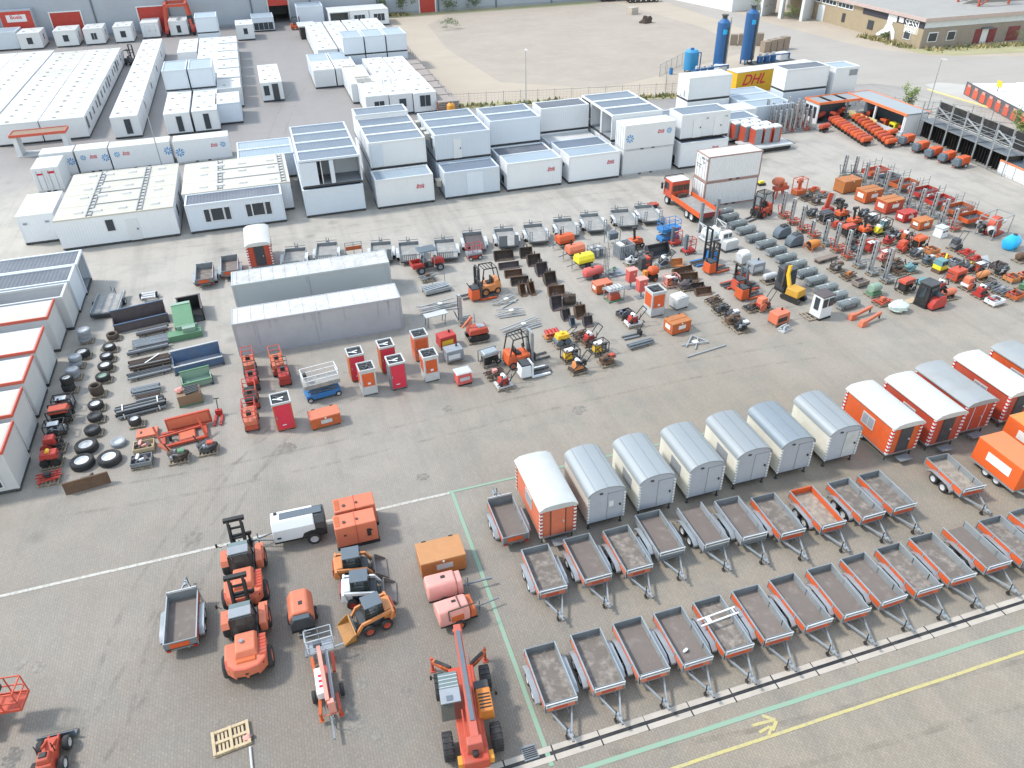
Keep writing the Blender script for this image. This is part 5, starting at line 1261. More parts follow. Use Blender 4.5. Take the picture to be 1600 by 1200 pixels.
def pinkopen_b(r):
 L, W = 1.85, 1.15; x, y = L/2, W/2
 b = MB(); b.prism([(-y, .45), (y, .45), (y, .95), (y-.3, 1.28), (-y+.2, 1.28), (-y, .95)], 'x', -x, x-.35); b.build('canopy', PINK, r, bev=.08)
 b = MB(); b.box(x-.35, x, -y+.05, y-.05, .45, .95, 0, .05, .05); b.build('nose', RUSTO, r, bev=.05)
 b = MB(); b.box(-.35, .25, -y-.012, -y+.3, .6, .98); b.build('service_hatch', RUSTO, r)
 b = MB(); b.bar((-.45, -y+.1, 1.3), (.9, -y+.12, 1.32), .05); b.bar((.15, -y+.1, 1.3), (.15, y-.2, 1.3), .05); b.bar((-.45, -y+.1, 1.3), (-.45, -y-.05, .8), .05); b.build('lifting_frame', RUSTD, r)
 b = MB(); b.cb(-.05, .05, 1.27, .2, .12, .04); b.build('exhaust_cover', BLACK, r)
 b = MB(); b.box(-x+.05, x, -y+.05, y-.05, .33, .45); b.build('chassis', BLACK, r)
 for sy in (-1, 1): wheel(r, .0, sy*(y+.02), .3, .3, .17, 'y', RUSTO)
 b = MB(); b.bar((x, 0, .42), (x+1.3, .1, .42), .06); b.cyl((x+.3, .1, .05), (x+.3, .1, .7), .03); b.build('drawbar', GALVD, r)
put('road_compressor', 'compressor', pinkopen_b, (), 3.95, 23.15, 4, 'pink bleached road compressor with open hatch and dark lifting frame')
def chest_b(r, w, d, h, m, mt, plate, ribs):
 x, y = w/2, d/2
 b = MB(); b.box(-x+.03, x-.03, -y+.03, y-.03, .1, h-.1); b.build('box_body', m, r, bev=.015)
 b = MB(); b.box(-x, x, -y, y, h-.1, h, 0, .015, .015)
 if ribs: b.box(-x+.1, x-.1, -.04, .04, h, h+.03)
 b.build('lid', mt, r, bev=.02)
 for sx in (-1, 1):
  b = MB(); b.box(sx*(x-.12), sx*(x-.34), -y+.03, y-.03, 0, .1); b.build('skid', RUSTD, r)
  b = MB(); b.cb(sx*x*.6, y-.02, h, .22, .05, .03); b.build('hinge', BLACK, r)
 b = MB(); b.cb(0, -y-.01, h-.16, .1, .05, .09); b.build('latch', PLATEW, r)
 if plate:
  b = MB(); b.box(-w*.16, w*.2, -y+.005, -y+.05, h*.42, h*.72); b.build('name_plate', LGREY if plate == 1 else PLATEW, r)
  if plate == 2:
   b = MB(); b.box(-x+.005, -x+.05, -d*.25, d*.25, h*.4, h*.75); b.build('end_plate', PLATEW, r)
put('tool_chest', 'chest', chest_b, (2.35, 1.5, 1.15, BROWN, mat('sun bleached orange lid', (.43, .205, .085), var=.15, dirt=.4, dcol=(.4, .2, .09)), 1, False), 4.07, 26.7, 0, 'big orange brown tool chest beside the green line')
def spiderlift_b(r):
 """towed articulated boom lift, drawbar towards -y"""
 b = MB(); b.bar((0, -1.2, .5), (0, 1.2, .5), .3, .25); b.build('chassis', ORED, r)
 b = MB(); b.bar((-.3, -1.0, .5), (0, -1.95, .5), .07); b.bar((.35, -1.0, .5), (.05, -1.95, .5), .07); b.bar((0, -1.9, .5), (0, -2.9, .48), .1); b.box(-.05, .05, -3.1, -2.85, .42, .53); b.cyl((.14, -2.3, .08), (.14, -2.3, .95), .035); b.build('drawbar', GALVD, r)
 b = MB(); b.cyl((-.42, -1.75, .55), (.5, -1.75, .55), .03); b.path([(-.42, -1.75, .55), (-.5, -1.5, .55), (-.45, -1.2, .55)], .05); b.build('bumper_rail', SALMON, r)
 for sx in (-1, 1): wheel(r, sx*.72, -.35, .34, .34, .2, 'x', LGREY)
 b = MB(); b.box(-.5, .05, -.85, .75, .7, 1.2); b.build('battery_box', WHITE, r, bev=.03)
 b = MB()
 for k in range(3): b.box(-.35+.02, -.15, -.5+k*.32, -.36+k*.32, 1.2, 1.215)
 b.build('box_lettering', TXTRED, r)
 b = MB(); b.bar((-.02, -1.5, 1.35), (-.08, 1.95, 1.55), .2, .24); b.build('upper_boom', mat('pale dusty red paint', (.58, .25, .2)), r)
 b = MB(); b.bar((.25, -1.3, 1.05), (.28, 1.7, 1.2), .16, .2); b.build('lower_boom', GREY, r)
 b = MB(); b.cb(.12, -1.55, .6, .42, .36, .8, 0, .05, .05); b.build('turret', mat('pale dusty red paint', (.58, .25, .2)), r)
 for i, (x0, y0, x1, y1) in enumerate(((-.42, -.7, -.5, -1.75), (.45, -.7, .5, -1.75), (-.5, .7, -.55, 1.75), (.5, .7, .55, 1.75))):
  b = MB(); b.bar((x0, y0, .55), (x1, y1, .75), .16, .22); b.cyl((x1, y1, .3), (x1, y1, .85), .06); b.cb(x1, y1, .26, .24, .24, .05); b.build('outrigger', ORED if i % 2 else RUSTO, r)
 b = MB(); x, y0, y1 = .72, 1.95, 2.75
 for z in (.95, 1.4, 1.9): b.path([(-x, y0, z), (x, y0, z), (x, y1, z), (-x, y1, z), (-x, y0, z)], .04)
 for u in (-x, 0, x):
  for v in (y0, y1): b.bar((u, v, .8), (u, v, 1.92), .035)
 b.build('basket_rails', ALU, r)
 b = MB(); b.box(-x, x, y0, y1, .78, .82); b.build('basket_floor', GREY, r)
 b = MB(); b.cb(-.1, 1.86, 1.5, .45, .12, .3); b.build('control_panel', SLATE, r)
 b = MB(); b.cyl((.7, 2.0, .9), (1.25, 2.05, .9), .06); b.build('pipe', GALV, r)
put('towed_boom_lift', 'boom lift', spiderlift_b, (), -2.3, 21.2, 1, 'red and white towed boom lift with folded arm and basket')
def pallet_b(r, w, d, m):
 x, y = w/2, d/2
 b = MB(); n = 6
 for i in range(n):
  u = -x+(w-.1)*i/(n-1); b.box(u, u+.1, -y, y, .118, .14)
 for v in (-y, -.05, y-.1): b.box(-x, x, v, v+.1, .095, .117)
 b.build('top_boards', m, r)
 b = MB()
 for v in (-y, -.05, y-.1):
  for u in (-x, -.06, x-.12): b.box(u, u+.12, v, v+.1, .02, .094)
 for v in (-y, -.05, y-.1): b.box(-x, x, v, v+.1, 0, .02)
 b.build('bottom_boards', m, r)
def nearpallet_b(r):
 x, y = .75, .55
 b = MB()
 for v in (-y, -.06, y-.12): b.box(-x, x, v, v+.12, .08, .14)
 for u in (-x, -.06, x-.12): b.box(u, u+.12, -y, y, .141, .165)
 for i in range(3):
  for s in (-1, 1): b.box(s*(.18+i*.15)-.045, s*(.18+i*.15)+.045, -y, y, .03, .079)
 b.build('top_boards', WOODN, r)
 b = MB()
 for v in (-y, -.06, y-.12): b.box(-x, x, v, v+.12, 0, .03)
 b.build('bottom_boards', WOODN, r)
put('pallet', 'pallet', nearpallet_b, (), -6.37, 20.23, 6, 'fresh yellow wooden pallet lying alone in the foreground')
def scrap_b(r):
 b = MB(); b.blob((0, 0, .1), (.18, .14, .1), 3, 8, 5, .35); b.build('tangle', PINK, r)
 b = MB(); b.blob((.15, .05, .08), (.1, .1, .08), 9, 7, 4, .3); b.build('dark_tangle', RUSTP, r)
put('tangled_strap', 'strap', scrap_b, (), -5.71, 20.02, 0, 'tangled red and white strap on the corner of the pallet', z=.02)
def pole_b(r):
 b = MB(); b.cyl((0, 0, .05), (0, -1.7, .05), .05, n=10); b.build('tube', LGREY, r)
put('pole', 'pole', pole_b, (), -5.64, 19.62, 3, 'pale pole lying on the pavers below the fresh pallet')
def miniloader_b(r):
 """small articulated wheel loader, blade towards +y"""
 b = MB(); b.box(-.5, .42, -1.2, -.1, .45, 1.05, 0, .06, .06); b.build('engine_body', ORED, r, bev=.06)
 b = MB(); b.box(-.4, .32, -1.0, -.3, 1.05, 1.35, 0, .08, .08); b.build('hood', ORED, r, bev=.05)
 b = MB(); b.cb(-.05, -.62, 1.35, .42, .34, .08, 0, .03, .03); b.build('seat', BLACK, r, bev=.03)
 b = MB(); b.box(-.4, .35, -.1, .75, .4, .85); b.build('front_frame', ORED, r, bev=.04)
 for sx in (-.28, .22):
  b = MB(); b.bar((sx, -.05, 1.15), (sx, 1.0, .55), .1, .16); b.build('lift_arm', ORED, r)
 for sx in (-1, 1):
  for y in (-.75, .5): wheel(r, sx*.66, y, .4, .4, .32, 'x', LGREY)
 b = MB(); b.cyl((-.45, -.25, 1.0), (-.45, -.25, 1.75), .03); b.cyl((.38, -.25, 1.0), (.38, -.25, 1.75), .03); b.build('lever', BLACK, r)
 b = MB(); b.prism([(1.0, .1), (1.45, .05), (1.45, .1), (1.08, .2), (1.08, .6), (1.0, .62)], 'x', -.95, .95); b.build('bucket', SLATE, r)
 b = MB(); b.box(-.95, .95, 1.4, 1.5, .03, .1); b.build('bucket_edge', RUST, r)
put('mini_loader', 'loader', miniloader_b, (), -13.27, 21.66, -2, 'small orange wheel loader with dark bucket at the bottom left')
def boomlift_b(r):
 """basket end of a self propelled boom lift; the rest is outside the photo"""
 b = MB(); x0, x1, y = -.65, .65, .45
 for z in (1.2, 1.65, 2.2): b.path([(x0, -y, z), (x1, -y, z), (x1, y, z), (x0, y, z), (x0, -y, z)], .05)
 for u in (x0, 0, x1):
  for v in (-y, y): b.bar((u, v, 1.1), (u, v, 2.22), .04)
 b.build('basket_rails', ORED, r)
 b = MB(); b.box(x0, x1, -y, y, 1.05, 1.15); b.build('basket_floor', ORED, r)
 b = MB(); b.cb(-.3, 0, 1.9, .5, .5, .25); b.build('control_panel', DARK, r)
 b = MB(); b.bar((-3.4, .2, 1.6), (-.65, .1, 1.2), .25, .3); b.build('boom', ORED, r)
 b = MB(); b.box(-3.6, -1.2, -.7, .9, .45, 1.3); b.build('turret', ORED, r, bev=.05)
 for x in (-3.2, -1.5):
  for yy in (-.85, 1.0): wheel(r, x, yy, .4, .4, .3, 'y', LGREY)
 b = MB(); b.box(-1.2, -.7, -.9, -.6, .5, .7); b.build('bumper', ORED, r)
put('boom_lift', 'boom lift', boomlift_b, (), -15.04, 24.07, -8, 'red boom lift basket cut by the left edge')
DRED = mat('dusty faded red paint', (.44, .10, .07), dirt=.15)
def rotehandler_b(r):
 """large rotating telehandler, boom pointing away (+y) and upwards, stabilisers out"""
 b = MB(); b.box(-.62, .62, -2.4, 2.0, .7, 1.15); b.build('chassis', ORED, r, bev=.04)
 for sx in (-1, 1):
  for y in (1.45, -1.65):
   o = wheel(r, sx*1.12, y, .62, .62, .5, 'x', ORED)
   b = MB()
   for k in range(14):
    a = 2*math.pi*k/14; b.cb(0, math.cos(a)*.6, math.sin(a)*.6-.02, .46, .07, .06)
   b.build('tread', RUBBER, o)
 b = MB(); b.box(-1.25, -.22, -.75, 1.05, 1.15, 2.35, 0, .04, .1); b.build('cab', GLASSC, r, bev=.03)
 b = MB(); b.box(-1.2, -.28, -.65, .1, 2.36, 2.42); b.build('cab_roof', GREY, r, bev=.02)
 b = MB(); b.box(-.92, -.64, -.55, -.3, 2.42, 2.45); b.build('roof_hatch', SLATE, r)
 b = MB(); b.box(-1.18, -.3, .12, .95, 2.33, 2.38)
 b.build('roof_window', GLASSG, r)
 b = MB()
 for k in range(4): b.box(-1.18, -.3, .18+k*.2, .21+k*.2, 2.38, 2.40)
 b.build('roof_guard', LGREY, r)
 b = MB(); b.box(.45, 1.2, -.95, .35, .95, 1.65, 0, .04, .04); b.build('engine_hood', mat('amber orange hood', (.58, .20, .035)), r, bev=.06)
 b = MB()
 for k in range(5): b.box(.55, 1.1, -.75+k*.17, -.68+k*.17, 1.65, 1.665)
 b.build('hood_louvre', BLACK, r)
 b = MB(); b.box(.45, 1.15, .4, .85, .95, 1.45); b.build('engine_tank', DARK, r, bev=.04)
 b = MB(); b.bar((.05, -2.3, 1.95), (.1, 3.1, 2.35), .36, .42); b.build('boom', DRED, r)
 b = MB(); b.bar((.08, -1.6, 2.24), (.1, 3.0, 2.6), .2, .06); b.build('boom_cover', SLATE, r)
 b = MB()
 for sx in (-.34, .34): b.bar((sx, -2.6, 1.7), (sx*.9, -.8, 1.95), .07); b.bar((sx*.7+.06, -2.2, 2.0), (sx*.7+.2, 1.8, 2.2), .03)
 b.build('hydraulic_line', ORED, r)
 b = MB(); b.box(-.38, .42, -2.75, -2.15, 1.3, 2.15, 0, .06, .1); b.build('boom_pivot', DRED, r, bev=.04)
 b = MB(); b.box(-.6, .6, -3.1, -2.5, .8, 1.5); b.build('counterweight', ORED, r, bev=.08)
 b = MB(); b.cyl((0, -2.8, 1.5), (0, -2.8, 1.75), .14); b.build('air_cap', BLACK, r)
 for sx in (-1, 1):
  b = MB(); b.box(sx*.5, sx*.8, -3.0, -2.6, 1.0, 1.35); b.build('work_light', mat('amber paint', (.62, .27, .03)), r)
  b = MB(); b.path([(sx*.3, 1.9, .95), (sx*.85, 2.25, 1.0), (sx*1.3, 2.75, .9)], .2); b.build('stabiliser_arm', RUSTO, r)
  b = MB(); b.bar((sx*.5, 2.05, 1.12), (sx*1.2, 2.62, 1.05), .15, .12); b.build('stabiliser_cover', BLACK, r)
  b = MB(); b.cyl((sx*1.35, 2.85, .02), (sx*1.35, 2.85, 1.05), .07); b.cb(sx*1.35, 2.85, 0, .26, .26, .05); b.build('stabiliser_foot', ORED, r)
 b = MB(); b.box(-.08, .28, 3.05, 3.45, 2.15, 2.55); b.cyl((-.14, 3.25, 2.3), (.34, 3.25, 2.3), .1); b.build('boom_head', DRED, r, bev=.03)
 b = MB(); b.bar((-1.2, 1.0, 1.9), (-1.5, 1.15, 1.95), .03); b.cb(-1.5, 1.15, 1.75, .1, .06, .3); b.build('mirror', BLACK, r)
 b = MB(); b.bar((1.15, .4, 1.3), (1.45, .3, 1.35), .03); b.cb(1.45, .25, 1.1, .12, .25, .3); b.build('mirror', BLACK, r)
put('rotating_telehandler', 'telehandler', rotehandler_b, (), 3.2, 18.15, -6, 'large red rotating telehandler with raised boom and grey cab')

# ------------------------------------------------------------------ hire machines laid out in the middle of the yard
K = dict(W=WOODN, L=LGREY, o=ORANGE, r=RED, s=SALMON, y=YELLOW, Y=YELB, g=GREY, l=LGREY, w=WHITE, k=BLACK, d=DARK, G=GALV, D=GALVD, u=RUST, U=RUSTD, b=BLUE, n=BROWN, p=PINK, e=GREEN, E=GREENL, t=TEAL, A=ALU, R=ORED, S=SLATE, O=RUSTO, P=RUSTP, C=CRIM, c=CAT)
PN = [0]
def pal(x, y, label, w=1.2, d=1.0, m=WOOD, rz=0):
 PN[0] += 1
 put('pallet', 'pallet', pallet_b, (w, d, m), x, y, rz, 'wooden pallet under the '+label, 'wooden pallets in the yard')
def mini_b(r, kind, m, m2):
 m, m2 = K[m], K[m2]
 if kind == 'plate':      # vibrating plate
  b = MB(); b.box(-.38, .38, -.26, .26, .02, .08); b.box(-.38, -.3, -.26, .26, .08, .16); b.build('base_plate', m2, r)
  b = MB(); b.cb(-.02, 0, .12, .46, .4, .34, 0, .04, .04); b.build('engine', m, r, bev=.02)
  b = MB(); b.cyl((.0, -.15, .5), (.0, .15, .5), .1); b.build('fuel_tank', WHITE, r)
  b = MB(); b.path([(.2, -.2, .3), (.62, -.2, .8), (.62, .2, .8), (.2, .2, .3)], .035); b.build('handle', BLACK, r)
 elif kind == 'roller':
  for u in (-.25, .3):
   b = MB(); b.cyl((u, -.32, .22), (u, .32, .22), .22, n=14); b.build('drum', m2, r)
  b = MB(); b.box(-.4, .45, -.28, .28, .42, .72, 0, .05, .04); b.build('engine_body', m, r, bev=.03)
  b = MB(); b.cyl((0, -.12, .76), (0, .12, .76), .1); b.build('fuel_tank', YELLOW, r)
  b = MB(); b.path([(.4, -.2, .6), (.95, -.15, 1.0), (.95, .15, 1.0), (.4, .2, .6)], .035); b.build('handle', BLACK, r)
 elif kind == 'pump':     # engine driven pump in a frame
  b = MB()
  for v in (-.3, .3): b.path([(-.45, v, .03), (-.45, v, .62), (.45, v, .62), (.45, v, .03), (-.45, v, .03)], .04)
  for u in (-.45, .45):
   for z in (.05, .62): b.bar((u, -.3, z), (u, .3, z), .04)
  b.build('frame', m2, r)
  b = MB(); b.cb(-.15, 0, .08, .42, .42, .4, 0, .05, .05); b.build('engine', m, r, bev=.02)
  b = MB(); b.cyl((.1, 0, .25), (.42, 0, .25), .17, n=12); b.build('pump_housing', GREY, r)
  b = MB(); b.box(-.3, .2, -.18, .18, .5, .6); b.build('fuel_tank', WHITE if m is not ORANGE else m, r, bev=.02)
 elif kind == 'gen':      # open generator with canopy tank
  b = MB()
  for v in (-.35, .35): b.path([(-.55, v, .03), (-.55, v, .75), (.55, v, .75), (.55, v, .03), (-.55, v, .03)], .045)
  b.build('frame', m2, r)
  b = MB(); b.box(-.5, .5, -.32, .32, .55, .8, 0, .06, .06); b.build('fuel_tank', m, r, bev=.04)
  b = MB(); b.cb(-.2, 0, .06, .45, .5, .46); b.build('engine', BLACK, r, bev=.02)
  b = MB(); b.cyl((.08, 0, .28), (.48, 0, .28), .2, n=12); b.build('alternator', DARK, r)
  for v in (-.4, .4):
   b = MB(); b.tyre((.35, v, .16), 'y', .16, .08); b.build('wheel', RUBBER, r)
 elif kind == 'saw':      # floor saw or trowel with tall handle
  b = MB(); b.box(-.45, .35, -.26, .26, .18, .34); b.build('frame', m2, r)
  b = MB(); b.box(-.4, .15, -.24, .24, .34, .72, 0, .05, .03); b.build('engine_cover', m, r, bev=.03)
  b = MB(); b.lathe((-.3, -.33, .24), 'y', [(.27, -.02), (.27, .02)], 14); b.build('blade_guard', m, r)
  b = MB(); b.path([(.3, -.18, .4), (.75, -.18, 1.05), (.75, .18, 1.05), (.3, .18, .4)], .035); b.build('handle', BLACK, r)
  for v in (-.28, .28):
   b = MB(); b.tyre((.2, v, .14), 'y', .14, .07); b.build('wheel', RUBBER, r)
 elif kind == 'post':     # machine with a tall black steering post and wheels
  b = MB(); b.box(-.5, .45, -.33, .33, .3, .6, 0, .04, .04); b.build('body', m, r, bev=.04)
  b = MB(); b.box(-.45, .4, -.3, .3, .2, .3); b.build('chassis', BLACK, r)
  for u in (-.32, .32):
   for v in (-.34, .34):
    b = MB(); b.tyre((u, v, .18), 'y', .18, .12); b.build('wheel', RUBBER, r)
  b = MB(); b.bar((-.1, 0, .6), (-.2, 0, 1.35), .12); b.cb(-.2, 0, 1.3, .3, .2, .14); b.bar((-.2, -.2, 1.2), (-.2, .2, 1.2), .05); b.build('steering_post', m2, r)
 elif kind == 'frame':    # low tangle of bars: plough, ripper, drawbar
  b = MB(); q = random.Random(ord(r.name[-1])+int(m.name.__hash__()) % 7)
  for i in range(5): b.bar((-.6+q.uniform(-.1, .1), -.35+i*.17, .1+q.uniform(0, .1)), (.6+q.uniform(-.1, .1), -.3+i*.15, .15+q.uniform(0, .2)), .06)
  b.build('bars', m, r)
  b = MB(); b.bar((-.4, -.45, .12), (-.35, .45, .12), .08); b.bar((.35, -.45, .15), (.4, .45, .15), .08); b.build('cross_bars', m, r)
  b = MB(); b.cb(0, 0, .12, .3, .24, .3); b.build('hitch', m2, r)
 elif kind == 'tray':     # shallow crate with loose parts in it
  b = MB(); x, y = .6, .45
  b.box(-x, x, -y, -y+.04, 0, .32); b.box(-x, x, y-.04, y, 0, .32); b.box(-x, -x+.04, -y+.04, y-.04, 0, .32); b.box(x-.04, x, -y+.04, y-.04, 0, .32); b.box(-x, x, -y, y, 0, .03)
  b.build('crate', m2, r)
  q = random.Random(3)
  for i in range(5):
   b = MB(); u, v = q.uniform(-.42, .42), q.uniform(-.28, .28); a = q.uniform(0, 3)
   b.bar((u-math.cos(a)*.25, v-math.sin(a)*.18, .14+i*.03), (u+math.cos(a)*.25, v+math.sin(a)*.18, .22+i*.03), .1+.02*i); b.build('loose_part', m if i % 2 else RUSTP, r)
 elif kind == 'gascart':  # row of short bottles in a rack
  b = MB(); b.box(-.6, .6, -.32, .32, .0, .1); b.path([(-.6, -.32, .1), (-.6, -.32, .45), (.6, -.32, .45), (.6, -.32, .1)], .035); b.build('rack', m2, r)
  for i in range(4):
   b = MB(); u = -.42+i*.28; b.cyl((u, -.28, .32), (u, .3, .42), .13, n=10); b.build('bottle', m, r)
 elif kind == 'cylinder': # lying drum on a cradle
  b = MB(); b.cb(-.3, 0, 0, .1, .6, .25); b.cb(.3, 0, 0, .1, .6, .25); b.build('cradle', m2, r)
  b = MB(); b.lathe((0, 0, .42), 'x', [(.1, -.62), (.26, -.55), (.28, -.4), (.28, .4), (.26, .55), (.1, .62)], 14); b.build('drum', m, r)
 elif kind == 'heap':
  b = MB(); b.blob((0, 0, .22), (.5, .38, .28), 11, 9, 6, .3); b.build('heap', m, r)
  b = MB(); b.cb(.2, -.1, .3, .3, .25, .25); b.build('motor', m2, r)
  b = MB(); b.bar((-.3, .1, .3), (-.5, .2, .85), .05); b.build('lever', BLACK, r)
 elif kind == 'bigbox':
  b = MB(); b.box(-.55, .55, -.4, .4, .05, .75, 0, .02, .02); b.build('housing', m, r, bev=.03)
  b = MB(); b.box(-.45, .3, -.41, -.39, .2, .5); b.build('grille', m2, r)
  b = MB(); b.cyl((.25, .1, .75), (.25, .1, .9), .06); b.build('cap', BLACK, r)
 elif kind == 'lid':
  b = MB(); b.box(-.65, .65, -.45, .45, 0, .14, 0, .03, .03); b.build('slab', m, r, bev=.02)
  b = MB(); b.box(-.4, -.3, -.1, .1, .14, .17); b.build('handle', m2, r)
 elif kind == 'arms':     # crane arm lying on the ground
  b = MB(); b.bar((-.5, 0, .2), (1.2, .15, .45), .16, .2); b.build('arm', m, r)
  b = MB(); b.cb(-.55, 0, 0, .55, .4, .42, 0, .08, .05); b.build('pedestal', m, r, bev=.03)
  b = MB(); b.bar((1.1, .12, .42), (1.12, .12, .05), .08); b.build('hook', m2, r)
 if kind not in ('lid', 'tray', 'arms', 'gascart', 'cylinder', 'frame'):
  q = random.Random(len(kind)*7+len(m.name)); b = MB()
  for i in range(5): b.cb(q.uniform(-.35, .35), q.uniform(-.28, .2), q.uniform(.15, .5), q.uniform(.06, .16), q.uniform(.06, .16), q.uniform(.08, .2))
  b.path([(-.4, -.2, .2), (-.15, -.33, .5), (.2, -.3, .35), (.35, -.1, .55)], .035)
  b.build('engine_fittings', BLACK if m not in (BLACK, DARK, RUSTD) else GREY, r)
MINI = {'plate': ('plate_compactor', 'compactor'), 'roller': ('hand_roller', 'roller'), 'pump': ('framed_pump', 'pump'), 'gen': ('portable_generator', 'generator'), 'saw': ('floor_saw', 'floor saw'), 'post': ('wheeled_machine', 'machine'), 'frame': ('ground_attachment', 'attachment'), 'tray': ('parts_crate', 'crate'),
  'gascart': ('bottle_rack', 'bottle rack'), 'cylinder': ('drum_cradle', 'drum'), 'heap': ('small_machine', 'machine'), 'bigbox': ('boxed_machine', 'machine'), 'lid': ('steel_slab', 'slab'), 'arms': ('crane_arm', 'crane arm')}
def mini(kind, m, m2, x, y, label, rz=0, pallet=True, z=0):
 n, c = MINI[kind]
 if len(label.split()) < 4: label += ' among the laid out machines'
 if pallet: pal(x, y-.2, label, rz=rz*.2)
 put(n, c, mini_b, (kind, m, m2), x, y-.2, rz, label, z=(.142 if pallet else 0)+z)

def tyre_b(r, R_, w, rim, n):
 for i in range(n):
  b = MB(); b.tyre((.06*i, -.04*i, .001+w*(i+.5)), 'z', R_, w, n=22); o = b.build('tyre', {'b': RUSTD, 'L': GREY}.get(rim, RUBBER), r)
  if rim != 'b':
   b = MB(); b.rim((.06*i, -.04*i, .001+w*(i+.5)), 'z', R_, w*.9, n=16); b.build('rim', K[rim], o)
TY = 'spare wheels lying on pallets'
for i, (x, y, R_, w, rim, n, t, p_) in enumerate((
 (-16.60, 56.91, .42, .3, 'L', 3, 'stack of three pale grey wheels nearest the left modules', 1), (-16.47, 54.59, .46, .38, 'l', 1, 'black tyre below the pale grey wheel stack', 1), (-16.74, 53.32, .40, .34, 'L', 2, 'grey wheel pair below the black tyre', 1), (-16.73, 51.76, .40, .3, 'L', 2, 'grey wheel right behind the double black tyre', 1), (-16.75, 50.12, .38, .46, 'l', 2, 'two fat black tyres stacked by the red mixers', 1),
 (-14.62, 56.61, .40, .34, 'b', 1, 'brown rimless tyre at the top of the inner column', 1), (-14.67, 54.89, .40, .32, 'l', 1, 'grey black tyre beside the black rubber mat', 1), (-14.70, 53.51, .42, .34, 'l', 1, 'third tyre down the inner column, dark hub', 1), (-14.64, 52.15, .46, .34, 'w', 1, 'fourth tyre down the inner column, white ring', 1), (-14.64, 50.70, .44, .34, 'E', 1, 'fifth tyre down the inner column, green grey hub', 1),
 (-14.82, 48.97, .40, .62, 'b', 1, 'tall brown drum shaped tyre', 1), (-14.69, 47.23, .44, .34, 'w', 1, 'black tyre with white hub below the brown drum', 1), (-14.57, 45.86, .42, .32, 'd', 1, 'black tyre with dark hub on a pale pallet', 1), (-14.54, 44.36, .44, .34, 'd', 1, 'black tyre on a pale pallet above the big wheels', 1),
 (-14.72, 42.82, .62, .42, 'l', 1, 'big grey rimmed wheel, top of the three big ones', 0), (-14.74, 41.23, .62, .42, 'w', 1, 'big wheel with dirty white rim above the blade', 0), (-13.21, 41.09, .62, .42, 'w', 1, 'big wheel with bright white rim right of the others', 0), (-12.90, 42.72, .42, .26, 'L', 1, 'small blue grey wheel lying on bare pavers', 0), (-12.03, 44.49, .36, .4, 'w', 1, 'black tyre with white cap below the black pipes', 1))):
 if p_: pal(x+.12, y-.08, t, .95, .8)
 put('tyre_stack', 'wheel', tyre_b, (R_, w, rim, n), x, y, (i*37) % 90, t, TY, z=.142 if p_ else 0)
def mat_b(r):
 b = MB(); b.bar((0, -.3, .03), (.25, .3, .5), .45, .04); b.build('sheet', BLACK, r)
put('rubber_mat', 'mat', mat_b, (), -15.15, 55.25, -20, 'black rubber mat leaning beside the grey black tyre')
def blade_b(r):
 b = MB(); b.prism([(0, 0), (.12, .02), (.2, .4), (.14, .8), (.04, .8), (.08, .4)], 'x', -1.2, 1.2); b.build('mouldboard', RUST, r)
 b = MB(); b.box(-.3, .3, .15, .6, .2, .5); b.bar((0, .5, .3), (.3, 1.0, .3), .12); b.build('bracket', RUSTD, r)
put('dozer_attachment', 'dozer blade', blade_b, (), -14.15, 38.82, 8, 'rusty brown dozer blade standing below the big wheels')
for i, (x, y, k, a, t) in enumerate(((-16.70, 48.14, 'pump', 'r', 'pair of red mixers with white drums on a pallet'), (-16.65, 46.71, 'gen', 'R', 'red petrol mixers with white tops, second down'), (-16.73, 45.25, 'pump', 'd', 'dark engine with white tank beside a red rack'), (-16.55, 43.57, 'saw', 'r', 'red floor saw on a fresh wooden pallet'), (-16.53, 42.09, 'roller', 'r', 'red tiller with white tank and black wheel'), (-16.46, 40.54, 'frame', 'r', 'red plough frame on a fresh slatted pallet'))):
 mini(k, a, 'k', x, y, t)

# containers, troughs and pipes right of the tyres
def ramp_b(r):
 b = MB(); b.box(-1.0, 1.0, -1.7, 1.7, .35, .42); b.build('deck', GALVD, r)
 b = MB()
 for u in (-.62, .0, .62): b.box(u-.2, u+.2, -1.68, 1.68, .42, .435)
 b.build('deck_strip', DECKG, r)
 for sx in (-1, 1):
  b = MB(); b.box(sx*1.0, sx*1.06, -1.75, 1.75, .3, .6); b.build('side_rail', GALV, r)
  wheel(r, sx*1.16, .2, .28, .28, .18)
 b = MB(); b.box(-1.05, 1.05, -1.95, -1.72, .2, .45); b.build('tail_ramp', DARK, r)
 b = MB(); b.bar((0, 1.7, .4), (0, 2.6, .4), .09); b.cyl((-.12, 2.3, .05), (-.12, 2.3, .8), .03); b.cyl((.15, 2.2, .1), (.15, 2.2, .7), .04); b.build('drawbar', GALVD, r)
put('plant_trailer', 'trailer', ramp_b, (), -15.49, 62.22, -3, 'grey low plant trailer beside the open left module')
def smallframe_b(r):
 b = MB()
 for u in (-.55, .45): b.box(u, u+.1, -.6, .6, .25, .35)
 for v in (-.5, -.1, .3): b.box(-.5, .5, v, v+.2, .28, .34)
 b.build('frame', LGREY, r)
 for sx in (-1, 1): wheel(r, sx*.62, 0, .26, .26, .16)
put('axle_trolley', 'frame', smallframe_b, (), -12.48, 62.77, 0, 'small pale wheeled frame above the purple trough')
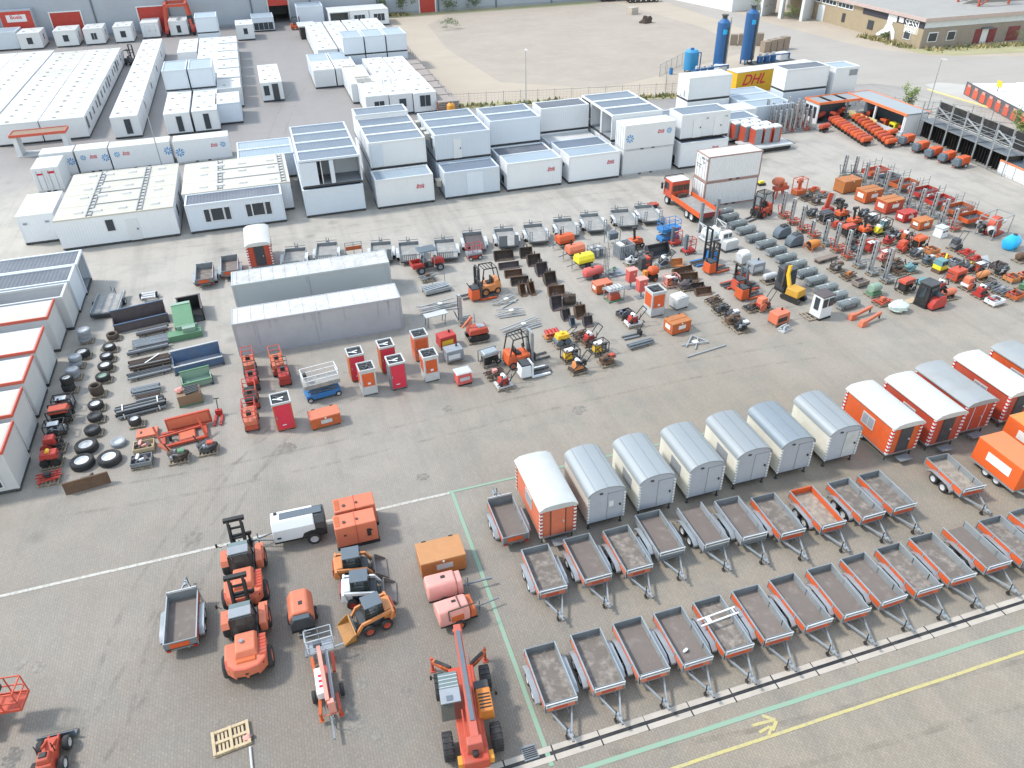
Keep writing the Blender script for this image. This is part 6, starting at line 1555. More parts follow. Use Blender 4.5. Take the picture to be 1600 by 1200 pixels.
def trough_b(r, L, W, H, m, lip, inner):
 x, y = L/2, W/2
 b = MB(); b.box(-x, x, y-.06, y, .1, H); b.box(-x, x, -y, -y+.06, .1, H*.55); b.box(-x, -x+.06, -y+.06, y-.06, .1, H*.6); b.box(x-.06, x, -y+.06, y-.06, .1, H*.6); b.box(-x, x, -y, y, .04, .1); b.build('tub', m, r)
 b = MB(); b.box(-x+.061, x-.061, -y+.061, y-.061, .1, .14); b.build('lining', inner, r)
 b = MB(); b.box(-x-.03, x+.03, y-.08, y+.04, H, H+.06); b.box(-x-.03, x+.03, -y-.04, -y+.08, H*.55, H*.55+.05); b.build('rim', lip, r)
 for sx in (-1, 1):
  b = MB(); b.box(sx*(x-.1), sx*(x+.06), -y-.15, y, 0, .14); b.build('foot', DARK, r)
BLUED = mat('worn dark blue paint', (.07, .12, .21), var=.25, dirt=.4)
put('open_skip', 'skip', trough_b, (3.9, 1.35, 1.3, RUSTP, BLUED, RUSTP), -12.74, 58.40, 10, 'long purple brown open skip with worn blue edge')
put('open_skip', 'skip', trough_b, (3.3, 1.5, 1.1, BLUED, LGREY, GREY), -8.30, 50.75, 8, 'blue fronted open skip holding cardboard boxes')
def cardboard_b(r):
 b = MB(); b.box(-.3, .3, -.25, .25, 0, .42); b.build('box_body', CARD, r)
 b = MB(); b.box(-.05, .05, -.252, .252, .05, .425); b.build('tape', mat('brown tape', (.5, .38, .25)), r)
for i in range(2): put('cardboard_box', 'box', cardboard_b, (), [-8.94, 51.60][0]+i*.63, [-8.94, 51.60][1]+i*.05+.1, 6, ['left cardboard box in the blue fronted skip', 'right cardboard box in the blue fronted skip'][i], z=.45)
def lskip_b(r):
 b = MB(); b.box(-.9, .9, .9, 1.0, 0, 1.1); b.box(.8, .9, -1.6, .9, 0, 1.1); b.box(-.9, .9, -1.6, .9, 0, .06); b.box(-.9, -.8, -.2, .9, 0, 1.1); b.build('tub', BLACK, r)
 b = MB(); b.box(-.95, .95, .88, 1.03, 1.1, 1.15); b.box(.78, .93, -1.65, .88, 1.1, 1.15); b.build('rim', RUSTP, r)
put('black_skip', 'skip', lskip_b, (), -9.01, 58.82, 6, 'tall black open skip behind the green bin')
def gbin_b(r):
 b = MB(); b.prism([(-1.5, 0), (1.4, 0), (1.4, 1.25), (1.1, 1.3), (-1.5, .75)], 'x', -.72, .72); b.build('hopper', GREEN, r, bev=.03)
 b = MB(); b.box(-.7, .7, 1.05, 1.42, 1.28, 1.34); b.build('lid', GREENL, r)
 b = MB(); b.box(-1.3, 1.1, -2.4, -1.5, 0, .5); b.build('tray', GREEN, r)
 b = MB(); b.box(-.2, .75, -2.2, -1.75, .5, .85); b.build('pump_unit', GREENL, r)
 b = MB(); b.box(-.6, .9, -1.6, -1.5, .5, .8); b.build('edge', GREENL, r)
put('green_hopper', 'hopper', gbin_b, (), -9.44, 57.04, 6, 'mid green hopper bin with green tray before it')
put('green_tank', 'tank', trough_b, (1.95, 1.1, .8, GREENL, GREEN, GREENL), -8.34, 48.28, 8, 'pale green open tank below the blue skip')
def crate_b(r):
 b = MB(); b.box(-.75, .75, -.5, .5, .1, .85); b.build('box_body', mat('brown plywood', (.24, .16, .10)), r)
 b = MB(); b.box(-.78, .78, -.52, .52, 0, .12); b.build('base', GREEN, r)
 b = MB()
 for i in range(5): b.bar((-.2, -.4+i*.2, .92), (.65, -.35+i*.18, .98), .1)
 b.build('parts_on_top', DARK, r)
 b = MB(); b.blob((-.5, .1, 1.02), (.28, .22, .18), 6, 8, 5, .3); b.build('red_netting', PINK, r)
put('plywood_crate', 'crate', crate_b, (), -8.70, 46.08, 6, 'brown plywood crate with black parts and pink netting on top')
def pipes_b(r, n, rows, L, rad, m, strap):
 q = random.Random(n+rows)
 for k in range(rows):
  for i in range(n-k):
   b = MB(); y = (i-(n-k-1)/2)*rad*2.1; o = q.uniform(-.12, .12)*L*.3
   b.cyl((-L/2+o, y, .12+rad+k*rad*1.85), (L/2+o, y+q.uniform(-.03, .03), .12+rad+k*rad*1.85), rad*q.uniform(.8, 1), n=8); b.build('pipe', K[m] if q.random() < .75 else GALVD, r)
 for u in (-.3, .3):
  b = MB(); b.box(u*L-.04, u*L+.04, -n*rad*1.05-.03, n*rad*1.05+.03, 0, .12); b.build('bearer', WOOD, r)
 if strap:
  for u in (-.36, .36):
   b = MB(); h = .14+rad*2+(rows-1)*rad*1.85; b.box(u*L-.03, u*L+.03, -n*rad*.75, n*rad*.75, h, h+.02); b.box(u*L-.03, u*L+.03, -n*rad*1.1, -n*rad*1.1+.015, .1, h*.7); b.build('strap', PLATEW, r)
PP = 'pipe bundles beside the tyres'
for x, y, a, rz, t in ((-11.77, 56.62, (3, 1, 1.9, .11, 'P', 0), 8, 'short bundle of thick purple pipes at the column top'), (-11.71, 55.01, (7, 1, 2.2, .07, 'D', 0), 6, 'flat bundle of grey props below the purple pipes'), (-11.86, 53.82, (3, 1, 2.4, .09, 'd', 0), 8, 'long dark beams below the grey props'), (-11.64, 51.82, (8, 2, 2.3, .06, 'U', 0), 6, 'wide bundle of black rods with a white board across'),
                       (-11.63, 50.42, (4, 1, 2.4, .08, 'd', 0), 8, 'slim bundle of dark tubes with a grey coil'), (-11.64, 48.19, (5, 2, 1.5, .07, 'D', 0), 5, 'short stubby bundle of grey pipes'), (-11.49, 47.28, (4, 1, 1.2, .08, 'U', 0), 5, 'shortest bundle of dark pipe ends'), (-11.76, 45.99, (6, 3, 2.5, .07, 'k', 1), 8, 'black pipe bundle tied with white straps')):
 put('pipe_bundle', 'pipes', pipes_b, a, x, y, rz, t, PP)
def board_b(r):
 b = MB(); b.bar((-.5, -.4, .45), (.55, .35, .5), .09, .03); b.build('board', PLATEW, r)
put('loose_plank', 'plank', board_b, (), -11.47, 51.94, 10, 'white board lying across the black rods')
def redframe_b(r):
 b = MB(); b.box(-1.5, 1.2, -.75, -.55, .1, .25); b.box(-1.5, 1.2, .55, .75, .1, .3); b.box(-1.5, -1.3, -.55, .55, .1, .25); b.box(1.0, 1.2, -.55, .55, .1, .25); b.box(-.5, .5, -.55, .55, .12, .2)
 b.build('base_frame', ORED, r)
 b = MB(); b.box(-1.1, 1.6, .85, 1.0, .1, 1.1); b.box(-1.0, 1.45, .84, .86, .3, 1.0, 1); b.build('back_panel', [ORED, SALMON], r)
 b = MB(); b.bar((-1.45, -.7, .2), (-1.75, .2, 1.25), .12); b.bar((1.1, -.7, .2), (.8, .3, 1.4), .12); b.bar((-1.6, -.3, .7), (.95, -.2, .75), .1); b.build('uprights', ORED, r)
 b = MB(); b.box(-.45, .45, -.5, .5, .2, .24); b.build('pale_boards', SALMON, r)
 b = MB(); b.tyre((-1.0, 0, .35), 'x', .3, .15); b.build('tyre', RUBBER, r)
put('steel_framework', 'framework', redframe_b, (), -8.77, 42.05, 6, 'big red steel framework lying below the plywood crate')
def jack_b(r, m, L):
 for v in (-.2, .2):
  b = MB(); b.box(-L/2, L/2, v-.08, v+.08, .07, .14); b.build('fork', K[m] if m != 'k' else GALVD, r)
 b = MB(); b.cb(-L/2-.12, 0, .1, .24, .42, .35); b.build('hydraulic_unit', K[m], r)
 b = MB(); b.cyl((-L/2-.1, 0, .4), (-L/2-.4, 0, 1.15), .03); b.bar((-L/2-.4, -.18, 1.15), (-L/2-.4, .18, 1.15), .05); b.build('handle', BLACK, r)
 b = MB(); b.cyl((-L/2-.15, -.1, .09), (-L/2-.15, .1, .09), .09); b.build('wheel', RUBBER, r)
put('pallet_jack', 'pallet jack', jack_b, ('r', 1.1), -6.92, 43.16, -95, 'red hand pallet jack right of the red framework')
mini('lid', 's', 'k', -11.21, 43.30, 'orange flat box on a black pallet')
mini('tray', 'p', 'W', -11.26, 41.77, 'pale crate of pink and grey scrap parts')
mini('tray', 'w', 'D', -11.30, 40.37, 'grey crate of white and dark scrap parts')
mini('heap', 'U', 'e', -9.19, 40.10, 'dark engine with an orange chute')
mini('heap', 'd', 'R', -7.52, 40.36, 'dark engine with red and green bits')
def chute_b(r):
 b = MB(); b.bar((0, 0, .3), (-.55, .25, .75), .25, .1); b.build('chute', SALMON, r)
put('engine_chute', 'chute', chute_b, (), -9.69, 40.46, 0, 'orange chute leaning on the dark engine', z=.1)

# the rows of hire trailers behind the machines, drawbars away from the camera
for x, y, a, t in ((-7.96, 64.36, ('a', 'o', 't'), 'left small orange trailer behind the long grey containers'), (-5.87, 65.30, ('b', 'o', 't'), 'right small orange trailer behind the long grey containers')):
 put('flat_trailer', 'trailer', trailer_b, a, x, y, 180, t, 'small trailers with orange tails')
def plant_b(r, dm, ramps, W=1.8, L=3.3):
 """tandem plant trailer, raised ramp tail towards -y"""
 x, y = W/2, L/2
 b = MB(); b.box(-x, x, -y, y, .42, .5); b.build('deck', K.get(dm, DECKG), r)
 for sx in (-1, 1):
  b = MB(); b.box(sx*x, sx*(x+.05), -y, y, .38, .72); b.build('side_panel', GALV, r)
  b = MB(); b.prism([(-.8, .45), (-.5, .74), (.6, .74), (.9, .45), (.84, .45), (.58, .69), (-.48, .69), (-.74, .45)], 'x', sx*(x+.06), sx*(x+.32)); b.build('mudguard', LGREY, r)
  for dy in (-.3, .4): wheel(r, sx*(x+.2), dy, .28, .28, .17)
 b = MB(); b.box(-x, x, y-.05, y, .5, .8); b.box(-x, x, y-.04, y-.01, .95, 1.0); b.build('front_board', GALVD, r)
 if ramps == 2:
  for u0, u1 in ((-x, -.15), (x-.4, x)):
   b = MB(); b.box(u0, u1, -y-.06, -y, .45, 1.5)
   for k in range(5): b.box(u0-.01, u1+.01, -y-.08, -y+.01, .55+k*.22, .59+k*.22)
   b.build('ramp', GALVD, r)
 elif ramps == 1:
  for u0, u1 in ((-x, -x+.3), (x-.3, x)):
   b = MB(); b.box(u0, u0+.08, -y-.05, -y, .45, 1.5); b.box(u1-.08, u1, -y-.05, -y, .45, 1.5)
   for k in range(4): b.box(u0, u1, -y-.04, -y-.01, .6+k*.26, .65+k*.26)
   b.build('ramp', GALV, r)
 elif ramps == 3:
  b = MB()
  for i in range(9): b.box(-x+i*.168, -x+i*.168+.1, -y-.05, -y, .3, 1.1)
  b.box(-x, x, -y-.07, -y-.03, .4, .48); b.box(-x, x, -y-.07, -y-.03, .95, 1.03)
  b.build('tail_grid', GALV, r)
 b = MB(); b.box(-x, x, -y-.12, -y-.02, .3, .42); b.build('tail_bar', DARK, r)
 b = MB(); b.bar((-x*.6, y, .42), (0, y+1.2, .42), .08); b.bar((x*.6, y, .42), (0, y+1.2, .42), .08); b.cyl((-.12, y+1.0, .05), (-.12, y+1.0, .85), .035); b.cyl((.08, y+.8, .4), (.12, y+.9, .8), .04); b.build('drawbar', GALVD, r)
PT = 'grey plant trailers behind the machines'
for x, y, a, t in ((-0.34, 65.35, ('q', 3), 'plant trailer peeping over the back long container, left one'), (2.53, 65.58, ('q', 3), 'plant trailer peeping over the back long container, right one'), (7.26, 64.03, ('q', 2), 'plant trailer with one tall ramp right of the back long container'),
                   (9.68, 63.16, ('q', 3), 'plant trailer with ribbed tail behind the red tractor'), (12.89, 62.58, ('q', 3), 'plant trailer with pale deck and a yellow mark on its ribbed tail'), (15.75, 63.30, ('P', 0), 'flat trailer with purple brown deck and no ramps'),
                   (18.80, 63.10, ('q', 2), 'plant trailer right of the purple decked one'), (21.72, 63.11, ('q', 1), 'plant trailer above the brown buckets'), (24.86, 63.39, ('q', 1), 'plant trailer behind the orange compressors'), (27.73, 63.63, ('q', 1), 'plant trailer behind the grey tray stand'),
                   (30.97, 63.61, ('q', 1), 'plant trailer left of the last one by the blue lift'), (33.62, 63.83, ('q', 1), 'last plant trailer of the row, left of the blue lift')):
 put('plant_trailer', 'trailer', plant_b, a, x, y, -8, t, PT)
def gate_frame_b(r):
 b = MB(); b.box(-.7, .7, -.05, .05, .5, .85); b.build('panel', RUSTO, r)
 b = MB()
 for u in (-.75, 0, .75): b.bar((u, 0, 0), (u, 0, 1.25), .05)
 b.bar((-.75, 0, 1.22), (.75, 0, 1.22), .04); b.bar((-.75, 0, 1.0), (.75, 0, 1.0), .04); b.build('rails', GALVD, r)
put('barrier', 'barrier', gate_frame_b, (), 4.95, 65.43, 0, 'small orange barrier frame above the back long container')

# buckets
def bucket_b(r, w, s, m, ears):
 b = MB(); q = w/2
 out = [(-.55*s, .02*s), (-.1*s, 0), (.3*s, .12*s), (.45*s, .45*s), (.35*s, .8*s), (.1*s, .95*s)]
 inn = [(.06*s, .9*s), (.28*s, .76*s), (.37*s, .45*s), (.26*s, .18*s), (-.1*s, .06*s), (-.55*s, .06*s)]
 b.prism([p for p in reversed(out+inn)], 'x', -q, q); b.build('shell', K[m], r)
 for sx in (-1, 1):
  b = MB(); b.prism(list(reversed(out)), 'x', sx*q, sx*(q-.03)); b.build('cheek', K[m], r)
 if ears:
  for u in (-.12, .12):
   b = MB(); b.prism([(.2*s, .85*s), (.45*s, .7*s), (.5*s, .95*s), (.3*s, 1.12*s)], 'x', u-.03, u+.03); b.build('ear', RUSTD, r)
 b = MB(); b.box(-q, q, -.62*s, -.5*s, .0, .035); b.build('cutting_edge', RUST, r)
BK = 'digger buckets laid out in rows'
for x, y, a, rz, t in ((17.61, 60.03, (1.55, .75, 'U', 1), -6, 'wide dark bucket at the head of the left column'), (17.50, 58.15, (1.6, .5, 'P', 0), -4, 'shallow wide bucket below the head of the left column'), (17.39, 56.48, (1.35, .55, 'u', 0), -6, 'brown ditching bucket third down the left column'), (17.47, 54.94, (1.35, .6, 'U', 0), -6, 'dark ditching bucket fourth down the left column'),
                       (17.10, 53.13, (.45, .85, 'u', 1), 0, 'narrow bucket at the left column foot'), (17.87, 53.09, (.42, .9, 'u', 1), 5, 'second narrow bucket at the left column foot'), (19.67, 59.85, (1.0, .8, 'U', 1), -8, 'square dark bucket at the head of the middle column'), (19.82, 58.13, (1.05, .85, 'U', 1), -6, 'square bucket second down the middle column'),
                       (19.84, 56.13, (.9, .95, 'P', 1), 0, 'deep purple bucket third down the middle column'), (19.91, 54.20, (.9, .95, 'U', 1), 0, 'deep dark bucket fourth down the middle column'), (19.71, 52.09, (1.2, .75, 'u', 0), -6, 'brown sloped bucket fifth down the middle column'), (18.96, 50.07, (.8, .95, 'P', 1), -5, 'deep bucket facing us below the sloped one'),
                       (20.11, 50.22, (.85, .9, 'U', 1), 170, 'bucket seen from behind right of the deep one'), (19.06, 48.19, (.6, .75, 'P', 1), 0, 'small deep bucket above the blue one'), (20.25, 48.19, (.75, .85, 'u', 1), -4, 'bucket with pale worn lip'), (19.14, 47.01, (.35, .6, 'S', 1), 0, 'tiny slate blue bucket'), (20.29, 46.71, (.65, .7, 'P', 1), -4, 'last small bucket of the right column'),
                       (30.89, 56.10, (1.9, 1.0, 'd', 0), 4, 'big black loader bucket with a white bag in it'), (31.11, 53.68, (1.6, .6, 'c', 0), -8, 'yellowish skeleton bucket with bars'), (31.30, 52.17, (1.7, .5, 'u', 0), 8, 'long brown blade bucket'), (31.08, 50.72, (1.4, .65, 'u', 1), -8, 'rusty bucket below the brown blade'), (31.07, 49.37, (1.2, .4, 'U', 1), -6, 'black low attachment below the rusty bucket'), (31.06, 48.19, (1.2, .55, 'u', 1), -6, 'brown toothed attachment, last of the bucket line')):
 put('digger_bucket', 'bucket', bucket_b, a, x, y, rz, t, BK)
def bag_b(r, m, rx, ry, rz_, seed):
 b = MB(); b.blob((0, 0, rz_*.45), (rx, ry, rz_*.55), seed, 12, 8, .16, .8); b.build('bag', m, r)
 b = MB(); b.blob((rx*.1, 0, rz_*.98), (rx*.25, ry*.25, rz_*.16), seed+1, 8, 5, .2); b.build('knot', m, r)
put('white_bag', 'bag', bag_b, (FABW, .12, .1, .2, 2), 31.42, 56.92, 0, 'small white bag lying in the black loader bucket', z=.1)
# vehicles
def forklift_b(r, m, mast, h):
 """counterbalance forklift, forks towards +x"""
 b = MB(); b.box(-1.0, .35, -.48, .48, .25, .75, 0, .03, .03); b.build('body', K[m], r, bev=.05)
 b = MB(); b.box(-1.12, -.55, -.46, .46, .3, 1.0, 0, .08, .05); b.build('counterweight', K[m], r, bev=.06)
 b = MB(); b.cb(-.35, 0, .75, .4, .42, .1); b.box(-.55, -.45, -.2, .2, .8, 1.2); b.build('seat', BLACK, r, bev=.02)
 b = MB()
 for v in (-.44, .44): b.path([(-.95, v, .95), (-.75, v, 1.95), (.15, v, 2.0), (.35, v, .75)], .06)
 for i in range(5): b.bar((-.75+i*.22, -.44, 1.98), (-.75+i*.22, .44, 1.98), .04)
 b.build('overhead_guard', BLACK, r)
 b = MB()
 for v in (-.3, .3): b.box(.42, .52, v-.06, v+.06, .1, h); b.box(.53, .6, v-.05, v+.05, .1, h-.1)
 for z in (.4, h*.55, h-.05): b.box(.44, .56, -.3, .3, z, z+.07)
 b.build('mast', K[mast], r)
 b = MB(); b.box(.6, .66, -.45, .45, .25, .7); b.build('fork_carriage', BLACK, r)
 for v in (-.25, .25):
  b = MB(); b.box(.66, .72, v-.06, v+.06, .1, .6); b.box(.66, 1.7, v-.06, v+.06, .06, .11); b.build('fork', DARK, r)
 for sy in (-1, 1):
  wheel(r, .1, sy*.45, .3, .3, .2, 'y', K[m]); wheel(r, -.8, sy*.42, .24, .24, .18, 'y', K[m])
 b = MB(); b.bar((.2, 0, .75), (.05, 0, 1.15), .04); b.lathe((.03, 0, 1.16), 'x', [(.15, -.01), (.15, .02)], 10); b.build('steering_wheel', BLACK, r)
FK = 'forklifts among the machines'
put('forklift', 'forklift', forklift_b, ('o', 'G', 2.05), 13.88, 43.32, 8, 'orange forklift in front of the silver poles', FK)
put('forklift', 'forklift', forklift_b, ('c', 'd', 2.1), 14.18, 54.28, 188, 'amber based forklift with dark mast beside the buckets', FK)
put('forklift', 'forklift', forklift_b, ('R', 'd', 1.8), 44.24, 60.64, 200, 'orange red forklift right of the white freight containers', FK)
put('forklift', 'forklift', forklift_b, ('d', 'k', 2.6), -22.07, 159.75, 60, 'dark forklift in the lane between white cabin files', FK)
put('forklift', 'forklift', forklift_b, ('o', 'd', 2.0), 8.93, 182.02, 0, 'orange forklift by the small black shed', FK)
def stacker_b(r, m, mast, h):
 """pedestrian stacker, forks towards +x"""
 b = MB(); b.box(-.75, -.1, -.38, .38, .12, .85, 0, .05, .04); b.build('body', K[m], r, bev=.05)
 b = MB(); b.box(-.7, -.15, -.32, .32, .85, .93); b.build('top_panel', DARK, r)
 b = MB()
 for v in (-.28, .28): b.box(-.1, .02, v-.05, v+.05, .08, h)
 b.box(-.08, 0, -.28, .28, h-.1, h); b.box(-.08, 0, -.28, .28, h*.5, h*.5+.07); b.build('mast', K[mast], r)
 for v in (-.2, .2):
  b = MB(); b.box(.02, 1.15, v-.07, v+.07, .08, .15); b.build('fork', DARK, r)
  b = MB(); b.box(-.1, 1.0, v*1.9-.06, v*1.9+.06, .04, .14); b.build('leg', K[m], r)
 b = MB(); b.bar((-.6, 0, .8), (-.85, 0, 1.2), .06); b.bar((-.85, -.15, 1.2), (-.85, .15, 1.2), .05); b.build('handle', BLACK, r)
SK = 'stackers and reach trucks'
for x, y, a, rz, t in ((13.64, 53.54, ('o', 'd', 1.3), 4, 'orange stacker with low forks before the amber forklift'), (13.99, 41.64, ('w', 'w', .9), 4, 'white and yellow stacker with forks below the orange forklift'), (34.15, 53.27, ('b', 'k', 2.6), 185, 'tall black masted stacker with blue cover'), (33.95, 51.48, ('o', 'k', 2.2), 10, 'orange boxed stacker right of the blue covered one'),
                       (34.50, 48.76, ('R', 'k', 1.4), 186, 'red reach truck with steel forks left of it'), (34.51, 47.79, ('R', 'S', 1.6), 5, 'red stacker with blue panel beside the reach truck'), (34.03, 46.44, ('o', 'k', 1.2), 8, 'small orange and black stacker, forks to the right')):
 put('stacker_truck', 'stacker', stacker_b, a, x, y, rz, t, SK)
put('pallet_jack', 'pallet jack', jack_b, ('k', 1.3), 22.60, 43.90, 184, 'dark pallet jack above the steel profiles')
def tractor_b(r):
 b = MB(); b.box(.3, 1.35, -.35, .35, .5, 1.0, 0, .06, .05); b.build('hood', RED, r, bev=.06)
 b = MB(); b.box(-1.6, -.6, -.6, .6, .55, .62); b.box(-1.6, -.6, -.6, -.55, .62, .95); b.box(-1.6, -.6, .55, .6, .62, .95); b.box(-1.6, -1.55, -.55, .55, .62, .95); b.build('load_bed', RED, r)
 b = MB(); b.box(-.6, .3, -.5, .5, .4, .6); b.cb(-.35, 0, .6, .4, .8, .35); b.build('seat_base', BLACK, r)
 b = MB()
 for u in (-.65, .35):
  for v in (-.5, .5): b.bar((u, v, .6), (u+.05, v, 1.95), .05)
 b.build('canopy_posts', GREY, r)
 b = MB(); b.box(-.95, .7, -.65, .65, 1.95, 2.05, 0, .08, .06); b.build('canopy', SLATE, r, bev=.04)
 for sy in (-1, 1): wheel(r, .85, sy*.55, .34, .34, .22, 'y', GREY); wheel(r, -.9, sy*.62, .34, .34, .24, 'y', GREY)
put('utility_vehicle', 'utility vehicle', tractor_b, (), 10.80, 60.14, 6, 'red utility vehicle with grey canopy and load bed')
def truck_b(r):
 """flatbed lorry, cab towards +y"""
 b = MB(); b.box(-1.15, 1.15, 2.2, 4.0, .9, 2.75, 0, .04, .08); b.build('cab', ORED, r, bev=.07)
 b = MB(); b.box(-1.05, 1.05, 2.3, 3.8, 2.75, 2.82); b.build('cab_roof', WHITE, r, bev=.03)
 b = MB(); b.path([(-1.2, 3.9, 2.6), (-1.1, 3.9, 2.95), (1.1, 3.9, 2.95), (1.2, 3.9, 2.6)], .07); b.build('roof_bar', BLACK, r)
 for u in (-.7, 0, .7):
  b = MB(); b.box(u-.28, u+.28, 2.16, 2.24, 1.75, 2.35); b.build('rear_window', RUSTD, r)
 for sx in (-1, 1):
  b = MB(); b.box(sx*1.12, sx*1.17, 2.9, 3.7, 1.7, 2.45); b.build('side_window', GLASS, r)
  b = MB(); b.cb(sx*1.42, 3.85, 1.6, .14, .25, .65); b.bar((sx*1.15, 3.8, 2.2), (sx*1.42, 3.85, 2.2), .05); b.build('mirror', BLACK, r)
 b = MB(); b.box(-1.2, 1.2, -3.9, 2.0, 1.0, 1.12); b.build('bed_floor', DECKG, r)
 for sx in (-1, 1):
  b = MB(); b.box(sx*1.2, sx*1.27, -3.9, 2.0, 1.0, 1.55); b.build('bed_side', ORANGE, r)
  for y in (3.1, -2.2, -1.2): wheel(r, sx*1.0, y, .5, .5, .34, 'x', LGREY)
 b = MB(); b.box(-1.2, 1.2, -3.97, -3.9, 1.0, 1.5); b.build('tailboard', mat('dark red board', (.2, .03, .03)), r)
 b = MB(); b.box(-.5, .5, -3.7, 3.9, .6, 1.0); b.build('chassis', DARK, r)
 b = MB(); b.box(-.5, .5, 1.6, 1.9, 1.12, 1.5); b.build('winch', RUSTD, r)
put('flatbed_truck', 'truck', truck_b, (), 38.29, 63.86, 2, 'orange flatbed truck with white cab roof left of the containers')
for i, (x, y) in enumerate(([36.93, 59.33], [38.75, 59.63])):
 def post_b(r):
  b = MB(); b.box(-.12, .12, -.12, .12, 0, 2.9); b.build('post', GALVD, r)
  b = MB(); b.cb(0, 0, 0, .4, .4, .06); b.build('foot', DARK, r)
 put('steel_post', 'post', post_b, (), x, y, 0, ['left square steel post at the truck tail', 'right square steel post at the truck tail'][i])
def excavator_b(r):
 for sx in (-1, 1):
  b = MB(); b.prism([(-.75, .12), (-.6, 0), (.6, 0), (.75, .12), (.75, .28), (.6, .4), (-.6, .4), (-.75, .28)], 'x', sx*.28, sx*.52); b.build('track', BLACK, r)
 b = MB(); b.box(-.5, .5, -.6, .45, .42, .95, 0, .05, .05); b.build('upper_body', mat('ochre paint', (.50, .27, .035)), r, bev=.06)
 b = MB(); b.box(-.45, .45, -.5, .3, .38, .45); b.build('turntable', DARK, r)
 b = MB(); b.bar((.15, .5, .6), (.15, .85, 1.6), .18, .22); b.bar((.15, .85, 1.6), (.15, .8, 2.3), .16, .2); b.build('boom', YELLOW, r)
 b = MB(); b.bar((.15, .8, 2.3), (.15, 1.1, 2.1), .14); b.bar((.15, 1.1, 2.1), (.15, 1.15, .5), .12, .14); b.build('stick', RUSTD, r)
put('mini_excavator', 'excavator', excavator_b, (), 37.37, 44.91, 20, 'small yellow excavator with raised arm and no cab')
def redexc_b(r):
 b = MB(); b.prism([(-.7, .12), (-.55, 0), (.55, 0), (.7, .12), (.7, .3), (.55, .42), (-.55, .42), (-.7, .3)], 'y', -.5, -.25); b.prism([(-.7, .12), (-.55, 0), (.55, 0), (.7, .12), (.7, .3), (.55, .42), (-.55, .42), (-.7, .3)], 'y', .25, .5); b.build('tracks', BLACK, r)
 b = MB(); b.box(-.65, .7, -.45, .45, .45, .85, 0, .08, .05); b.build('upper_body', ORED, r, bev=.06)
 b = MB(); b.cb(.25, 0, .85, .5, .5, .06); b.build('seat', GREY, r, bev=.02)
 b = MB(); b.bar((-.6, 0, .7), (-.3, .1, 1.6), .12); b.bar((-.3, .1, 1.6), (-.95, .1, .9), .1); b.build('boom', SALMON, r)
 b = MB(); b.bar((.0, .45, .85), (.0, .45, 1.6), .05); b.build('lever_post', GREY, r)
pal(11.66, 47.33, 'red mini digger with open seat', 1.6, 1.2)
put('mini_excavator', 'excavator', redexc_b, (), 11.68, 47.42, 4, 'red mini digger with open seat', z=.142)
def sweeper_b(r, m, top):
 b = MB(); b.prism([(-.75, .1), (.7, .1), (.75, .5), (.55, 1.05), (.0, 1.1), (-.55, .85), (-.78, .45)], 'y', -.42, .42); b.build('body', K[m], r, bev=.06)
 b = MB(); b.cb(.1, 0, 1.06, .7, .6, .16, 0, .08, .08); b.build('top_unit', K[top], r, bev=.03)
 b = MB(); b.box(-.7, .65, -.44, .44, 0, .1); b.build('skirt', BLACK, r)
 b = MB(); b.bar((.6, -.2, 1.0), (.75, -.2, 1.3), .05); b.lathe((.72, 0, 1.25), 'x', [(.17, -.01), (.17, .02)], 10); b.build('steering_wheel', BLACK, r)
put('scrubber_machine', 'sweeper', sweeper_b, ('S', 'k'), 43.50, 55.69, 5, 'farther slate grey ride on scrubber')
put('scrubber_machine', 'sweeper', sweeper_b, ('S', 'd'), 43.48, 53.74, 5, 'nearer slate grey ride on scrubber')
def cab_b(r, m, flip):
 b = MB(); b.box(-.55, .55, -.5, .5, .15, 1.75, 0, .03, .06); b.build('shell', K[m], r, bev=.04)
 b = MB(); b.box(-.57, .57, -.52, .52, 1.75, 1.85); b.build('roof', DARK if m != 'w' else RUSTP, r, bev=.03)
 for u in ((-.28, .28) if m == 'w' else (0,)):
  w = .2 if m == 'w' else .4
  b = MB(); b.box(u-w, u+w, -.52, -.42, 1.0 if m == 'w' else .5, 1.6); b.build('front_window', GLASS, r)
 b = MB(); b.box(-.57, -.47, -.2, .2, .7, 1.6); b.build('side_window', GLASS, r)
 b = MB(); b.box(-.55, .55, -.5, .5, 0, .15); b.build('base', BLACK, r)
put('loose_cab', 'cab', cab_b, ('w', 0), 37.70, 41.95, 10, 'loose white vehicle cab with two dark windows')
put('loose_cab', 'cab', cab_b, ('d', 0), 37.71, 46.66, 8, 'loose dark vehicle cab with one white side post')
pal(37.29, 42.10, 'loose white vehicle cab', 1.8, 1.2)
put('loose_cab', 'cab', cab_b, ('k', 0), 46.50, 40.79, 12, 'loose black cab behind the red sweeper')
put('red_sweeper', 'sweeper', sweeper_b, ('r', 'd'), 46.95, 40.19, 8, 'red ride on sweeper by the black cab')
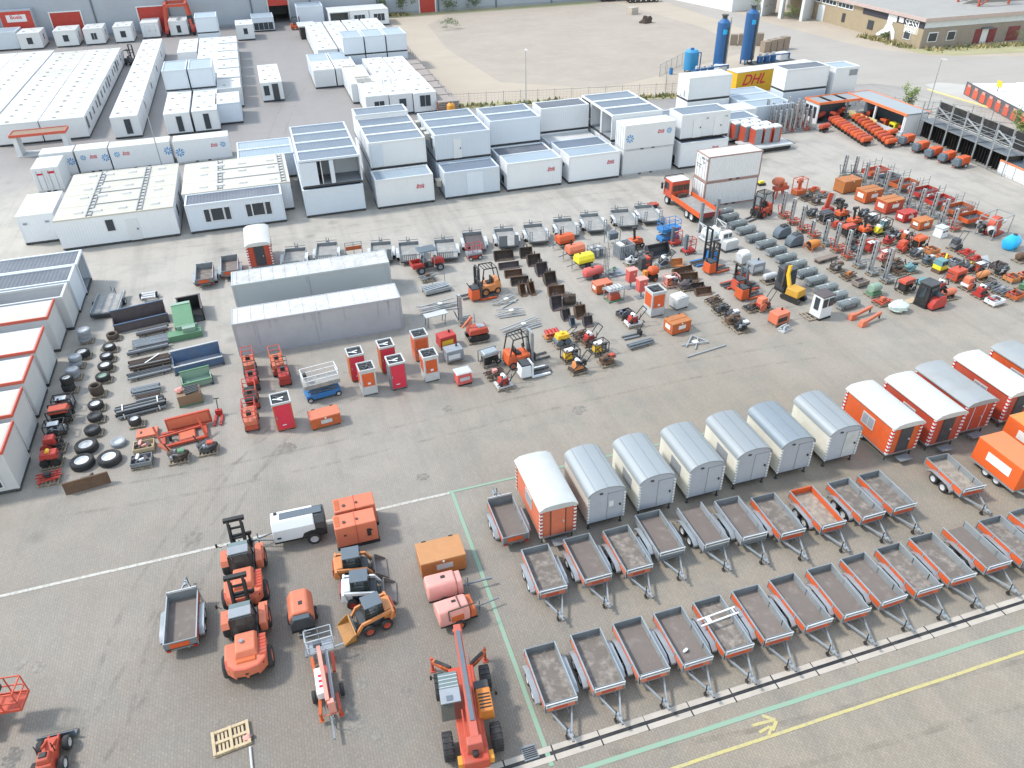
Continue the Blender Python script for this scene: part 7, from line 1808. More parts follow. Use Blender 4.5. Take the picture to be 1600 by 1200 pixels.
# scissor lifts
def scissor_b(r, L, W, m, h, rail, deck):
 x, y = L/2, W/2
 b = MB(); b.box(-x, x, -y, y, .18, .55); b.build('chassis', K[m], r, bev=.02)
 for sx in (-1, 1):
  for sy in (-1, 1): wheel(r, sx*(x-.2), sy*(y-.02), .2, .2, .14, 'y', LGREY)
 b = MB()
 for k in range(3):
  z = .55+k*(h-.6)/3; z1 = .55+(k+1)*(h-.6)/3
  for v in (-y+.1, y-.1): b.bar((-x+.15, v, z), (x-.15, v, z1), .07, .05); b.bar((x-.15, v, z), (-x+.15, v, z1), .07, .05)
 b.build('scissor_stack', BLACK if m != 'b' else SLATE, r)
 b = MB(); b.box(-x-.05, x+.05, -y, y, h-.3, h); b.build('platform', K.get(deck, DECKG), r)
 b = MB()
 for z in (.35, .7): b.path([(-x, -y, h+z), (x, -y, h+z), (x, y, h+z), (-x, y, h+z), (-x, -y, h+z)], .04)
 for u in (-x, -x/3, x/3, x):
  for v in (-y, y): b.bar((u, v, h), (u, v, h+.7), .035)
 b.build('guard_rail', K[rail], r)
 b = MB(); b.cb(-x+.2, 0, h+.35, .2, .3, .3); b.build('control_box', BLACK, r)
SL = 'scissor lifts by the long containers'
for x, y, rz, a, t in ((-4.70, 48.45, 92, (1.4, .75, 'R', 1.0, 'R', 's'), 'red scissor lift at the back of the left line'), (-4.59, 46.49, 92, (1.4, .75, 'd', .95, 'd', 'r'), 'dark scissor lift second in the left line'), (-4.71, 44.33, 92, (1.5, .78, 'R', .95, 'R', 'k'), 'red scissor lift third in the left line'), (-4.82, 42.02, 90, (1.6, .8, 'R', .9, 'r', 's'), 'nearest red scissor lift of the left line with white wheels'),
                       (-2.83, 47.89, 95, (1.5, .8, 'R', 1.0, 'o', 's'), 'orange red scissor lift behind the big crimson cabinet'), (-2.48, 46.42, 92, (1.4, .75, 'r', .9, 'd', 'r'), 'dark red scissor lift right behind the crimson cabinet'), (-0.14, 43.92, 8, (2.3, 1.15, 'b', 1.35, 'w', 'q'), 'large blue scissor lift with cream platform'), (33.15, 58.52, 5, (1.9, 1.0, 'b', 1.4, 'b', 'b'), 'bright blue scissor lift beside the orange truck'),
                       (15.10, 60.93, 4, (1.3, .75, 'r', .7, 'r', 'g'), 'small red scissor lift above the amber forklift')):
 put('scissor_lift', 'scissor lift', scissor_b, a, x, y, rz, t, SL)
def masthoist_b(r):
 b = MB(); b.box(-.5, .5, -.4, .4, .15, .4); b.build('base', RED, r, bev=.03)
 for sx in (-1, 1):
  for sy in (-1, 1): wheel(r, sx*.45, sy*.4, .14, .14, .08, 'y', LGREY)
 b = MB(); b.box(-.42, -.22, -.15, .15, .4, 1.8); b.build('mast', SLATE, r)
 b = MB()
 for z in (.9, 1.4): b.path([(-.2, -.35, z), (.5, -.35, z), (.5, .35, z), (-.2, .35, z)], .04)
 for u in (-.15, .5):
  for v in (-.35, .35): b.bar((u, v, .4), (u, v, 1.42), .05)
 b.build('basket', RED, r)
put('mast_platform', 'lift', masthoist_b, (), 33.36, 57.54, 4, 'red one man mast lift, left of two', 'one man mast lifts')
put('mast_platform', 'lift', masthoist_b, (), 33.67, 55.53, 4, 'red one man mast lift, right of two', 'one man mast lifts')
# cabinets
def cabinet_b(r, dm, sm, h, w, d, kind):
 x, y = w/2, d/2
 b = MB(); b.box(-x, x, -y, y, .08, h-.06); b.build('body', K[sm], r, bev=.02)
 b = MB()
 if kind == 'full': b.box(-x+.09, x-.07, -y-.02, -y+.02, .16, h-.12)
 else: b.box(-x+.12, x-.12, -y-.02, -y+.02, h*.38, h-.22)
 o = b.build('door', K[dm], r)
 if kind != 'full':
  b = MB(); b.box(-x-.01, -x+.03, -y+.12, y-.12, h*.38, h-.2); b.build('side_panel', K[dm], r)
 b = MB(); b.cb(-x+.13, -y-.04, h*.5, .05, .05, .16); b.build('handle', GALV, o)
 b = MB(); b.box(-x-.03, x+.03, -y-.03, -y+.05, h-.06, h+.08); b.box(-x-.03, x+.03, y-.05, y+.03, h-.06, h+.08); b.box(-x-.03, -x+.05, -y+.05, y-.05, h-.06, h+.08); b.box(x-.05, x+.03, -y+.05, y-.05, h-.06, h+.08); b.build('top_rim', LGREY, r)
 b = MB(); b.box(-x+.05, x-.05, -y+.05, y-.05, h-.06, h-.02); b.build('top_floor', BLACK, r)
 q = random.Random(int(h*50)+len(kind))
 for i in range(7):
  b = MB(); u, v, a = q.uniform(-.6, .6)*x, q.uniform(-.6, .6)*y, q.uniform(0, 3.1)
  b.bar((u-math.cos(a)*.18, v-math.sin(a)*.15, h-.01+i*.008), (u+math.cos(a)*.18, v+math.sin(a)*.15, h+.01+i*.008), .1, .03); b.build('lamp_part', WHITE if (kind == 'full' and i % 2) else DARK, r)
 for sx in (-1, 1):
  b = MB(); b.box(sx*(x-.08), sx*(x-.3), -y+.03, y-.03, 0, .08); b.build('skid', BLACK, r)
 b = MB(); b.box(-.2, .05, -y-.03, -y, h*.12+.2, h*.12+.26) if kind == 'full' else b.box(-.08, .12, -y-.03, -y, h*.45, h*.45+.16); b.build('sticker', WHITE, o)
CB = 'tall storage cabinets with open tops'
for x, y, a, t in ((-2.77, 41.32, ('C', 'O', 2.1, 1.15, 1.2, 'full'), 'crimson cabinet standing alone before the scissor lifts'), (2.44, 45.30, ('C', 'O', 2.1, 1.05, 1.1, 'full'), 'crimson cabinet back left of the six'), (4.63, 45.65, ('C', 'O', 2.1, 1.05, 1.1, 'full'), 'crimson cabinet back middle of the six'), (4.90, 43.38, ('C', 'D', 2.1, 1.1, 1.1, 'full'), 'crimson cabinet front middle of the six'),
                   (2.90, 43.34, ('o', 'l', 2.0, 1.05, 1.05, 'half'), 'grey and orange cabinet front left of the six'), (7.15, 46.37, ('o', 's', 2.0, 1.05, 1.05, 'half'), 'orange cabinet back right of the six'), (7.24, 43.56, ('o', 'l', 2.0, 1.05, 1.05, 'half'), 'grey and orange cabinet front right of the six'), (25.86, 46.65, ('o', 'l', 2.1, 1.2, 1.2, 'half'), 'bright orange cabinet on grey feet beside the brown chest')):
 put('storage_cabinet', 'cabinet', cabinet_b, a, x, y, 4, t, CB)
def bench_b(r):
 b = MB(); b.box(-.9, .9, -.35, .35, .85, .92); b.build('top', LGREY, r)
 for u in (-.8, .6):
  for v in (-.3, .3):
   b = MB(); b.bar((u, v, 0), (u+.1, v, .85), .05); b.build('leg', GALVD, r)
put('work_bench', 'bench', bench_b, (), 9.27, 50.68, 8, 'grey steel work bench behind the orange cabinets')
# chests
CH = 'tool chests'
for x, y, rz, a, t in ((-0.32, 40.69, 6, (1.95, 1.05, .9, RUSTO, SALMON, 1, False), 'orange chest with bleached lid before the blue lift'), (26.32, 43.68, 8, (1.75, 1.2, 1.0, RUSTO, BROWN, 2, True), 'orange brown chest with white plates by the silver frames'), (23.45, 51.36, 6, (1.5, 1.0, .9, RUSTO, SALMON, 2, False), 'orange chest half hidden by the grey shelf'),
                       (56.57, 63.49, 6, (2.4, 1.5, 1.35, BROWN, BROWN, 0, False), 'farthest brown chest of the line, plain sides'), (56.84, 60.50, 6, (2.3, 1.5, 1.3, RUSTO, BROWN, 2, True), 'brown chest with pale plates second in the line'), (56.94, 57.56, 6, (2.3, 1.5, 1.3, ORED, BROWN, 2, True), 'brown lidded red chest third in the line'), (56.85, 55.01, 6, (1.7, 1.1, .95, RED, RED, 2, False), 'all red chest with white plates'), (56.91, 53.02, 6, (1.7, 1.1, .95, RUSTO, BROWN, 2, False), 'brown chest next to the white box')):
 put('tool_chest', 'chest', chest_b, a, x, y, rz, t, CH)
def whitebox_b(r):
 b = MB(); b.box(-.5, .5, -.45, .45, 0, .85, 0, .06, .06); b.build('bin', WHITE, r, bev=.04)
 b = MB(); b.box(-.48, .48, -.44, .44, .85, 1.0); b.build('lid', LGREY, r, bev=.03)
 for u in (-.2, .2):
  b = MB(); b.box(u-.12, u+.12, -.45, -.38, .55, .68); b.build('slot', BLACK, r)
put('white_bin', 'bin', whitebox_b, (), 57.20, 50.88, 12, 'white plastic bin beside the last brown chest')
def ibc_b(r):
 b = MB(); b.prism([(-.6, .12), (.6, .12), (.6, .95), (.45, 1.05), (-.45, 1.05), (-.6, .95)], 'y', -.5, .5); b.build('tank', LGREY, r, bev=.04)
 b = MB(); b.cb(0, 0, 1.05, .8, .7, .06); b.build('lid', PLATEW, r)
 for u in (-.45, .45):
  b = MB(); b.cb(u, 0, 0, .15, .9, .12); b.build('foot', BLACK, r)
put('grey_tank', 'tank', ibc_b, (), 28.18, 46.92, 10, 'pale grey water tank behind the orange brown chest')
# silver poles and frames
def poles_b(r, n, L, seed, spread):
 q = random.Random(seed)
 for i in range(n):
  a = q.uniform(-spread, spread); u, v = q.uniform(-.2, .2), -.4+.8*i/max(1, n-1)
  b = MB(); c, s = math.cos(a)*L/2, math.sin(a)*L/2
  b.bar((u-c, v-s, .06+.045*i), (u+c, v+s, .07+.045*i), .07, .06); b.build('pole', ALU, r)
 b = MB(); b.cb(.1, 0, .1+.045*n, .3, .24, .06); b.build('bracket', PLATEW, r)
for x, y, a, rz, t in ((10.01, 53.00, (6, 2.8, 1, .2), 4, 'silver poles left of the grey mast hoist'), (15.30, 52.14, (4, 1.8, 2, .35), 14, 'folded silver frame above the other one'), (15.13, 50.21, (4, 1.9, 3, .3), 6, 'folded silver frame with pale bracket, lower one'), (15.36, 47.83, (5, 2.9, 4, .1), 14, 'long silver poles behind the orange forklift')):
 put('pole_stack', 'poles', poles_b, a, x, y, rz, t, 'silver poles and frames')
def aframe_b(r):
 for p in ([(-.9, -.2), (.35, .95)], [(.35, .95), (.9, -.35)], [(-1.1, .1), (.9, -.35)], [(-.5, -.75), (.5, .4)]):
  b = MB(); b.bar(p[0]+(.1,), p[1]+(.14,), .08); b.build('pole', ALU, r)
 b = MB(); b.cb(0, 0, .15, .4, .35, .06); b.build('joint_plate', PLATEW, r)
put('folding_trestle', 'frame', aframe_b, (), 26.70, 41.51, 5, 'white triangular frame lying before the orange brown chest')
def longpole_b(r):
 b = MB(); b.cyl((-1.7, 0, .06), (1.7, .1, .06), .06); b.build('tube', ALU, r)
 b = MB(); b.cyl((1.7, .1, .06), (1.75, .103, .06), .065); b.build('end_cap', GREY, r)
put('pole', 'pole', longpole_b, (), 26.93, 40.22, 7, 'long white pole lying below the triangular frame')
put('profile_stack', 'profiles', pipes_b, (3, 2, 2.1, .09, 'D', 0), 22.74, 42.52, 8, 'grey steel profiles stacked before the dark pallet jack')
def laddertray_b(r):
 b = MB(); b.box(-1.1, 1.1, -.55, .55, .15, .4); b.build('tray', GALV, r)
 b = MB()
 for v in (-.4, -.1, .2, .45): b.bar((-1.05, v, .45), (1.05, v*.7, .5), .12, .08)
 b.build('ladders', ALU, r)
 b = MB(); b.box(-1.1, 1.1, -.5, -.4, 0, .15); b.box(-1.1, 1.1, .4, .5, 0, .15); b.build('bearers', DARK, r)
 b = MB(); b.path([(-.1, .55, .4), (-.1, .6, 1.2), (1.0, .6, 1.2), (1.0, .55, .4)], .04); b.build('hoop', GALVD, r)
put('ladder_stack', 'ladders', laddertray_b, (), 10.48, 55.95, 8, 'tray of stacked silver ladders below the red utility vehicle')
# bundles: thirteen grey bundles of fencing strapped together
def bundle_b(r, L, w, h):
 b = MB(); b.prism([(-w/2, .12), (w/2, .12), (w/2+.05, h*.6), (w*.28, h), (-w*.28, h), (-w/2-.05, h*.6)], 'x', -L/2, L/2); b.build('core', GREY, r)
 q = random.Random(2); b = MB()
 for k in range(7): b.box(-L/2-q.uniform(-.03, .08), L/2+q.uniform(-.03, .08), -w/2+.02+k*w/7.2, -w/2+.075+k*w/7.2, h-.25, h-.02+.07*(1-abs(k-3)/3))
 for k in range(4): b.box(-L/2-q.uniform(0, .09), L/2+q.uniform(0, .09), -w/2-.08, -w/2-.03, .14+k*.12, .2+k*.12)
 b.build('slats', mat('weathered blue grey steel', (.26, .285, .285), rough=.6, metal=.2, var=.35, dirt=.45, dcol=(.12, .12, .10)), r)
 for u in (-.32, .3):
  b = MB(); b.box(u*L-.03, u*L+.03, -w/2-.09, w/2+.09, .1, h*.62); b.build('strap', DARK, r)
 b = MB(); b.cb(.05*L, -.02, h+.04, .14, .1, .03); b.build('tag', PLATEW, r)
 b = MB(); b.box(-L/2+.2, -L/2+.32, -w/2, w/2, 0, .12); b.box(L/2-.32, L/2-.2, -w/2, w/2, 0, .12); b.build('bearers', WOOD, r)
for i, (x, y) in enumerate([[41.11, 62.12], [40.92, 60.82], [40.78, 59.05], [40.79, 57.61], [40.69, 55.79], [40.80, 54.27], [40.82, 52.68], [40.80, 51.16], [40.82, 49.68], [40.78, 48.14], [40.68, 46.69], [40.57, 45.17], [40.49, 43.81], [40.59, 42.44]]):
 put('fence_bundle', 'bundle', bundle_b, (1.85, .62, .62), x, y, 6, f'grey strapped bundle, {ORD[i]} in its line from the white containers', 'grey strapped bundles in a diagonal line')
# racks, bags and boxes near the bundles
def bagrack_b(r):
 b = MB(); b.box(-1.0, 1.0, -.7, .7, .1, .18)
 for u in (-1.0, 1.0):
  for v in (-.7, .7): b.bar((u, v, .1), (u, v, 1.6), .06)
  b.bar((u, -.7, 1.2), (u, .7, 1.6), .06); b.bar((u, -.7, 1.58), (u, .7, 1.58), .06)
 b.build('frame', LGREY, r)
 for i in range(6):
  b = MB(); b.blob((-.55+.55*(i % 3), -.3+.6*(i//3), .6), (.33, .34, .5), 20+i, 9, 6, .12); b.build('bag', FABW, r)
put('bag_rack', 'rack', bagrack_b, (), 37.09, 57.55, 6, 'white rack full of pale sacks in front of the truck')
def whitemachine_b(r):
 b = MB(); b.box(-.7, .7, -.55, .35, .15, .95); b.build('housing', LGREY, r, bev=.04)
 b = MB(); b.box(-.72, .4, .1, .6, .95, 1.6, 0, .04, .04); b.build('cab', WHITE, r, bev=.03)
 b = MB(); b.box(-.55, -.1, .07, .12, 1.1, 1.45); b.box(.02, .3, .07, .12, 1.1, 1.45); b.build('window', GLASS, r)
 b = MB(); b.box(-.6, .6, -.5, .05, .95, 1.02); b.build('top_panel', PLATEW, r)
 b = MB(); b.box(-.8, .8, -.6, .6, 0, .15); b.build('base', DARK, r)
put('white_machine', 'machine', whitemachine_b, (), 37.43, 55.04, 8, 'white cab and housing left of the grey bundles')
pal(37.13, 52.07, 'wrapped load with white cap')
def wrapped_b(r):
 b = MB(); b.box(-.52, .52, -.45, .45, 0, .8, 0, .02, .02); b.build('load', LGREY, r, bev=.05)
 b = MB(); b.blob((0, 0, .85), (.55, .48, .25), 7, 12, 6, .15); b.build('wrapping', FABW, r)
put('wrapped_load', 'load', wrapped_b, (), 37.13, 52.07, 8, 'wrapped load with white cap', z=.142)
mini('bigbox', 'g', 'l', 37.14, 50.34, 'plain grey steel box', 8)
mini('cylinder', 'l', 'd', 37.26, 48.39, 'grey cylinder with white end ring', 5)
# tanks and road compressors
def minicomp_b(r, m, seat):
 b = MB(); b.prism([(-.45, .5), (.45, .5), (.48, .8), (.3, 1.1), (-.3, 1.1), (-.48, .8)], 'x', -.7, .7); b.build('canopy', K[m], r, bev=.06)
 b = MB(); b.box(-.6, .6, -.38, .38, .36, .5); b.build('chassis', BLACK, r)
 for sy in (-1, 1): wheel(r, .1, sy*.48, .26, .26, .14, 'y', DARK)
 b = MB(); b.bar((-.7, 0, .45), (-1.5, -.1, .4), .06); b.cyl((-1.0, .05, .05), (-1.0, .05, .7), .03); b.build('drawbar', GALVD, r)
 b = MB(); b.cyl((-.3, .1, 1.1), (-.3, .1, 1.5 if seat else 1.16), .07); b.build('exhaust', BLACK, r)
TC = 'small towed compressors and tanks'
for x, y, a, t in ((23.61, 60.46, ('o', 1), 'orange towed mixer behind the other orange one'), (23.71, 58.12, ('s', 1), 'orange towed mixer above the yellow compressor'), (23.74, 56.05, ('Y', 0), 'bright yellow towed compressor above the coral tank'), ):
 put('small_compressor', 'compressor', minicomp_b, a, x, y, 8, t, TC)
def towtank_b(r):
 b = MB(); b.lathe((0, 0, .62), 'x', [(.15, -.95), (.36, -.85), (.42, -.7), (.42, .7), (.36, .85), (.15, .95)], 16); b.build('tank', mat('coral red plastic', (.55, .10, .09)), r)
 b = MB(); b.cyl((-.1, 0, 1.0), (-.1, 0, 1.1), .13); b.build('cap', RUSTD, r)
 b = MB(); b.box(-.8, .8, -.3, .3, .15, .28); b.bar((-.8, 0, .25), (-1.6, -.05, .3), .06); b.build('chassis', GALVD, r)
 for sy in (-1, 1): wheel(r, .1, sy*.45, .25, .25, .14, 'y', DARK)
put('tow_tank', 'tank', towtank_b, (), 23.68, 53.86, 8, 'coral red towed water tank below the yellow compressor')
def barrels_b(r):
 for i in range(3):
  for j in range(2):
   b = MB(); b.cyl((-.4+.4*i, -.25+.5*j, .12), (-.4+.4*i, -.25+.5*j, .8), .18, n=12); b.build('drum', LGREY if (i+j) % 2 else GALVD, r)
 b = MB()
 for z in (.1, .55, .95): b.path([(-.65, -.5, z), (.65, -.5, z), (.65, .5, z), (-.65, .5, z), (-.65, -.5, z)], .035)
 for u in (-.65, 0, .65):
  for v in (-.5, .5): b.bar((u, v, 0), (u, v, .97), .035)
 b.build('cage', GALVD, r)
put('barrel_cage', 'cage', barrels_b, (), 25.60, 57.72, 8, 'cage of grey drums right of the orange mixers')
def gcrate_b(r):
 x, y = .75, .6
 b = MB()
 for k in range(9):
  u = -x+k*.18; b.box(u, u+.1, -y, -y+.04, .1, 1.2); b.box(u, u+.1, y-.04, y, .1, 1.2)
 for k in range(7):
  v = -y+k*.18; b.box(-x, -x+.04, v, v+.1, .1, 1.2); b.box(x-.04, x, v, v+.1, .1, 1.2)
 b.box(-x, x, -y, y, .05, .1); b.build('stillage', GREY, r)
 b = MB(); b.box(-x-.03, x+.03, -y-.03, -y+.05, 1.2, 1.27); b.box(-x-.03, x+.03, y-.05, y+.03, 1.2, 1.27); b.box(-x-.03, -x+.05, -y, y, 1.2, 1.27); b.box(x-.05, x+.03, -y, y, 1.2, 1.27); b.build('rim', GALV, r)
 b = MB(); b.blob((0, 0, .7), (.6, .45, .35), 4, 9, 6, .25); b.build('contents', DARK, r)
 b = MB(); b.box(-.6, -.2, -.4, .4, 1.1, 1.3); b.build('plank', PLATEW, r)
put('slatted_crate', 'crate', gcrate_b, (), 27.92, 56.89, 8, 'tall grey slatted crate with a pale plank on top')
def traystand_b(r):
 b = MB(); b.box(-.45, .45, -.35, .35, .5, 1.1); b.build('panel_box', SLATE, r, bev=.02)
 b = MB()
 for u in (-.6, .6): b.path([(u, -.4, 0), (u, -.4, 1.3), (u, .4, 1.3), (u, .4, 0)], .05)
 b.build('frame', GALVD, r)
 b = MB(); b.bar((-.75, -.5, .4), (-.55, -.2, 1.3), .3, .03); b.build('white_sheet', PLATEW, r)
put('panel_stand', 'stand', traystand_b, (), 28.05, 59.76, 8, 'slate panel box on a stand with a leaning white sheet')
def shelf_b(r):
 b = MB(); b.box(-.75, .75, -.45, .45, 1.0, 1.06); b.build('roof', GREY, r)
 b = MB()
 for u in (-.7, .7):
  for v in (-.4, .4): b.bar((u, v, 0), (u, v, 1.0), .05)
 b.build('posts', GALV, r)
 for k in range(4):
  b = MB(); b.box(-.55+k*.32, -.4+k*.32, -.3, .3, 1.06, 1.2); b.build('ladder_rung', LGREY, r)
 b = MB(); b.box(-.5, .5, -.3, .3, .1, .55, 0, .08, .05); b.build('red_machine', ORED, r, bev=.03)
 b = MB(); b.box(-.65, .65, -.4, .4, .0, .1); b.build('base', GREEN, r)
put('roofed_machine', 'machine', shelf_b, (), 23.81, 49.71, 8, 'red machine under a grey roofed stand')
for i, (x, y) in enumerate([[25.97, 51.18], [26.05, 49.38]]):
 def pinkcab_b(r):
  b = MB(); b.box(-.38, .38, -.3, .3, .6, 1.65); b.build('box_body', mat('coral red plastic', (.55, .10, .09)), r, bev=.03)
  b = MB(); b.box(-.42, .42, -.34, .34, 1.65, 1.72); b.build('lid', PINK, r)
  b = MB(); b.bar((0, 0, .03), (0, 0, .6), .1); b.cb(0, 0, 0, .9, .6, .05); b.build('stand', GALVD, r)
  b = MB(); b.cb(.1, -.31, 1.3, .08, .03, .1); b.build('lock', PLATEW, r)
 put('power_box', 'power box', pinkcab_b, (), x, y, 6, ['coral power box on a stand, rear one', 'coral power box on a stand, front one'][i], 'coral power boxes')
def ticket_b(r):
 b = MB(); b.box(-.4, .1, -.3, .3, .1, 1.2); b.build('rack', DARK, r)
 for k in range(4):
  b = MB(); b.box(.02, .45, -.32, .28, .2+k*.26, .4+k*.26); b.build('shelf', ORED if k % 2 else RUSTP, r)
 b = MB(); b.box(.55, .85, -.05, .05, 0, 1.5); b.box(.55, .85, -.07, .07, .75, 1.5); b.build('sign_post', RUSTP, r)
put('parts_rack', 'rack', ticket_b, (), 28.42, 53.85, 5, 'black and red parts rack with a purple post')
def greyheap_b(r):
 q = random.Random(8)
 for i in range(9):
  b = MB(); u, v = q.uniform(-.6, .6), q.uniform(-.4, .4); b.lathe((u, v, .2+q.uniform(0, .3)), q.choice('xyz'), [(.25, -.03), (.25, .03)], 10); b.build('coupling_ring', GALVD if i % 3 else GREENL, r)
 b = MB(); b.box(-.8, .8, -.55, .55, 0, .12); b.build('base', GREY, r)
put('coupling_pile', 'couplings', greyheap_b, (), 25.77, 53.88, 5, 'pile of grey green coupling rings right of the coral tank')
def tower_b(r):
 b = MB()
 for u in (-.15, .15):
  for v in (-.15, .15): b.bar((u, v, 0), (u, v, 3.0), .04)
 for k in range(9): b.bar((-.15, -.15, .1+k*.32), (.15, -.15, .4+k*.32), .025); b.bar((.15, .15, .1+k*.32), (-.15, .15, .4+k*.32), .025)
 b.build('lattice', GALVD, r)
 b = MB(); b.cb(0, 0, 0, .7, .6, .08); b.build('foot', DARK, r)
put('lattice_mast', 'mast', tower_b, (), 24.57, 53.16, 0, 'slim grey lattice mast beside the coral tank')
def amberhop_b(r):
 b = MB(); b.lathe((0, 0, .85), 'x', [(.15, -.45), (.42, -.2), (.42, .15), (.3, .5)], 14); b.build('drum', ORANGE, r)
 b = MB(); b.box(-.4, .4, -.35, .35, .15, .55); b.build('frame', BLACK, r)
 b = MB(); b.box(-.85, -.5, -.2, .2, .3, 1.0); b.build('motor_cover', mat('amber orange hood', (.58, .20, .035)), r, bev=.04)
 for sy in (-1, 1): wheel(r, .1, sy*.42, .2, .2, .12, 'y', ORANGE)
put('concrete_mixer', 'mixer', amberhop_b, (), 28.24, 51.85, 5, 'amber orange concrete mixer behind the bright orange cabinet')
mini('pump', 's', 'p', 29.23, 50.51, 'faded orange framed machine by the concrete mixer')

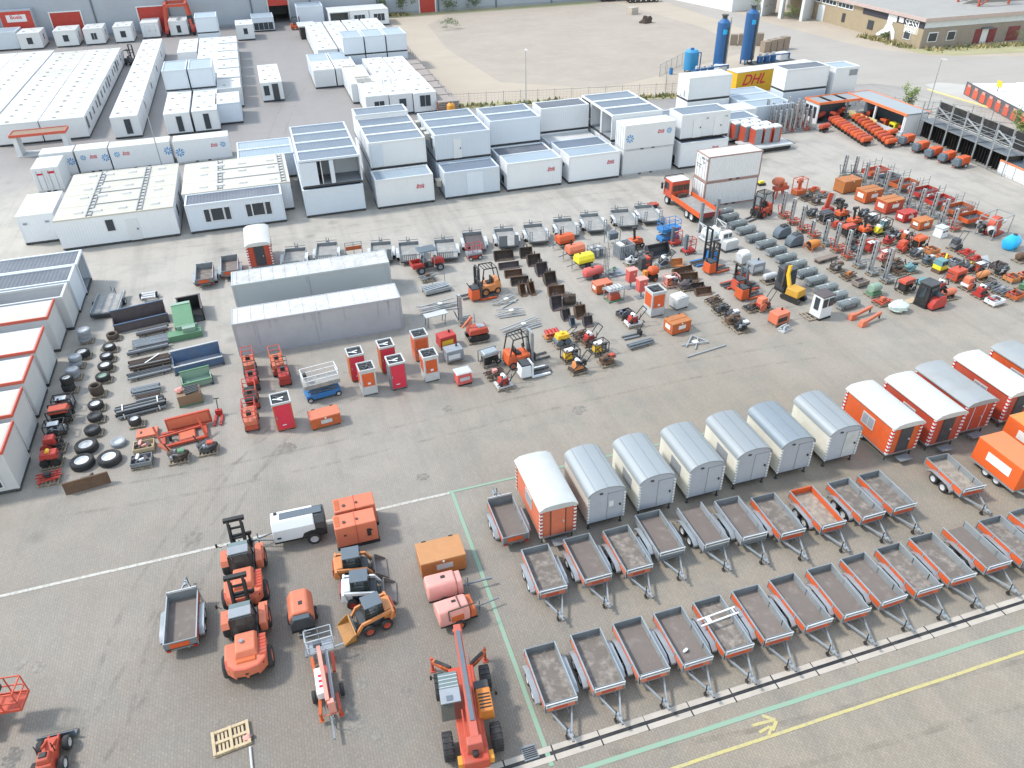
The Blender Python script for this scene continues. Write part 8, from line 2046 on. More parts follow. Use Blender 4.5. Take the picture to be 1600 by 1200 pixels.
# ------------------------------------------------------------------ small machines on pallets
for row in (
 ('bigbox', 'r', 'y', 9.28, 47.49, 'red cased machine with a yellow box beside it'), ('bigbox', 'g', 'w', 9.31, 45.44, 'grey trunk with a cream case on top'), ('gen', 'G', 'D', 11.63, 44.10, 'grey open box of motors'), ('frame', 'U', 'p', 11.51, 42.42, 'dark slatted load with red tubes'), ('plate', 'r', 'l', 11.74, 41.02, 'red and white vibrating plate'),
 ('gascart', 'r', 'c', 17.03, 45.95, 'row of red gas bottles'), ('roller', 'y', 'S', 17.36, 44.77, 'yellow roller with slate drums'), ('pump', 'y', 'k', 17.22, 42.69, 'pair of yellow capped engines'), ('plate', 'c', 'U', 17.19, 41.13, 'small cream plate on a pale pallet'), ('frame', 'U', 'u', 19.02, 45.25, 'black bent attachment'), ('plate', 'r', 'u', 19.35, 44.26, 'small dark red plate'), ('pump', 'y', 'd', 19.54, 42.89, 'yellow and black trowel'), ('heap', 'u', 'R', 19.53, 41.36, 'brown breaker with a pointed tip'),
 ('tray', 'S', 'd', 23.51, 47.05, 'dark tray of slate glass sheets'), ('plate', 'r', 'w', 23.53, 45.68, 'red machine pair with white tanks'), ('frame', 'U', 'u', 31.09, 46.68, 'dark sweeper attachment'), ('frame', 'k', 'd', 30.87, 45.21, 'black fork attachment'), ('heap', 'd', 'w', 31.05, 43.97, 'pale and black gearbox'), ('heap', 'u', 'U', 30.73, 43.35, 'rusty winch drum'), ('heap', 'k', 'w', 30.87, 42.29, 'black hose tangle with white cans'),
 ('saw', 's', 'r', 34.21, 44.58, 'faded red trencher with white tank'), ('bigbox', 's', 'k', 34.09, 42.28, 'red boxed machine with a short arm'),
 ('frame', 'O', 'R', 53.15, 64.56, 'red topped wedge right of the orange platform'), ('frame', 'U', 'd', 51.11, 62.99, 'dark low attachment before the orange platform'), ('heap', 'U', 'd', 51.45, 61.74, 'black lump left of the tall red screen'), ('frame', 'D', 'O', 53.24, 63.16, 'flat grey attachment behind the tall red screen'), ('frame', 'd', 'k', 53.33, 60.86, 'black attachment behind the orange wheeled machine'),
 ('heap', 'd', 'P', 48.96, 59.08, 'dark purple motor'), ('gen', 'd', 'D', 49.31, 57.43, 'dark cased generator left of a red frame'), ('frame', 'r', 'R', 49.52, 56.04, 'dark red frame between generators'),
 ('gen', 'R', 'k', 49.31, 54.05, 'red tanked generator behind the brown mixer'), ('heap', 'P', 'k', 48.37, 52.27, 'dark purple pump among the masts'), ('plate', 'Y', 'k', 52.00, 53.23, 'bright yellow plate compactor'), ('pump', 't', 'k', 53.55, 54.25, 'teal engine in a black frame'), ('frame', 'D', 'k', 53.02, 52.55, 'grey rod attachment'), ('heap', 'r', 'G', 51.54, 51.27, 'red barrow machine piled with grey rods'), ('saw', 'R', 'r', 51.75, 49.60, 'red floor saw before the orange cube'), ('gen', 'o', 'O', 53.49, 49.69, 'bright orange cube generator'),
 ('heap', 'd', 'l', 51.97, 48.25, 'dark engine with pale grey casing, left one'), ('tray', 'c', 'c', 53.79, 48.43, 'tan crate of mixed parts'), ('heap', 'S', 'l', 51.91, 46.77, 'slate engine with pale grey casing'), ('tray', 'O', 'c', 53.74, 46.92, 'amber crate of orange parts'), ('tray', 'G', 'D', 53.93, 45.78, 'grey crate of small fittings'), ('saw', 'd', 'D', 56.38, 48.36, 'dark tilted machine below the white bin'),
 ('frame', 'r', 'r', 56.38, 47.08, 'red folded frame, upper one'), ('frame', 'r', 'r', 56.18, 45.78, 'red folded frame, lower one'), ('pump', 'r', 'r', 49.09, 50.55, 'red twin plate with white tops, upper one'), ('pump', 'p', 'r', 49.02, 48.62, 'red twin plate with white tops, lower one'), ('frame', 'U', 'u', 49.21, 47.47, 'thin rusty attachment between masts'), ('heap', 't', 'k', 49.48, 46.06, 'green black drill unit'), ('gen', 'R', 'k', 46.67, 43.36, 'red topped generator on black legs'), ('lid', 't', 'l', 49.03, 43.96, 'flat teal grey steel slab'),
 ('bigbox', 'R', 'k', 51.92, 43.55, 'red cubic power pack'), ('heap', 'd', 'y', 54.11, 44.54, 'dark engine with a yellow top'), ('saw', 's', 'w', 51.74, 42.03, 'orange road cutter with white tank'), ('cylinder', 'c', 'u', 53.94, 42.83, 'tan canvas roll'), ('cylinder', 's', 'd', 49.02, 41.25, 'salmon plastic roll'), ('plate', 'r', 'k', 49.28, 42.43, 'small red plate behind the black cab'), ('frame', 'D', 'd', 53.62, 41.36, 'grey bent bar attachment'), ('plate', 'r', 'r', 51.69, 40.65, 'red plate with white tank on grey boards'),
 ('tray', 'r', 'w', 51.70, 39.29, 'white crate of red cones'), ('frame', 'D', 'g', 53.56, 40.45, 'flat grey frame by the red crates'), ('tray', 'r', 'O', 54.00, 39.49, 'orange red crate of tools'), ('tray', 'R', 'c', 56.16, 41.91, 'fresh crate of orange parts'), ('heap', 'k', 'd', 56.11, 43.06, 'small black motor left of the fresh crate'), ('tray', 's', 'O', 57.42, 41.84, 'orange crate cut by the right edge'), ('heap', 'e', 'r', 55.81, 40.35, 'green topped machine cut by the right edge'),
 ('post', 'o', 'k', 29.64, 58.29, 'orange machine with dark post behind the slatted crate'), ('heap', 'k', 'd', 53.51, 57.24, 'black generator behind the nearest orange posts'), ('pump', 'd', 'k', 53.39, 55.77, 'black framed engine below the red chest'), ('heap', 'U', 'k', 52.42, 59.04, 'black motor left of the orange posts'), ('frame', 'R', 'k', 49.25, 51.80, 'red low frame between the red plates'), ('heap', 'k', 'R', 53.07, 51.92, 'black engine with red top by the grey rods'),
 ('plate', 'O', 'k', 53.33, 51.22, 'rusty orange plate left of the orange cube'), ('heap', 'd', 'c', 47.61, 50.66, 'dark winch with tan top behind the tall masts'), ('frame', 'u', 'k', 48.41, 46.19, 'rusty grab lying left of the green drill'), ('heap', 'U', 'd', 47.74, 46.81, 'dark drive unit between the tall grey masts'), ('pump', 'R', 'd', 54.78, 44.04, 'red pump in the gap below the folded frames'), ('tray', 'U', 'P', 56.90, 44.06, 'dark crate of rusty bolts'),
 ('frame', 'd', 'u', 33.35, 44.77, 'dark grab left of the faded trencher'), ('heap', 'P', 'd', 30.07, 49.61, 'purple gearbox below the orange framed machine'), ('heap', 'd', 'U', 29.20, 55.73, 'dark motor behind the black parts rack'), ('plate', 'd', 'G', 30.27, 53.98, 'dark plate left of the skeleton bucket'), ('frame', 'D', 'u', 10.25, 58.39, 'grey beams below the red utility vehicle'), ('heap', 'l', 'd', 27.85, 55.25, 'pale wrapped pump below the slatted crate'),
 ('heap', 'U', 'u', 43.80, 48.35, 'dark iron engine block'), ('frame', 'u', 'n', 43.85, 46.80, 'rusty forked attachment'), ('frame', 'R', 's', 43.47, 42.19, 'red base plate by the minty sheeted load')):
 kind, a, a2, x, y, t = row
 mini(kind, a, a2, x, y, t, rz=4+(len(t)*7) % 11)
mini('arms', 's', 'k', 40.38, 41.01, 'salmon crane arm with square foot, left one', 6, False)
mini('arms', 's', 'k', 40.47, 39.94, 'salmon crane arm with hook, right one', 10, False)
def kiosk_b(r):
 b = MB(); b.box(-.55, .55, -.42, .42, .1, .95, 0, .04, .04); b.build('body', mat('coral red plastic', (.55, .10, .09)), r, bev=.06)
 b = MB(); b.box(-.58, .58, -.45, .45, .95, 1.02, 0, .08, .08); b.build('roof', LGREY, r)
 b = MB(); b.box(-.35, .35, -.44, -.4, .4, .65); b.build('sign_panel', LGREY, r)
 b = MB(); b.box(-.5, .5, -.4, .4, 0, .1); b.build('base', BLACK, r)
put('roofed_box', 'box', kiosk_b, (), 9.26, 42.28, 6, 'coral red box with grey top right of the orange cabinets')
def smallgrey_b(r):
 b = MB(); b.box(-.4, .4, -.3, .3, 0, .06); b.path([(-.4, -.3, .06), (-.2, -.1, .4), (.3, -.1, .4), (.4, -.3, .06)], .08); b.path([(-.4, .3, .06), (-.2, .1, .4), (.3, .1, .4), (.4, .3, .06)], .08); b.build('frame', LGREY, r)
 b = MB(); b.cb(0, 0, .06, .3, .25, .2); b.build('block', GALV, r)
put('machine_stand', 'stand', smallgrey_b, (), 33.93, 41.02, 15, 'small pale grey frame alone on the pavers')
# mast hoists: aluminium masts on red or grey feet
def mast_b(r, m, h):
 b = MB(); b.box(-.35, .35, -.3, -.22, .08, .16); b.box(-.35, .35, .22, .3, .08, .16); b.box(-.35, -.2, -.3, .3, .16, .24); b.build('base', K[m], r)
 b = MB(); b.box(-.34, -.2, -.13, .13, .2, h); b.box(-.2, -.13, -.1, .1, .24, h-.15); b.build('mast', ALU, r)
 b = MB()
 for k in range(5): b.box(-.36, -.345, -.05, .05, .3+k*h/6, .42+k*h/6)
 b.bar((-.353, 0, .2), (-.353, 0, h), .04, .02); b.build('lattice', BLACK, r)  # pulleys up the back of the mast, joined by a strip
 for v in (-.18, .18):
  b = MB(); b.box(-.12, .45, v-.04, v+.04, .26, .31); b.build('fork', K[m], r)
 b = MB(); b.bar((-.4, -.2, .3), (-.62, -.2, .95), .04); b.bar((-.4, .2, .3), (-.62, .2, .95), .04); b.bar((-.62, -.2, .95), (-.62, .2, .95), .04); b.build('handle', K[m], r)
MH = 'mast hoists standing on pallets'
i = 0
for x, y, m, h, t in ((11.35, 49.95, 'D', 1.9, 'grey mast hoist beside the silver poles'), (46.34, 59.52, 'R', 2.0, 'red footed mast hoist, farthest of the line by the scrubbers'), (46.24, 57.88, 'R', 1.9, 'red footed mast hoist second in the scrubber line'), (46.02, 56.03, 'R', 1.9, 'red footed mast hoist third in the scrubber line'), (46.18, 54.57, 'R', 1.2, 'short red mast hoist fourth in the scrubber line'), (46.24, 52.74, 'G', 1.8, 'grey footed mast hoist behind the brown mixer'), (46.26, 51.29, 'R', 2.0, 'red footed mast hoist right of the brown mixer'),
                      (46.24, 49.75, 'R', 2.0, 'red footed mast hoist at the end of the long ramp'), (46.11, 48.05, 'G', 2.3, 'tall grey mast hoist leaning behind the dark box'), (46.17, 46.48, 'G', 2.3, 'second tall grey mast hoist right of the dark box'), (46.37, 44.91, 'G', 2.3, 'third tall grey mast hoist left of the teal slab'), (59.14, 67.09, 'D', 1.8, 'thin dark mast at the far left of the orange trailer row'), (60.24, 66.68, 'D', 1.7, 'second dark mast by the orange trailer row'), (59.37, 51.49, 'R', 1.6, 'red mast hoist left of the big red fan')):
 pal(x, y, t, .95, .75); put('mast_hoist', 'hoist', mast_b, (m, h), x, y, 4, t, MH, z=.142)
for k, (x, y) in enumerate([[59.42, 64.05], [59.36, 62.46], [59.67, 61.17], [59.62, 59.29], [59.51, 57.50], [59.34, 55.80], [59.81, 54.60], [59.47, 52.90]]):
 put('mast_hoist', 'hoist', mast_b, ('G', 2.0), x, y, 6, f'grey mast hoist before the orange trailer row, {ORD[k]} from the left', 'grey masts before the orange trailers')
def railtrailer_b(r, m, deck):
 x, y = 1.15, .6
 b = MB(); b.box(-x, x, -y, y, .45, .52); b.build('deck', K[deck], r)
 for sy in (-1, 1):
  b = MB(); b.box(-x, x, sy*y, sy*(y+.04), .45, .82); b.build('side_panel', K[m], r)
 b = MB(); b.box(-x-.04, -x, -y, y, .45, .8); b.build('front_board', K[m], r)
 b = MB(); b.box(x, x+.04, -y, y, .45, .8); b.build('tailboard', K[m], r)
 for sy in (-1, 1):
  b = MB(); b.prism([(-.35, .4), (-.25, .62), (.25, .62), (.35, .4), (.3, .4), (.22, .57), (-.22, .57), (-.3, .4)], 'y', sy*(y+.06), sy*(y+.26)); b.build('mudguard', LGREY, r)
  wheel(r, 0, sy*(y+.16), .27, .27, .15, 'y', LGREY)
 b = MB(); b.bar((-x, 0, .45), (-x-1.0, 0, .42), .07); b.cyl((-x-.7, .08, .05), (-x-.7, .08, .7), .03); b.build('drawbar', GALVD, r)
 b = MB()
 for u in (-x, -x/3, x/3, x): b.bar((u, y+.05, .45), (u, y+.05, 1.6), .035); b.bar((u, -y, .8), (u, -y, 1.2), .03)
 b.bar((-x, y+.05, 1.3), (x, y+.05, 1.3), .03); b.bar((-x, y+.05, 1.05), (x, y+.05, 1.05), .025); b.build('rails', GALVD, r)
for k, (x, y, m, dk) in enumerate([[61.98, 65.81, 'R', 'O'], [61.75, 63.59, 'D', 'k'], [62.15, 61.62, 'O', 'P'], [62.46, 59.18, 'r', 'P'], [62.16, 56.71, 'r', 'P'], [62.28, 54.38, 'O', 'P'], [61.89, 52.18, 'o', 'd']]):
 put('railed_trailer', 'trailer', railtrailer_b, (m, dk), x, y, 5, f'small railed trailer in the orange row, {ORD[k]} from the left', 'railed trailers in the orange row')
def fan_b(r):
 x, y = 1.3, .8
 b = MB()
 for z in (.05, 1.9): b.path([(-x, -y, z), (x, -y, z), (x, y, z), (-x, y, z), (-x, -y, z)], .07)
 for u in (-x, x):
  for v in (-y, y): b.bar((u, v, 0), (u, v, 1.92), .07)
 b.build('frame', GALV, r)
 b = MB(); b.lathe((.1, 0, 1.0), 'y', [(.2, -.32), (.75, -.3), (.78, 0), (.75, .3), (.2, .32)], 20); b.build('fan_housing', ORED, r)
 b = MB(); b.cyl((-.35, -.05, .75), (-1.1, -.55, .65), .38, .33, 16); b.build('outlet_duct', LGREY, r)
 b = MB(); b.cyl((-1.1, -.55, .65), (-1.13, -.57, .65), .28, .28, 16); b.build('duct_mouth', BLACK, r)
 b = MB(); b.cyl((.6, -.1, 1.1), (1.15, -.2, 1.15), .25, n=14); b.build('motor', LGREY, r)
 b = MB(); b.box(-.5, .9, -.6, .6, .08, .3); b.build('plinth', RED, r)
 b = MB(); b.tyre((-.85, .5, .6), 'y', .45, .25); b.build('hose_reel', BLACK, r)
put('caged_fan', 'fan', fan_b, (), 61.89, 49.64, 14, 'big red fan in a grey steel cage')
def bluetank_b(r):
 b = MB()
 b.lathe((0, 0, .62), 'x', [(.2, -.85), (.52, -.72), (.62, -.5), (.58, -.42), (.63, -.34), (.63, .05), (.58, .12), (.63, .2), (.62, .5), (.52, .72), (.2, .85)], 20); b.build('tank', TANK, r)
 b = MB(); b.cyl((.25, 0, 1.2), (.25, 0, 1.33), .18, n=12); b.build('lid', DARK, r)
 b = MB(); b.box(-.5, -.35, -.45, .45, 0, .2); b.box(.35, .5, -.45, .45, 0, .2); b.build('feet', TANK, r)
put('water_tank', 'tank', bluetank_b, (), 61.03, 46.68, 20, 'sky blue plastic water tank')
def brownmixer_b(r):
 b = MB(); b.lathe((0, 0, .5), 'x', [(.38, -.6), (.42, -.35), (.42, .1), (.3, .55), (.1, .7)], 16); b.build('drum', mat('amber orange hood', (.50, .20, .06)), r)
 b = MB(); b.lathe((-.6, 0, .5), 'x', [(.34, -.012), (.34, .002)], 14); b.build('drum_mouth', BLACK, r)
 b = MB(); b.path([(-.7, -.5, .05), (-.5, -.5, .5), (.6, -.45, .4), (.9, -.4, .05)], .06); b.path([(-.7, .5, .05), (-.5, .5, .5), (.6, .45, .4), (.9, .4, .05)], .06); b.bar((-.95, 0, .65), (-.5, 0, .2), .5, .04); b.build('frame', RUSTO, r)
put('drum_mixer', 'mixer', brownmixer_b, (), 44.61, 52.46, 8, 'amber brown drum mixer lying open to the left')
def lowramp_b(r):
 b = MB(); b.box(-1.1, 1.1, -.3, .3, .22, .34); b.build('deck', PLANK, r)
 b = MB(); b.box(-1.05, -.9, -.3, .3, 0, .22); b.box(-.5, -.35, -.3, .3, 0, .22); b.box(.9, 1.05, -.3, .3, .1, .22); b.build('feet', RUSTD, r)
put('low_ramp', 'ramp', lowramp_b, (), 44.22, 50.07, 9, 'long low grey brown ramp below the drum mixer')
def darkbox_b(r):
 b = MB(); b.box(-.6, .6, -.4, -.3, .15, .5); b.box(-.6, .6, .3, .4, .15, .5); b.box(-.6, -.5, -.3, .3, .15, .5); b.box(.5, .6, -.3, .3, .15, .5); b.box(-.55, .55, -.35, .35, .1, .15); b.build('tub', PLANK, r)
 b = MB(); b.cb(0, 0, .2, .5, .3, .2); b.build('contents', RUSTP, r)
 for u in (-.4, .4):
  b = MB(); b.cb(u, 0, 0, .2, .6, .1); b.build('foot', RUSTD, r)
put('iron_tub', 'tub', darkbox_b, (), 43.92, 45.17, 8, 'square dark iron tub on feet')
def ggen_b(r):
 b = MB(); b.lathe((0, 0, .55), 'x', [(.3, -.5), (.36, -.45), (.36, .3), (.3, .5)], 16); b.build('housing', GREENL, r)
 b = MB(); b.box(-.5, .5, -.35, .35, 0, .25); b.build('base', GREEN, r)
 b = MB(); b.cyl((.5, 0, .55), (.75, 0, .5), .1); b.build('shaft_cover', LGREY, r)
pal(43.85, 43.42, 'pale green motor housing'); put('motor_housing', 'motor', ggen_b, (), 43.85, 43.42, 8, 'pale green motor housing', z=.142)
put('sheeted_load', 'load', bag_b, (FABMINT, .85, .6, .85, 5), 43.87, 40.63, 0, 'load under pale mint sheeting at the front of the rows')
def plank_b(r):
 b = MB(); b.box(-.5, .5, -.3, .3, 0, .06); b.build('panel', WOODN, r)
put('plywood', 'plywood', plank_b, (), 46.05, 41.62, 10, 'fresh plywood panel behind the minty sheeted load')
def railveh_b(r):
 b = MB(); b.box(-.5, .35, -.4, .4, .3, .7); b.build('body', YELB, r, bev=.03)
 b = MB(); b.box(-.5, .3, -.4, .4, .7, 1.15, 0, .03, .03); b.build('cab', TEAL, r)
 for u in (-.28, .1):
  b = MB(); b.box(u-.12, u+.14, -.42, -.38, .78, 1.05); b.build('window', GLASS, r)
 b = MB(); b.bar((.4, 0, .4), (.7, .2, 1.4), .12); b.build('arm', YELB, r)
 b = MB(); b.box(-.55, .6, -.4, .4, 0, .3); b.build('base', RUST, r)
put('yellow_vehicle', 'vehicle', railveh_b, (), 51.87, 45.08, 10, 'small yellow vehicle with pale cab and raised arm')
def panelx_b(r):
 b = MB(); b.bar((-.1, -.3, .05), (.1, .3, .75), .7, .05); b.build('panel', LGREY, r)
 b = MB(); b.box(.1, .7, -.4, .0, 0, .05); b.build('foot', PLATEW, r)
put('leaning_screen', 'panel', panelx_b, (), 56.38, 44.77, 20, 'leaning pale grey panel near the blue water tank')
pal(59.82, 44.34, 'rusty brown cylinder at the right edge'); put('rust_cylinder', 'cylinder', mini_b, ('cylinder', 'u', 'U'), 59.82, 44.34, 4, 'rusty brown cylinder at the right edge', z=.142)
# tall orange things near the white freight containers
def pumpboom_b(r):
 b = MB(); b.lathe((-.3, 0, 1.7), 'x', [(.3, -.55), (.45, -.2), (.4, .3), (.2, .7)], 12); b.build('drum', SALMON, r)
 b = MB(); b.box(-.6, 1.0, -.35, .35, .75, 1.1); b.build('chassis', ORED, r)
 for u, v in ((-.7, -.5), (-.3, .4), (.6, -.4), (.9, .4)):
  b = MB(); b.bar((u*.6, v*.6, .8), (u, v, 0), .12); b.build('leg', ORED, r)
 b = MB(); b.cb(.5, 0, 1.1, .5, .5, .35); b.build('motor', SALMON, r)
put('orange_mixer', 'mixer', pumpboom_b, (), 48.94, 64.55, 5, 'tall orange mixer on legs right of the white containers')
def platformcage_b(r):
 b = MB()
 for u in (-.6, .6):
  for v in (-.4, .4): b.bar((u, v, 0), (u, v, 1.7), .07)
 for z in (.5, 1.7): b.path([(-.6, -.4, z), (.6, -.4, z), (.6, .4, z), (-.6, .4, z), (-.6, -.4, z)], .06)
 b.build('cage', SALMON, r)
 b = MB(); b.cyl((0, 0, .5), (0, 0, 1.2), .12); b.blob((0, 0, 1.4), (.4, .25, .25), 5, 9, 6, .3); b.build('winch', ORED, r)
 b = MB(); b.box(-.6, .6, -.45, .45, .08, .5); b.build('base_box', RUSTO, r)
 b = MB(); b.bar((-.8, -.3, .1), (-2.0, -.6, .5), .07); b.build('drawbar', GALV, r)
put('orange_platform', 'platform', platformcage_b, (), 51.35, 64.44, 6, 'orange caged platform behind the mast hoists')
def redscreen_b(r):
 b = MB(); b.bar((-.3, 0, .5), (.1, .1, 1.9), .6, .12); b.build('screen', ORED, r)
 b = MB(); b.bar((.3, .1, .7), (.55, .15, 1.8), .5, .1); b.build('back_sheet', LGREY, r)
 b = MB(); b.box(-.55, .5, -.4, .4, 0, .5, 0, .05, .05); b.build('base', RED, r, bev=.04)
put('red_screen', 'screen', redscreen_b, (), 51.20, 59.31, 6, 'tall red tilted screen with a grey back')
for k, (x, y, t) in enumerate([[51.36, 57.52, 'orange machine with black post, farthest of three'], [51.31, 55.55, 'orange machine with black post, middle of three'], [51.01, 53.59, 'orange machine with black post, nearest of three']]):
 put('wheeled_machine', 'machine', mini_b, ('post', 'o', 'k'), x, y, 8, t, 'orange machines with black posts')
def yelbits_b(r):
 b = MB(); b.box(-.4, .4, -.3, .3, .0, .25); b.build('base', BLACK, r)
 b = MB(); b.box(-.3, .3, -.2, .2, .25, .45, 0, .05, .05); b.build('cover', YELB, r)
put('yellow_topped_unit', 'unit', yelbits_b, (), 49.19, 68.05, 0, 'small yellow topped unit just right of the white containers')
def axlebits_b(r):
 b = MB(); b.box(-.5, .5, -.35, .35, .25, .5); b.build('winch_body', ORED, r, bev=.03)
 for sy in (-1, 1): wheel(r, 0, sy*.4, .25, .25, .14, 'y', DARK)
 b = MB(); b.bar((-.5, 0, .35), (-1.2, 0, .35), .06); b.build('drawbar', GALVD, r)
put('small_winch', 'winch', axlebits_b, (), 35.40, 66.18, 0, 'small red winch left of the orange truck')

# ------------------------------------------------------------------ right side: trimmed boxes, masts, heaters, shed, racks
def cratebox_b(r, big):
 b = MB(); b.box(-.5, .5, -.55, .55, 0, 1.75); b.build('body', GREY if big else ORED, r)
 b = MB(); b.box(-.52, .52, -.57, .57, 1.75, 1.95, 0, .06, .06); b.build('top', WHITE, r, bev=.05)
 b = MB()
 b.box(-.515, -.49, -.56, .56, .05, 1.7); b.box(.3, .5, -.57, -.54, .05, 1.7) if big == 2 else None
 b.build('orange_strip', ORED, r)
tr0x, tr0y = 54.6, 70.7
def carttrail_b(r):
 b = MB(); b.box(-3.0, 3.0, -1.3, 2.0, .55, .72); b.build('deck', LGREY, r)
 b = MB(); b.box(-2.9, 2.8, -1.1, 1.8, .1, .5); b.build('chassis', BLACK, r)
 b = MB(); b.path([(3.0, -1.0, .6), (3.7, -.8, .5), (3.7, .5, .5), (3.0, .6, .6)], .08); b.build('drawbar', GALVD, r)
put('box_trailer', 'trailer', carttrail_b, (), 56.29, 78.35, 2, 'low grey trailer carrying rows of white topped boxes')
for j in range(3):
 for i in range(3):
  x0, y0 = 55.14, 79.05
  put('topped_box', 'box', cratebox_b, (2 if i in (1, 2) else 1,), x0+i*1.3-.1+j*-.55, y0-.25+j*1.35, 2, f"orange and grey box with white top, {['front', 'middle', 'back'][j]} row, {['left', 'middle', 'right'][i]}", 'white topped boxes on the low trailer', z=.73)
def obox_b(r):
 b = MB(); b.box(-.9, .9, -.7, .7, 0, 1.2); b.build('body', RUSTO, r, bev=.02)
 b = MB(); b.box(-.92, .92, -.72, .72, 1.2, 1.3); b.build('lid', SALMON, r)
put('orange_box', 'box', obox_b, (), 54.93, 80.72, 4, 'plain orange box left of the white topped boxes')
put('topped_box', 'box', cratebox_b, (1,), 55.48, 83.25, 0, 'lone orange box with white top beside the grey roofed cabin')
q_ = random.Random(6)
for k in range(28):
 row, c_ = divmod(k, 7)
 x0, y0 = 61.56, 83.20
 put('mast_hoist', 'hoist', mast_b, ('R' if q_.random() < .5 else 'G', [1.9, 2.2, 2.6][q_.randrange(3)]), x0+c_*.78+q_.uniform(-.12, .12)+row*.15, y0+row*1.15+q_.uniform(-.1, .1), q_.uniform(-10, 10), 'slim mast hoist in the dense cluster left of the open shed', 'mast hoists clustered by the open shed')
def heater_b(r, m):
 b = MB(); b.lathe((0, 0, .75), 'x', [(.2, -.8), (.3, -.76), (.32, -.5), (.32, .6), (.26, .78), (.18, .8)], 14); b.build('barrel', K[m], r)
 b = MB(); b.box(-.55, .55, -.28, .28, .22, .42); b.build('tank', BLACK, r)
 for sy in (-1, 1):
  b = MB(); b.tyre((-.3, sy*.34, .22), 'y', .22, .1); b.build('wheel', RUBBER, r)
 b = MB(); b.bar((.45, 0, .4), (.7, 0, 0), .06); b.path([(.5, -.3, .45), (1.0, -.3, .5), (1.0, .3, .5), (.5, .3, .45)], .04); b.build('handle', DARK, r)
for row, (a, c) in enumerate((([70.23, 84.03], [68.34, 75.33]), ([73.72, 83.92], [70.54, 73.71]))):
 for k in range(11):
  f = k/10
  put('space_heater', 'heater', heater_b, ('o' if (k+row) % 3 else 'R',), a[0]+(c[0]-a[0])*f, a[1]+(c[1]-a[1])*f, 6, f"orange barrel heater in the {['left', 'right'][row]} file, {ORD[k]} from the shed", 'orange barrel heaters in files')
put('space_heater', 'heater', heater_b, ('o',), 73.23, 76.72, 12, 'orange barrel heater set apart before the low kick board')
put('space_heater', 'heater', heater_b, ('R',), 67.04, 81.67, 12, 'orange barrel heater set apart beside the mast cluster')
def canheater_b(r):
 b = MB(); b.prism([(-.42, .35), (.42, .35), (.5, .8), (.4, 1.2), (-.4, 1.2), (-.5, .8)], 'x', -.55, .85); b.build('canopy', ORANGE, r, bev=.06)
 b = MB(); b.prism([(-.42, .3), (.42, .3), (.5, .75), (.3, 1.1), (-.3, 1.1), (-.5, .75)], 'x', -1.1, -.55); b.build('nose', SLATE, r, bev=.06)
 b = MB(); b.box(-1.0, .8, -.4, .4, .2, .35); b.build('chassis', BLACK, r)
 for sy in (-1, 1): wheel(r, .15, sy*.46, .26, .26, .14, 'y', LGREY)
 b = MB(); b.bar((-1.0, 0, .3), (-1.5, 0, .2), .06); b.build('drawbar', RED, r)
for k, (x, y) in enumerate([[72.97, 73.83], [72.66, 71.11], [72.55, 68.92], [72.83, 67.14], [73.01, 65.22]]):
 put('light_tower_unit', 'generator', canheater_b, (), x, y, 10, f'orange generator with slate nose, {ORD[k]} from the left of five', 'five orange generators before the racks')
def shed_b(r, L, D, kick, solid):
 # front at y = 0, x along it
 b = MB(); b.box(0, L, 0, D, 2.55, 2.66) if solid else [b.box(u*L, u*L+L*.26, 0, D, 2.55, 2.62) for u in (0, .37, .74)]; b.build('roof', ARCH, r)
 b = MB(); b.box(-.1, L+.1, -.12, 0, 2.42, 2.72); b.box(-.1, L+.1, D, D+.1, 2.42, 2.72); b.box(-.1, 0, 0, D, 2.42, 2.72); b.build('fascia', FABOP, r)
 b = MB(); b.box(0, L, D-.1, D, 0, 2.5); b.build('back_wall', SLATE, r)
 b = MB(); b.box(0 if not solid else L-.15, .15 if not solid else L, 0, D-.1, 0, 2.5); b.build('end_wall', WHITE, r)
 for u in ((.98,) if not solid else (.02, .5, .97)):
  b = MB(); b.box(u*L-.1, u*L+.12, .0, .22, 0, 2.5); b.build('post', WHITE, r)
 if kick:
  b = MB(); b.box(L*.5, L, -.1, .05, 0, .5); b.build('kick_board', LGREY, r)
 else:
  for k in range(3):
   b = MB(); b.box(-.04, .02, .35+k*.85, .95+k*.85, .6, 2.0); b.build('end_window', GLASS, r)
 b = MB(); b.box(.2, L-.2, .1, D-.2, .01, .04); b.build('floor', DARK, r)
put('open_shed', 'shed', shed_b, (6.4, 2.9, False, False), 68.2, 85.0, 0, 'open shed module with slatted roof and white windowed end')
put('open_shed', 'shed', shed_b, (11.2, 3.3, True, True), 74.8, 87.9, -90, 'long open shed with pale roof, orange fascia and low kick board')
for u, v, m, t in ((72.0, 86.3, 'R', 'red generator box under the slatted shed roof'), (76.0, 81.4, 'o', 'orange generator box in the far bay of the long shed'), (76.0, 79.6, 'Y', 'yellow generator box in the near bay of the long shed'), (76.0, 78.0, 'R', 'red generator box at the near end of the long shed')): put('boxed_generator', 'generator', mini_b, ('bigbox', m, 'k'), u, v, -90, t, z=.05)
for u, v, t in ((69.8, 86.2, 'orange barrel heater under the slatted shed roof, left'), (76.2, 84.6, 'orange barrel heater in the far bay of the long shed'), (73.4, 86.8, 'orange barrel heater in the corner between both sheds')): put('space_heater', 'heater', heater_b, ('R',), u, v, 30, t)
def yelbar_b(r):
 b = MB(); b.box(-.8, .8, -.04, .04, .3, 1.0); b.build('board', mat('cream yellow board', (.6, .5, .25)), r)
 for u in (-.7, .7):
  b = MB(); b.cb(u, 0, 0, .1, .5, .3); b.build('foot', WOOD, r)
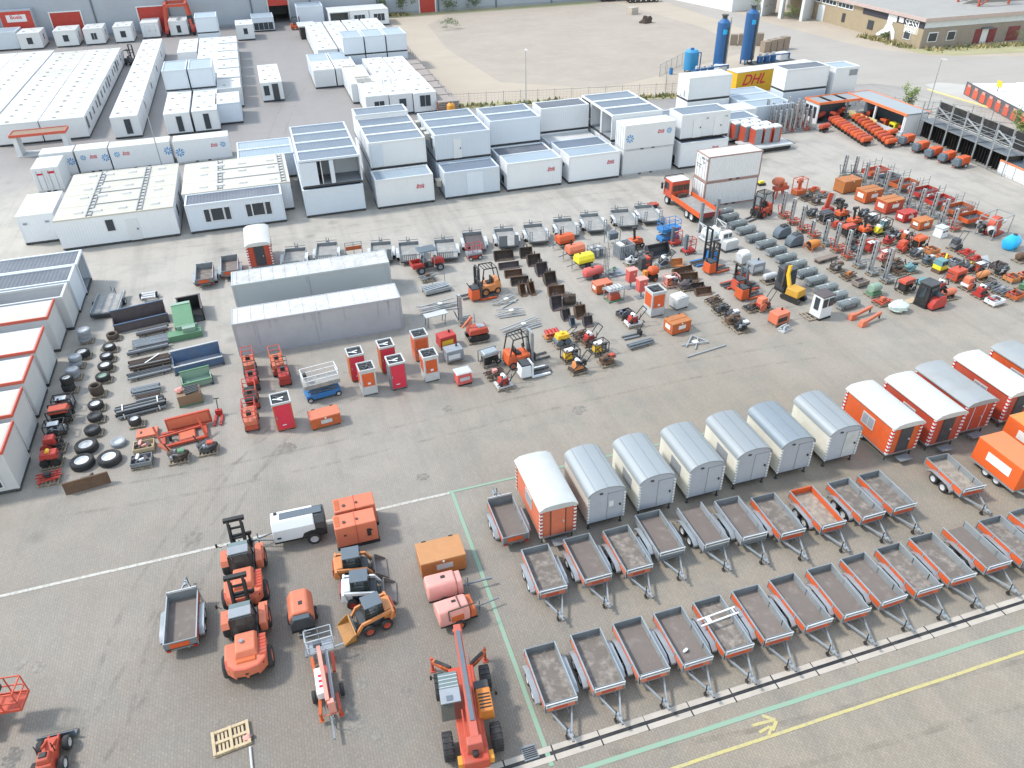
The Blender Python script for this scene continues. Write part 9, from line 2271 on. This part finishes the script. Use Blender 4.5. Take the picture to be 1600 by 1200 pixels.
for k, (u, v) in enumerate(((73.9, 85.0), (74.0, 83.2), (74.1, 81.5))):
 put('road_barrier', 'barrier', yelbar_b, (), u, v, -90, ['left', 'middle', 'right'][k]+' cream yellow barrier board before the shed', 'barrier boards before the shed')
def rack_b(r, bays, two):
 for k in range(bays):
  x = k*2.45
  b = MB()
  for u in (x, x+2.35):
   for v in (0, 2.2): b.bar((u, v, 0), (u, v, 4.3 if two else 2.3), .09)
  for z in ((.15, 2.1, 2.9, 3.3) if two else (.15, 1.7)):
   b.bar((x, 0, z), (x+2.35, 0, z), .06) if z != 2.1 else None
   b.bar((x, 2.2, z), (x+2.35, 2.2, z), .06); b.bar((x, 0, z), (x, 2.2, z), .06)
  b.build('frame', GALV, r)
  b = MB(); b.box(x+.05, x+2.3, .05, 2.15, 2.1, 2.2) if two else b.box(x+.05, x+2.3, .05, 2.15, .12, .2); b.build('deck', GALVD, r)
  b = MB(); b.box(x+.1, x+2.25, 2.22, 2.3, .1, 1.95)
  if two: b.box(x+.1, x+2.25, 2.22, 2.3, 2.3, 4.1)
  for i in range(5): b.box(x+.15+i*.45, x+.2+i*.45, .5, 2.1, .1, 1.9)
  b.build('dark_screens', BLACK, r)
  if two and k % 2:
   b = MB(); b.bar((x, 0, 4.25), (x+2.35, 0, 3.4), .12); b.bar((x, 0, 3.3), (x+2.35, 0, 4.2), .08); b.build('brace', ALU, r)
rx0, ry0 = 76.16, 75.88; rx1, ry1 = 75.02, 62.90
ra_ = math.degrees(math.atan2(ry1-ry0, rx1-rx0)); cr_, sr_ = math.cos(R(ra_)), math.sin(R(ra_))
put('steel_rack', 'rack', rack_b, (6, True), rx0, ry0, ra_, 'two storey galvanised rack with black screens')
def terrace_b(r):
 b = MB(); b.box(0, 7, 0, 1.6, .02, .12); b.box(0, 7, -.06, 0, .2, 1.35); b.build('panel', WHITE, r)
 b = MB(); b.box(0, 7, -.1, .05, 1.35, 1.5); b.build('trim', FABOP, r)
 for k in range(4):
  b = MB(); b.box(k*2.3, k*2.3+.08, -.09, 0, .12, 1.35); b.build('post', GREY, r)
 b = MB()
 for k in range(7): b.bar((.2, .3+k*.32, 1.4), (6.8, .4+k*.32, 1.45), .12)
 b.build('stored_tubes', SLATE, r)
x, y = 75.28, 62.36
put('panelled_store', 'store', terrace_b, (), x, y, ra_, 'low white panelled store with orange trim at the right edge')
def upperrail_b(r):
 b = MB()
 for z in (1.2, 1.6, 2.0): b.bar((0, 0, z), (3.0, 0, z), .06); b.bar((0, 0, z), (0, 2, z), .06)
 for u in (0, 1.5, 3): b.bar((u, 0, 0), (u, 0, 2.05), .07)
 b.build('rails', ALU, r)
 b = MB(); b.box(0, 3, 0, 2.2, .9, 1.0); b.build('deck', DECKG, r)
 b = MB(); b.box(0, 3, 2.2, 2.3, 0, 2.8); b.build('dark_screen', RUSTP, r)
x, y = 78.16, 64.43
put('railed_platform', 'platform', upperrail_b, (), x+.6, y+1.6, ra_, 'railed platform behind the white panelled store')
# red posters on the fence of the white tiled terrace across the road
def hoard_b(r, n):
 b = MB(); b.box(0, n*2.1, 0, .12, .0, 1.75); b.build('backing', mat('dark screen cloth', (.09, .09, .10)), r)
 for k in range(n):
  b = MB(); b.box(k*2.1+.45, k*2.1+1.75, -.05, 0, .15, 1.2); p_ = b.build('poster', mat('orange red poster', (.52, .09, .05)), r)
  b = MB(); b.box(k*2.1+.65, k*2.1+1.5, -.06, -.01, 1.22, 1.55); b.build('poster_head', mat('pale red poster head', (.55, .26, .22)), r)
px_, py_ = 96.71, 89.83; pa_ = math.degrees(math.atan2([91.34, 74.05][1]-py_, [91.34, 74.05][0]-px_))
put('poster_fence', 'fence', hoard_b, (12,), px_, py_, pa_, 'dark fence with orange red posters across the road')
def palfield_b(r):
 q = random.Random(9)
 for i in range(9):
  for j in range(6):
   b = MB(); b.box(i*2.2, i*2.2+2.05, j*2.2, j*2.2+2.05, 0, 1.35+q.uniform(-.06, .06)); b.build('wrapped_stack', FABW, r)
put('wrapped_goods', 'goods', palfield_b, (), px_+.9, py_+.2, pa_, 'field of white wrapped goods behind the poster fence')
def ysign_b(r):
 b = MB(); b.bar((0, 0, 0), (0, 0, 2.4), .08); b.build('post', DARK, r)
 b = MB(); b.box(-.6, .6, -.05, .05, 1.9, 2.7); b.build('board', YELLOW, r)
put('yellow_sign', 'sign', ysign_b, (), 97.76, 85.29, pa_, 'yellow sign standing above the poster fence')
# blue process plant on the sandy lot
def tower2_b(r, h, R_, ladder):
 b = MB(); b.cyl((0, 0, .8), (0, 0, h), R_, n=24); b.cyl((0, 0, h), (0, 0, h+.6), R_, R_*.35, 24); b.build('shell', COLB, r)
 b = MB(); b.cyl((0, 0, h+.6), (0, 0, h+1.1), R_*.4, n=12); b.cyl((0, 0, h+1.0), (0, 0, h+1.15), R_*.55, n=12); b.build('top_flange', DARK, r)
 for k in range(4):
  a = math.pi/4+k*math.pi/2; b = MB(); b.bar((math.cos(a)*R_*.85, math.sin(a)*R_*.85, 0), (math.cos(a)*R_*.85, math.sin(a)*R_*.85, .9), .18); b.build('leg', COLB, r)
 b = MB()
 for e in (-.25, .25): b.bar((R_*.75+e*.6, -R_*.75+e*.6, .8), (R_*.75+e*.6, -R_*.75+e*.6, h+.8), .06)
 for k in range(int(h/.5)): b.bar((R_*.75-.15, -R_*.75-.15, 1+k*.5), (R_*.75+.15, -R_*.75+.15, 1+k*.5), .04)
 b.build('ladder', GALV, r)
 b = MB(); b.box(-.5, .4, -R_-.02, -R_+.2, h-1.6, h-.9); b.build('nameplate', TANK, r)
 b = MB(); b.box(R_*.15, R_*.4, -R_-.12, -R_*.6, .8, h*.9); b.build('cable_duct', DARK, r)
put('blue_column', 'tank', tower2_b, (7.4, 1.0, True), 71.24, 115.19, 0, 'left tall dark blue column of the process plant', 'tall dark blue columns')
put('blue_column', 'tank', tower2_b, (7.9, 1.05, True), 78.26, 118.27, 0, 'right tall dark blue column of the process plant', 'tall dark blue columns')
def shorttank_b(r):
 b = MB(); b.cyl((0, 0, .5), (0, 0, 3.2), 1.15, n=24); b.cyl((0, 0, 3.2), (0, 0, 3.5), 1.15, .8, 24); b.build('shell', mat('mid blue tank paint', (.03, .21, .42), rough=.4), r)
 b = MB(); b.cyl((0, 0, 3.5), (0, 0, 3.75), .3, n=12); b.build('manhole', COLB, r)
 for k in range(3):
  a = k*2.1; b = MB(); b.bar((math.cos(a), math.sin(a), 0), (math.cos(a), math.sin(a), .6), .18); b.build('leg', COLB, r)
 b = MB(); b.path([(1.2, 0, 2.9), (1.7, 0, 2.9), (1.7, 0, .4)], .12); b.build('pipe', COLB, r)
put('blue_tank', 'tank', shorttank_b, (), 66.82, 116.52, 0, 'short round blue tank left of the columns')
def skidplant_b(r):
 b = MB(); b.box(-4, 4, -1.4, 1.4, 0, .3); b.build('skid', DARK, r)
 for i, u in enumerate((-2.6, -1.2, .2)):
  b = MB(); b.cyl((u, 0, .3), (u, 0, 1.3), .5, n=14); b.build('vessel', COLB, r)
  b = MB(); b.cyl((u, 0, 1.3), (u, 0, 1.7), .25, n=10); b.build('valve', LGREY, r)
 b = MB(); b.path([(-3.4, -.8, .6), (-3.4, -.8, 1.4), (3, -.8, 1.4), (3, -.8, .5)], .16); b.build('pipework', COLB, r)
 b = MB(); b.box(1.4, 3.2, -.6, .9, .3, 1.4); b.build('control_cabinet', WHITE, r)
put('pump_skid', 'pump', skidplant_b, (), 68.60, 113.44, 8, 'blue pump skid between the tank and the yellow trailer')
put('pump_skid', 'pump', skidplant_b, (), 82.71, 117.47, 8, 'blue pump skid right of the tall columns')
def drum_b(r, m):
 b = MB(); b.cyl((0, 0, 0), (0, 0, .95), .3, n=14); b.build('barrel', K[m], r)
 b = MB(); b.cyl((0, 0, .95), (0, 0, .98), .27, n=14); b.build('lid', DARK, r)
put('oil_drum', 'drum', drum_b, ('b',), 63.34, 116.52, 0, 'blue drum beside the short round tank')
def crates_b(r):
 q = random.Random(5)
 for i in range(4):
  b = MB(); b.box(i*1.5, i*1.5+1.35, -.6, .6, 0, q.uniform(1.2, 2.2)); b.build('bundle', mat('brown pallet bundle', (.24, .19, .15), rough=.9, var=.25), r)
put('pallet_stack', 'pallets', crates_b, (), 83.92, 132.93, -30, 'brown pallet stacks behind the blue columns')
put('pallet_stack', 'pallets', crates_b, (), 85.65, 125.00, 10, 'low brown pallet stacks right of the blue columns')
def lowload_b(r, n):
 b = MB(); b.box(-4, 4, -1.2, 1.2, .9, 1.3); b.build('deck', RUSTP, r)
 for k in range(n):
  b = MB()
  for sy in (-1, 1): b.tyre((-3.2+k*1.3, sy*1.0, .5), 'y', .5, .36)
  b.build('wheel', RUBBER, r)
 b = MB(); b.box(-3.6, -1, -1, 1, 1.3, 2.6); b.build('load', RUST, r)
put('low_loader', 'trailer', lowload_b, (6,), 90.62, 184.45, -12, 'dark low loader with many wheels at the top edge')
put('low_loader', 'trailer', lowload_b, (3,), 85.70, 188.87, -12, 'short dark trailer at the top edge')
def block_b(r):
 b = MB(); b.box(-1, 1, -.8, .8, 0, 1.4); b.build('block', CONC, r)
 b = MB(); b.box(-1, 1, -.82, -.8, .5, .58); b.build('joint', GREY, r)
put('concrete_block', 'block', block_b, (), 81.41, 170.09, 20, 'pale concrete block on the sandy lot')
def rubble_b(r):
 b = MB(); b.blob((0, 0, .3), (1.4, .9, 1.0), 5, 9, 6, .35); b.build('heap', RUSTD, r)
 b = MB(); b.bar((-.5, 0, .4), (.4, .2, 1.4), .4, .08); b.build('slab', CONC, r)
put('rubble_heap', 'rubble', rubble_b, (), 79.51, 158.99, 0, 'small dark rubble heap on the sandy lot')
# red straddle carrier near the hall
def straddle_b(r):
 for sx in (-1, 1):
  b = MB(); b.bar((sx*2.6, -3.5, 1.2), (sx*2.0, -2.6, 5.6), .5, .6); b.build('front_leg', ORED, r)
  b = MB(); b.bar((sx*2.6, 3.0, 1.2), (sx*2.0, 2.6, 5.6), .5, .6); b.build('rear_leg', ORED, r)
  b = MB(); b.bar((sx*2.6, -3.6, 1.1), (sx*2.6, 3.4, 1.1), .6, .7); b.build('side_beam', RED, r)
  b = MB(); b.bar((sx*2.0, -2.8, 5.7), (sx*2.0, 2.8, 5.7), .45, .5); b.build('top_beam', ORED, r)
  for y in (-3.0, -1.0, 1.0, 2.8): wheel(r, sx*2.6, y, .6, .6, .5, 'x', RED)
 for y in (-2.7, 2.7):
  b = MB(); b.bar((-2.0, y, 5.7), (2.0, y, 5.7), .5, .5); b.build('cross_beam', ORED, r)
 b = MB(); b.box(1.9, 3.0, -3.4, -2.2, 2.2, 3.8); b.build('cab', GLASS, r)
put('straddle_carrier', 'carrier', straddle_b, (), -14.6, 187.5, 0, 'red straddle carrier gantry in front of the hall')
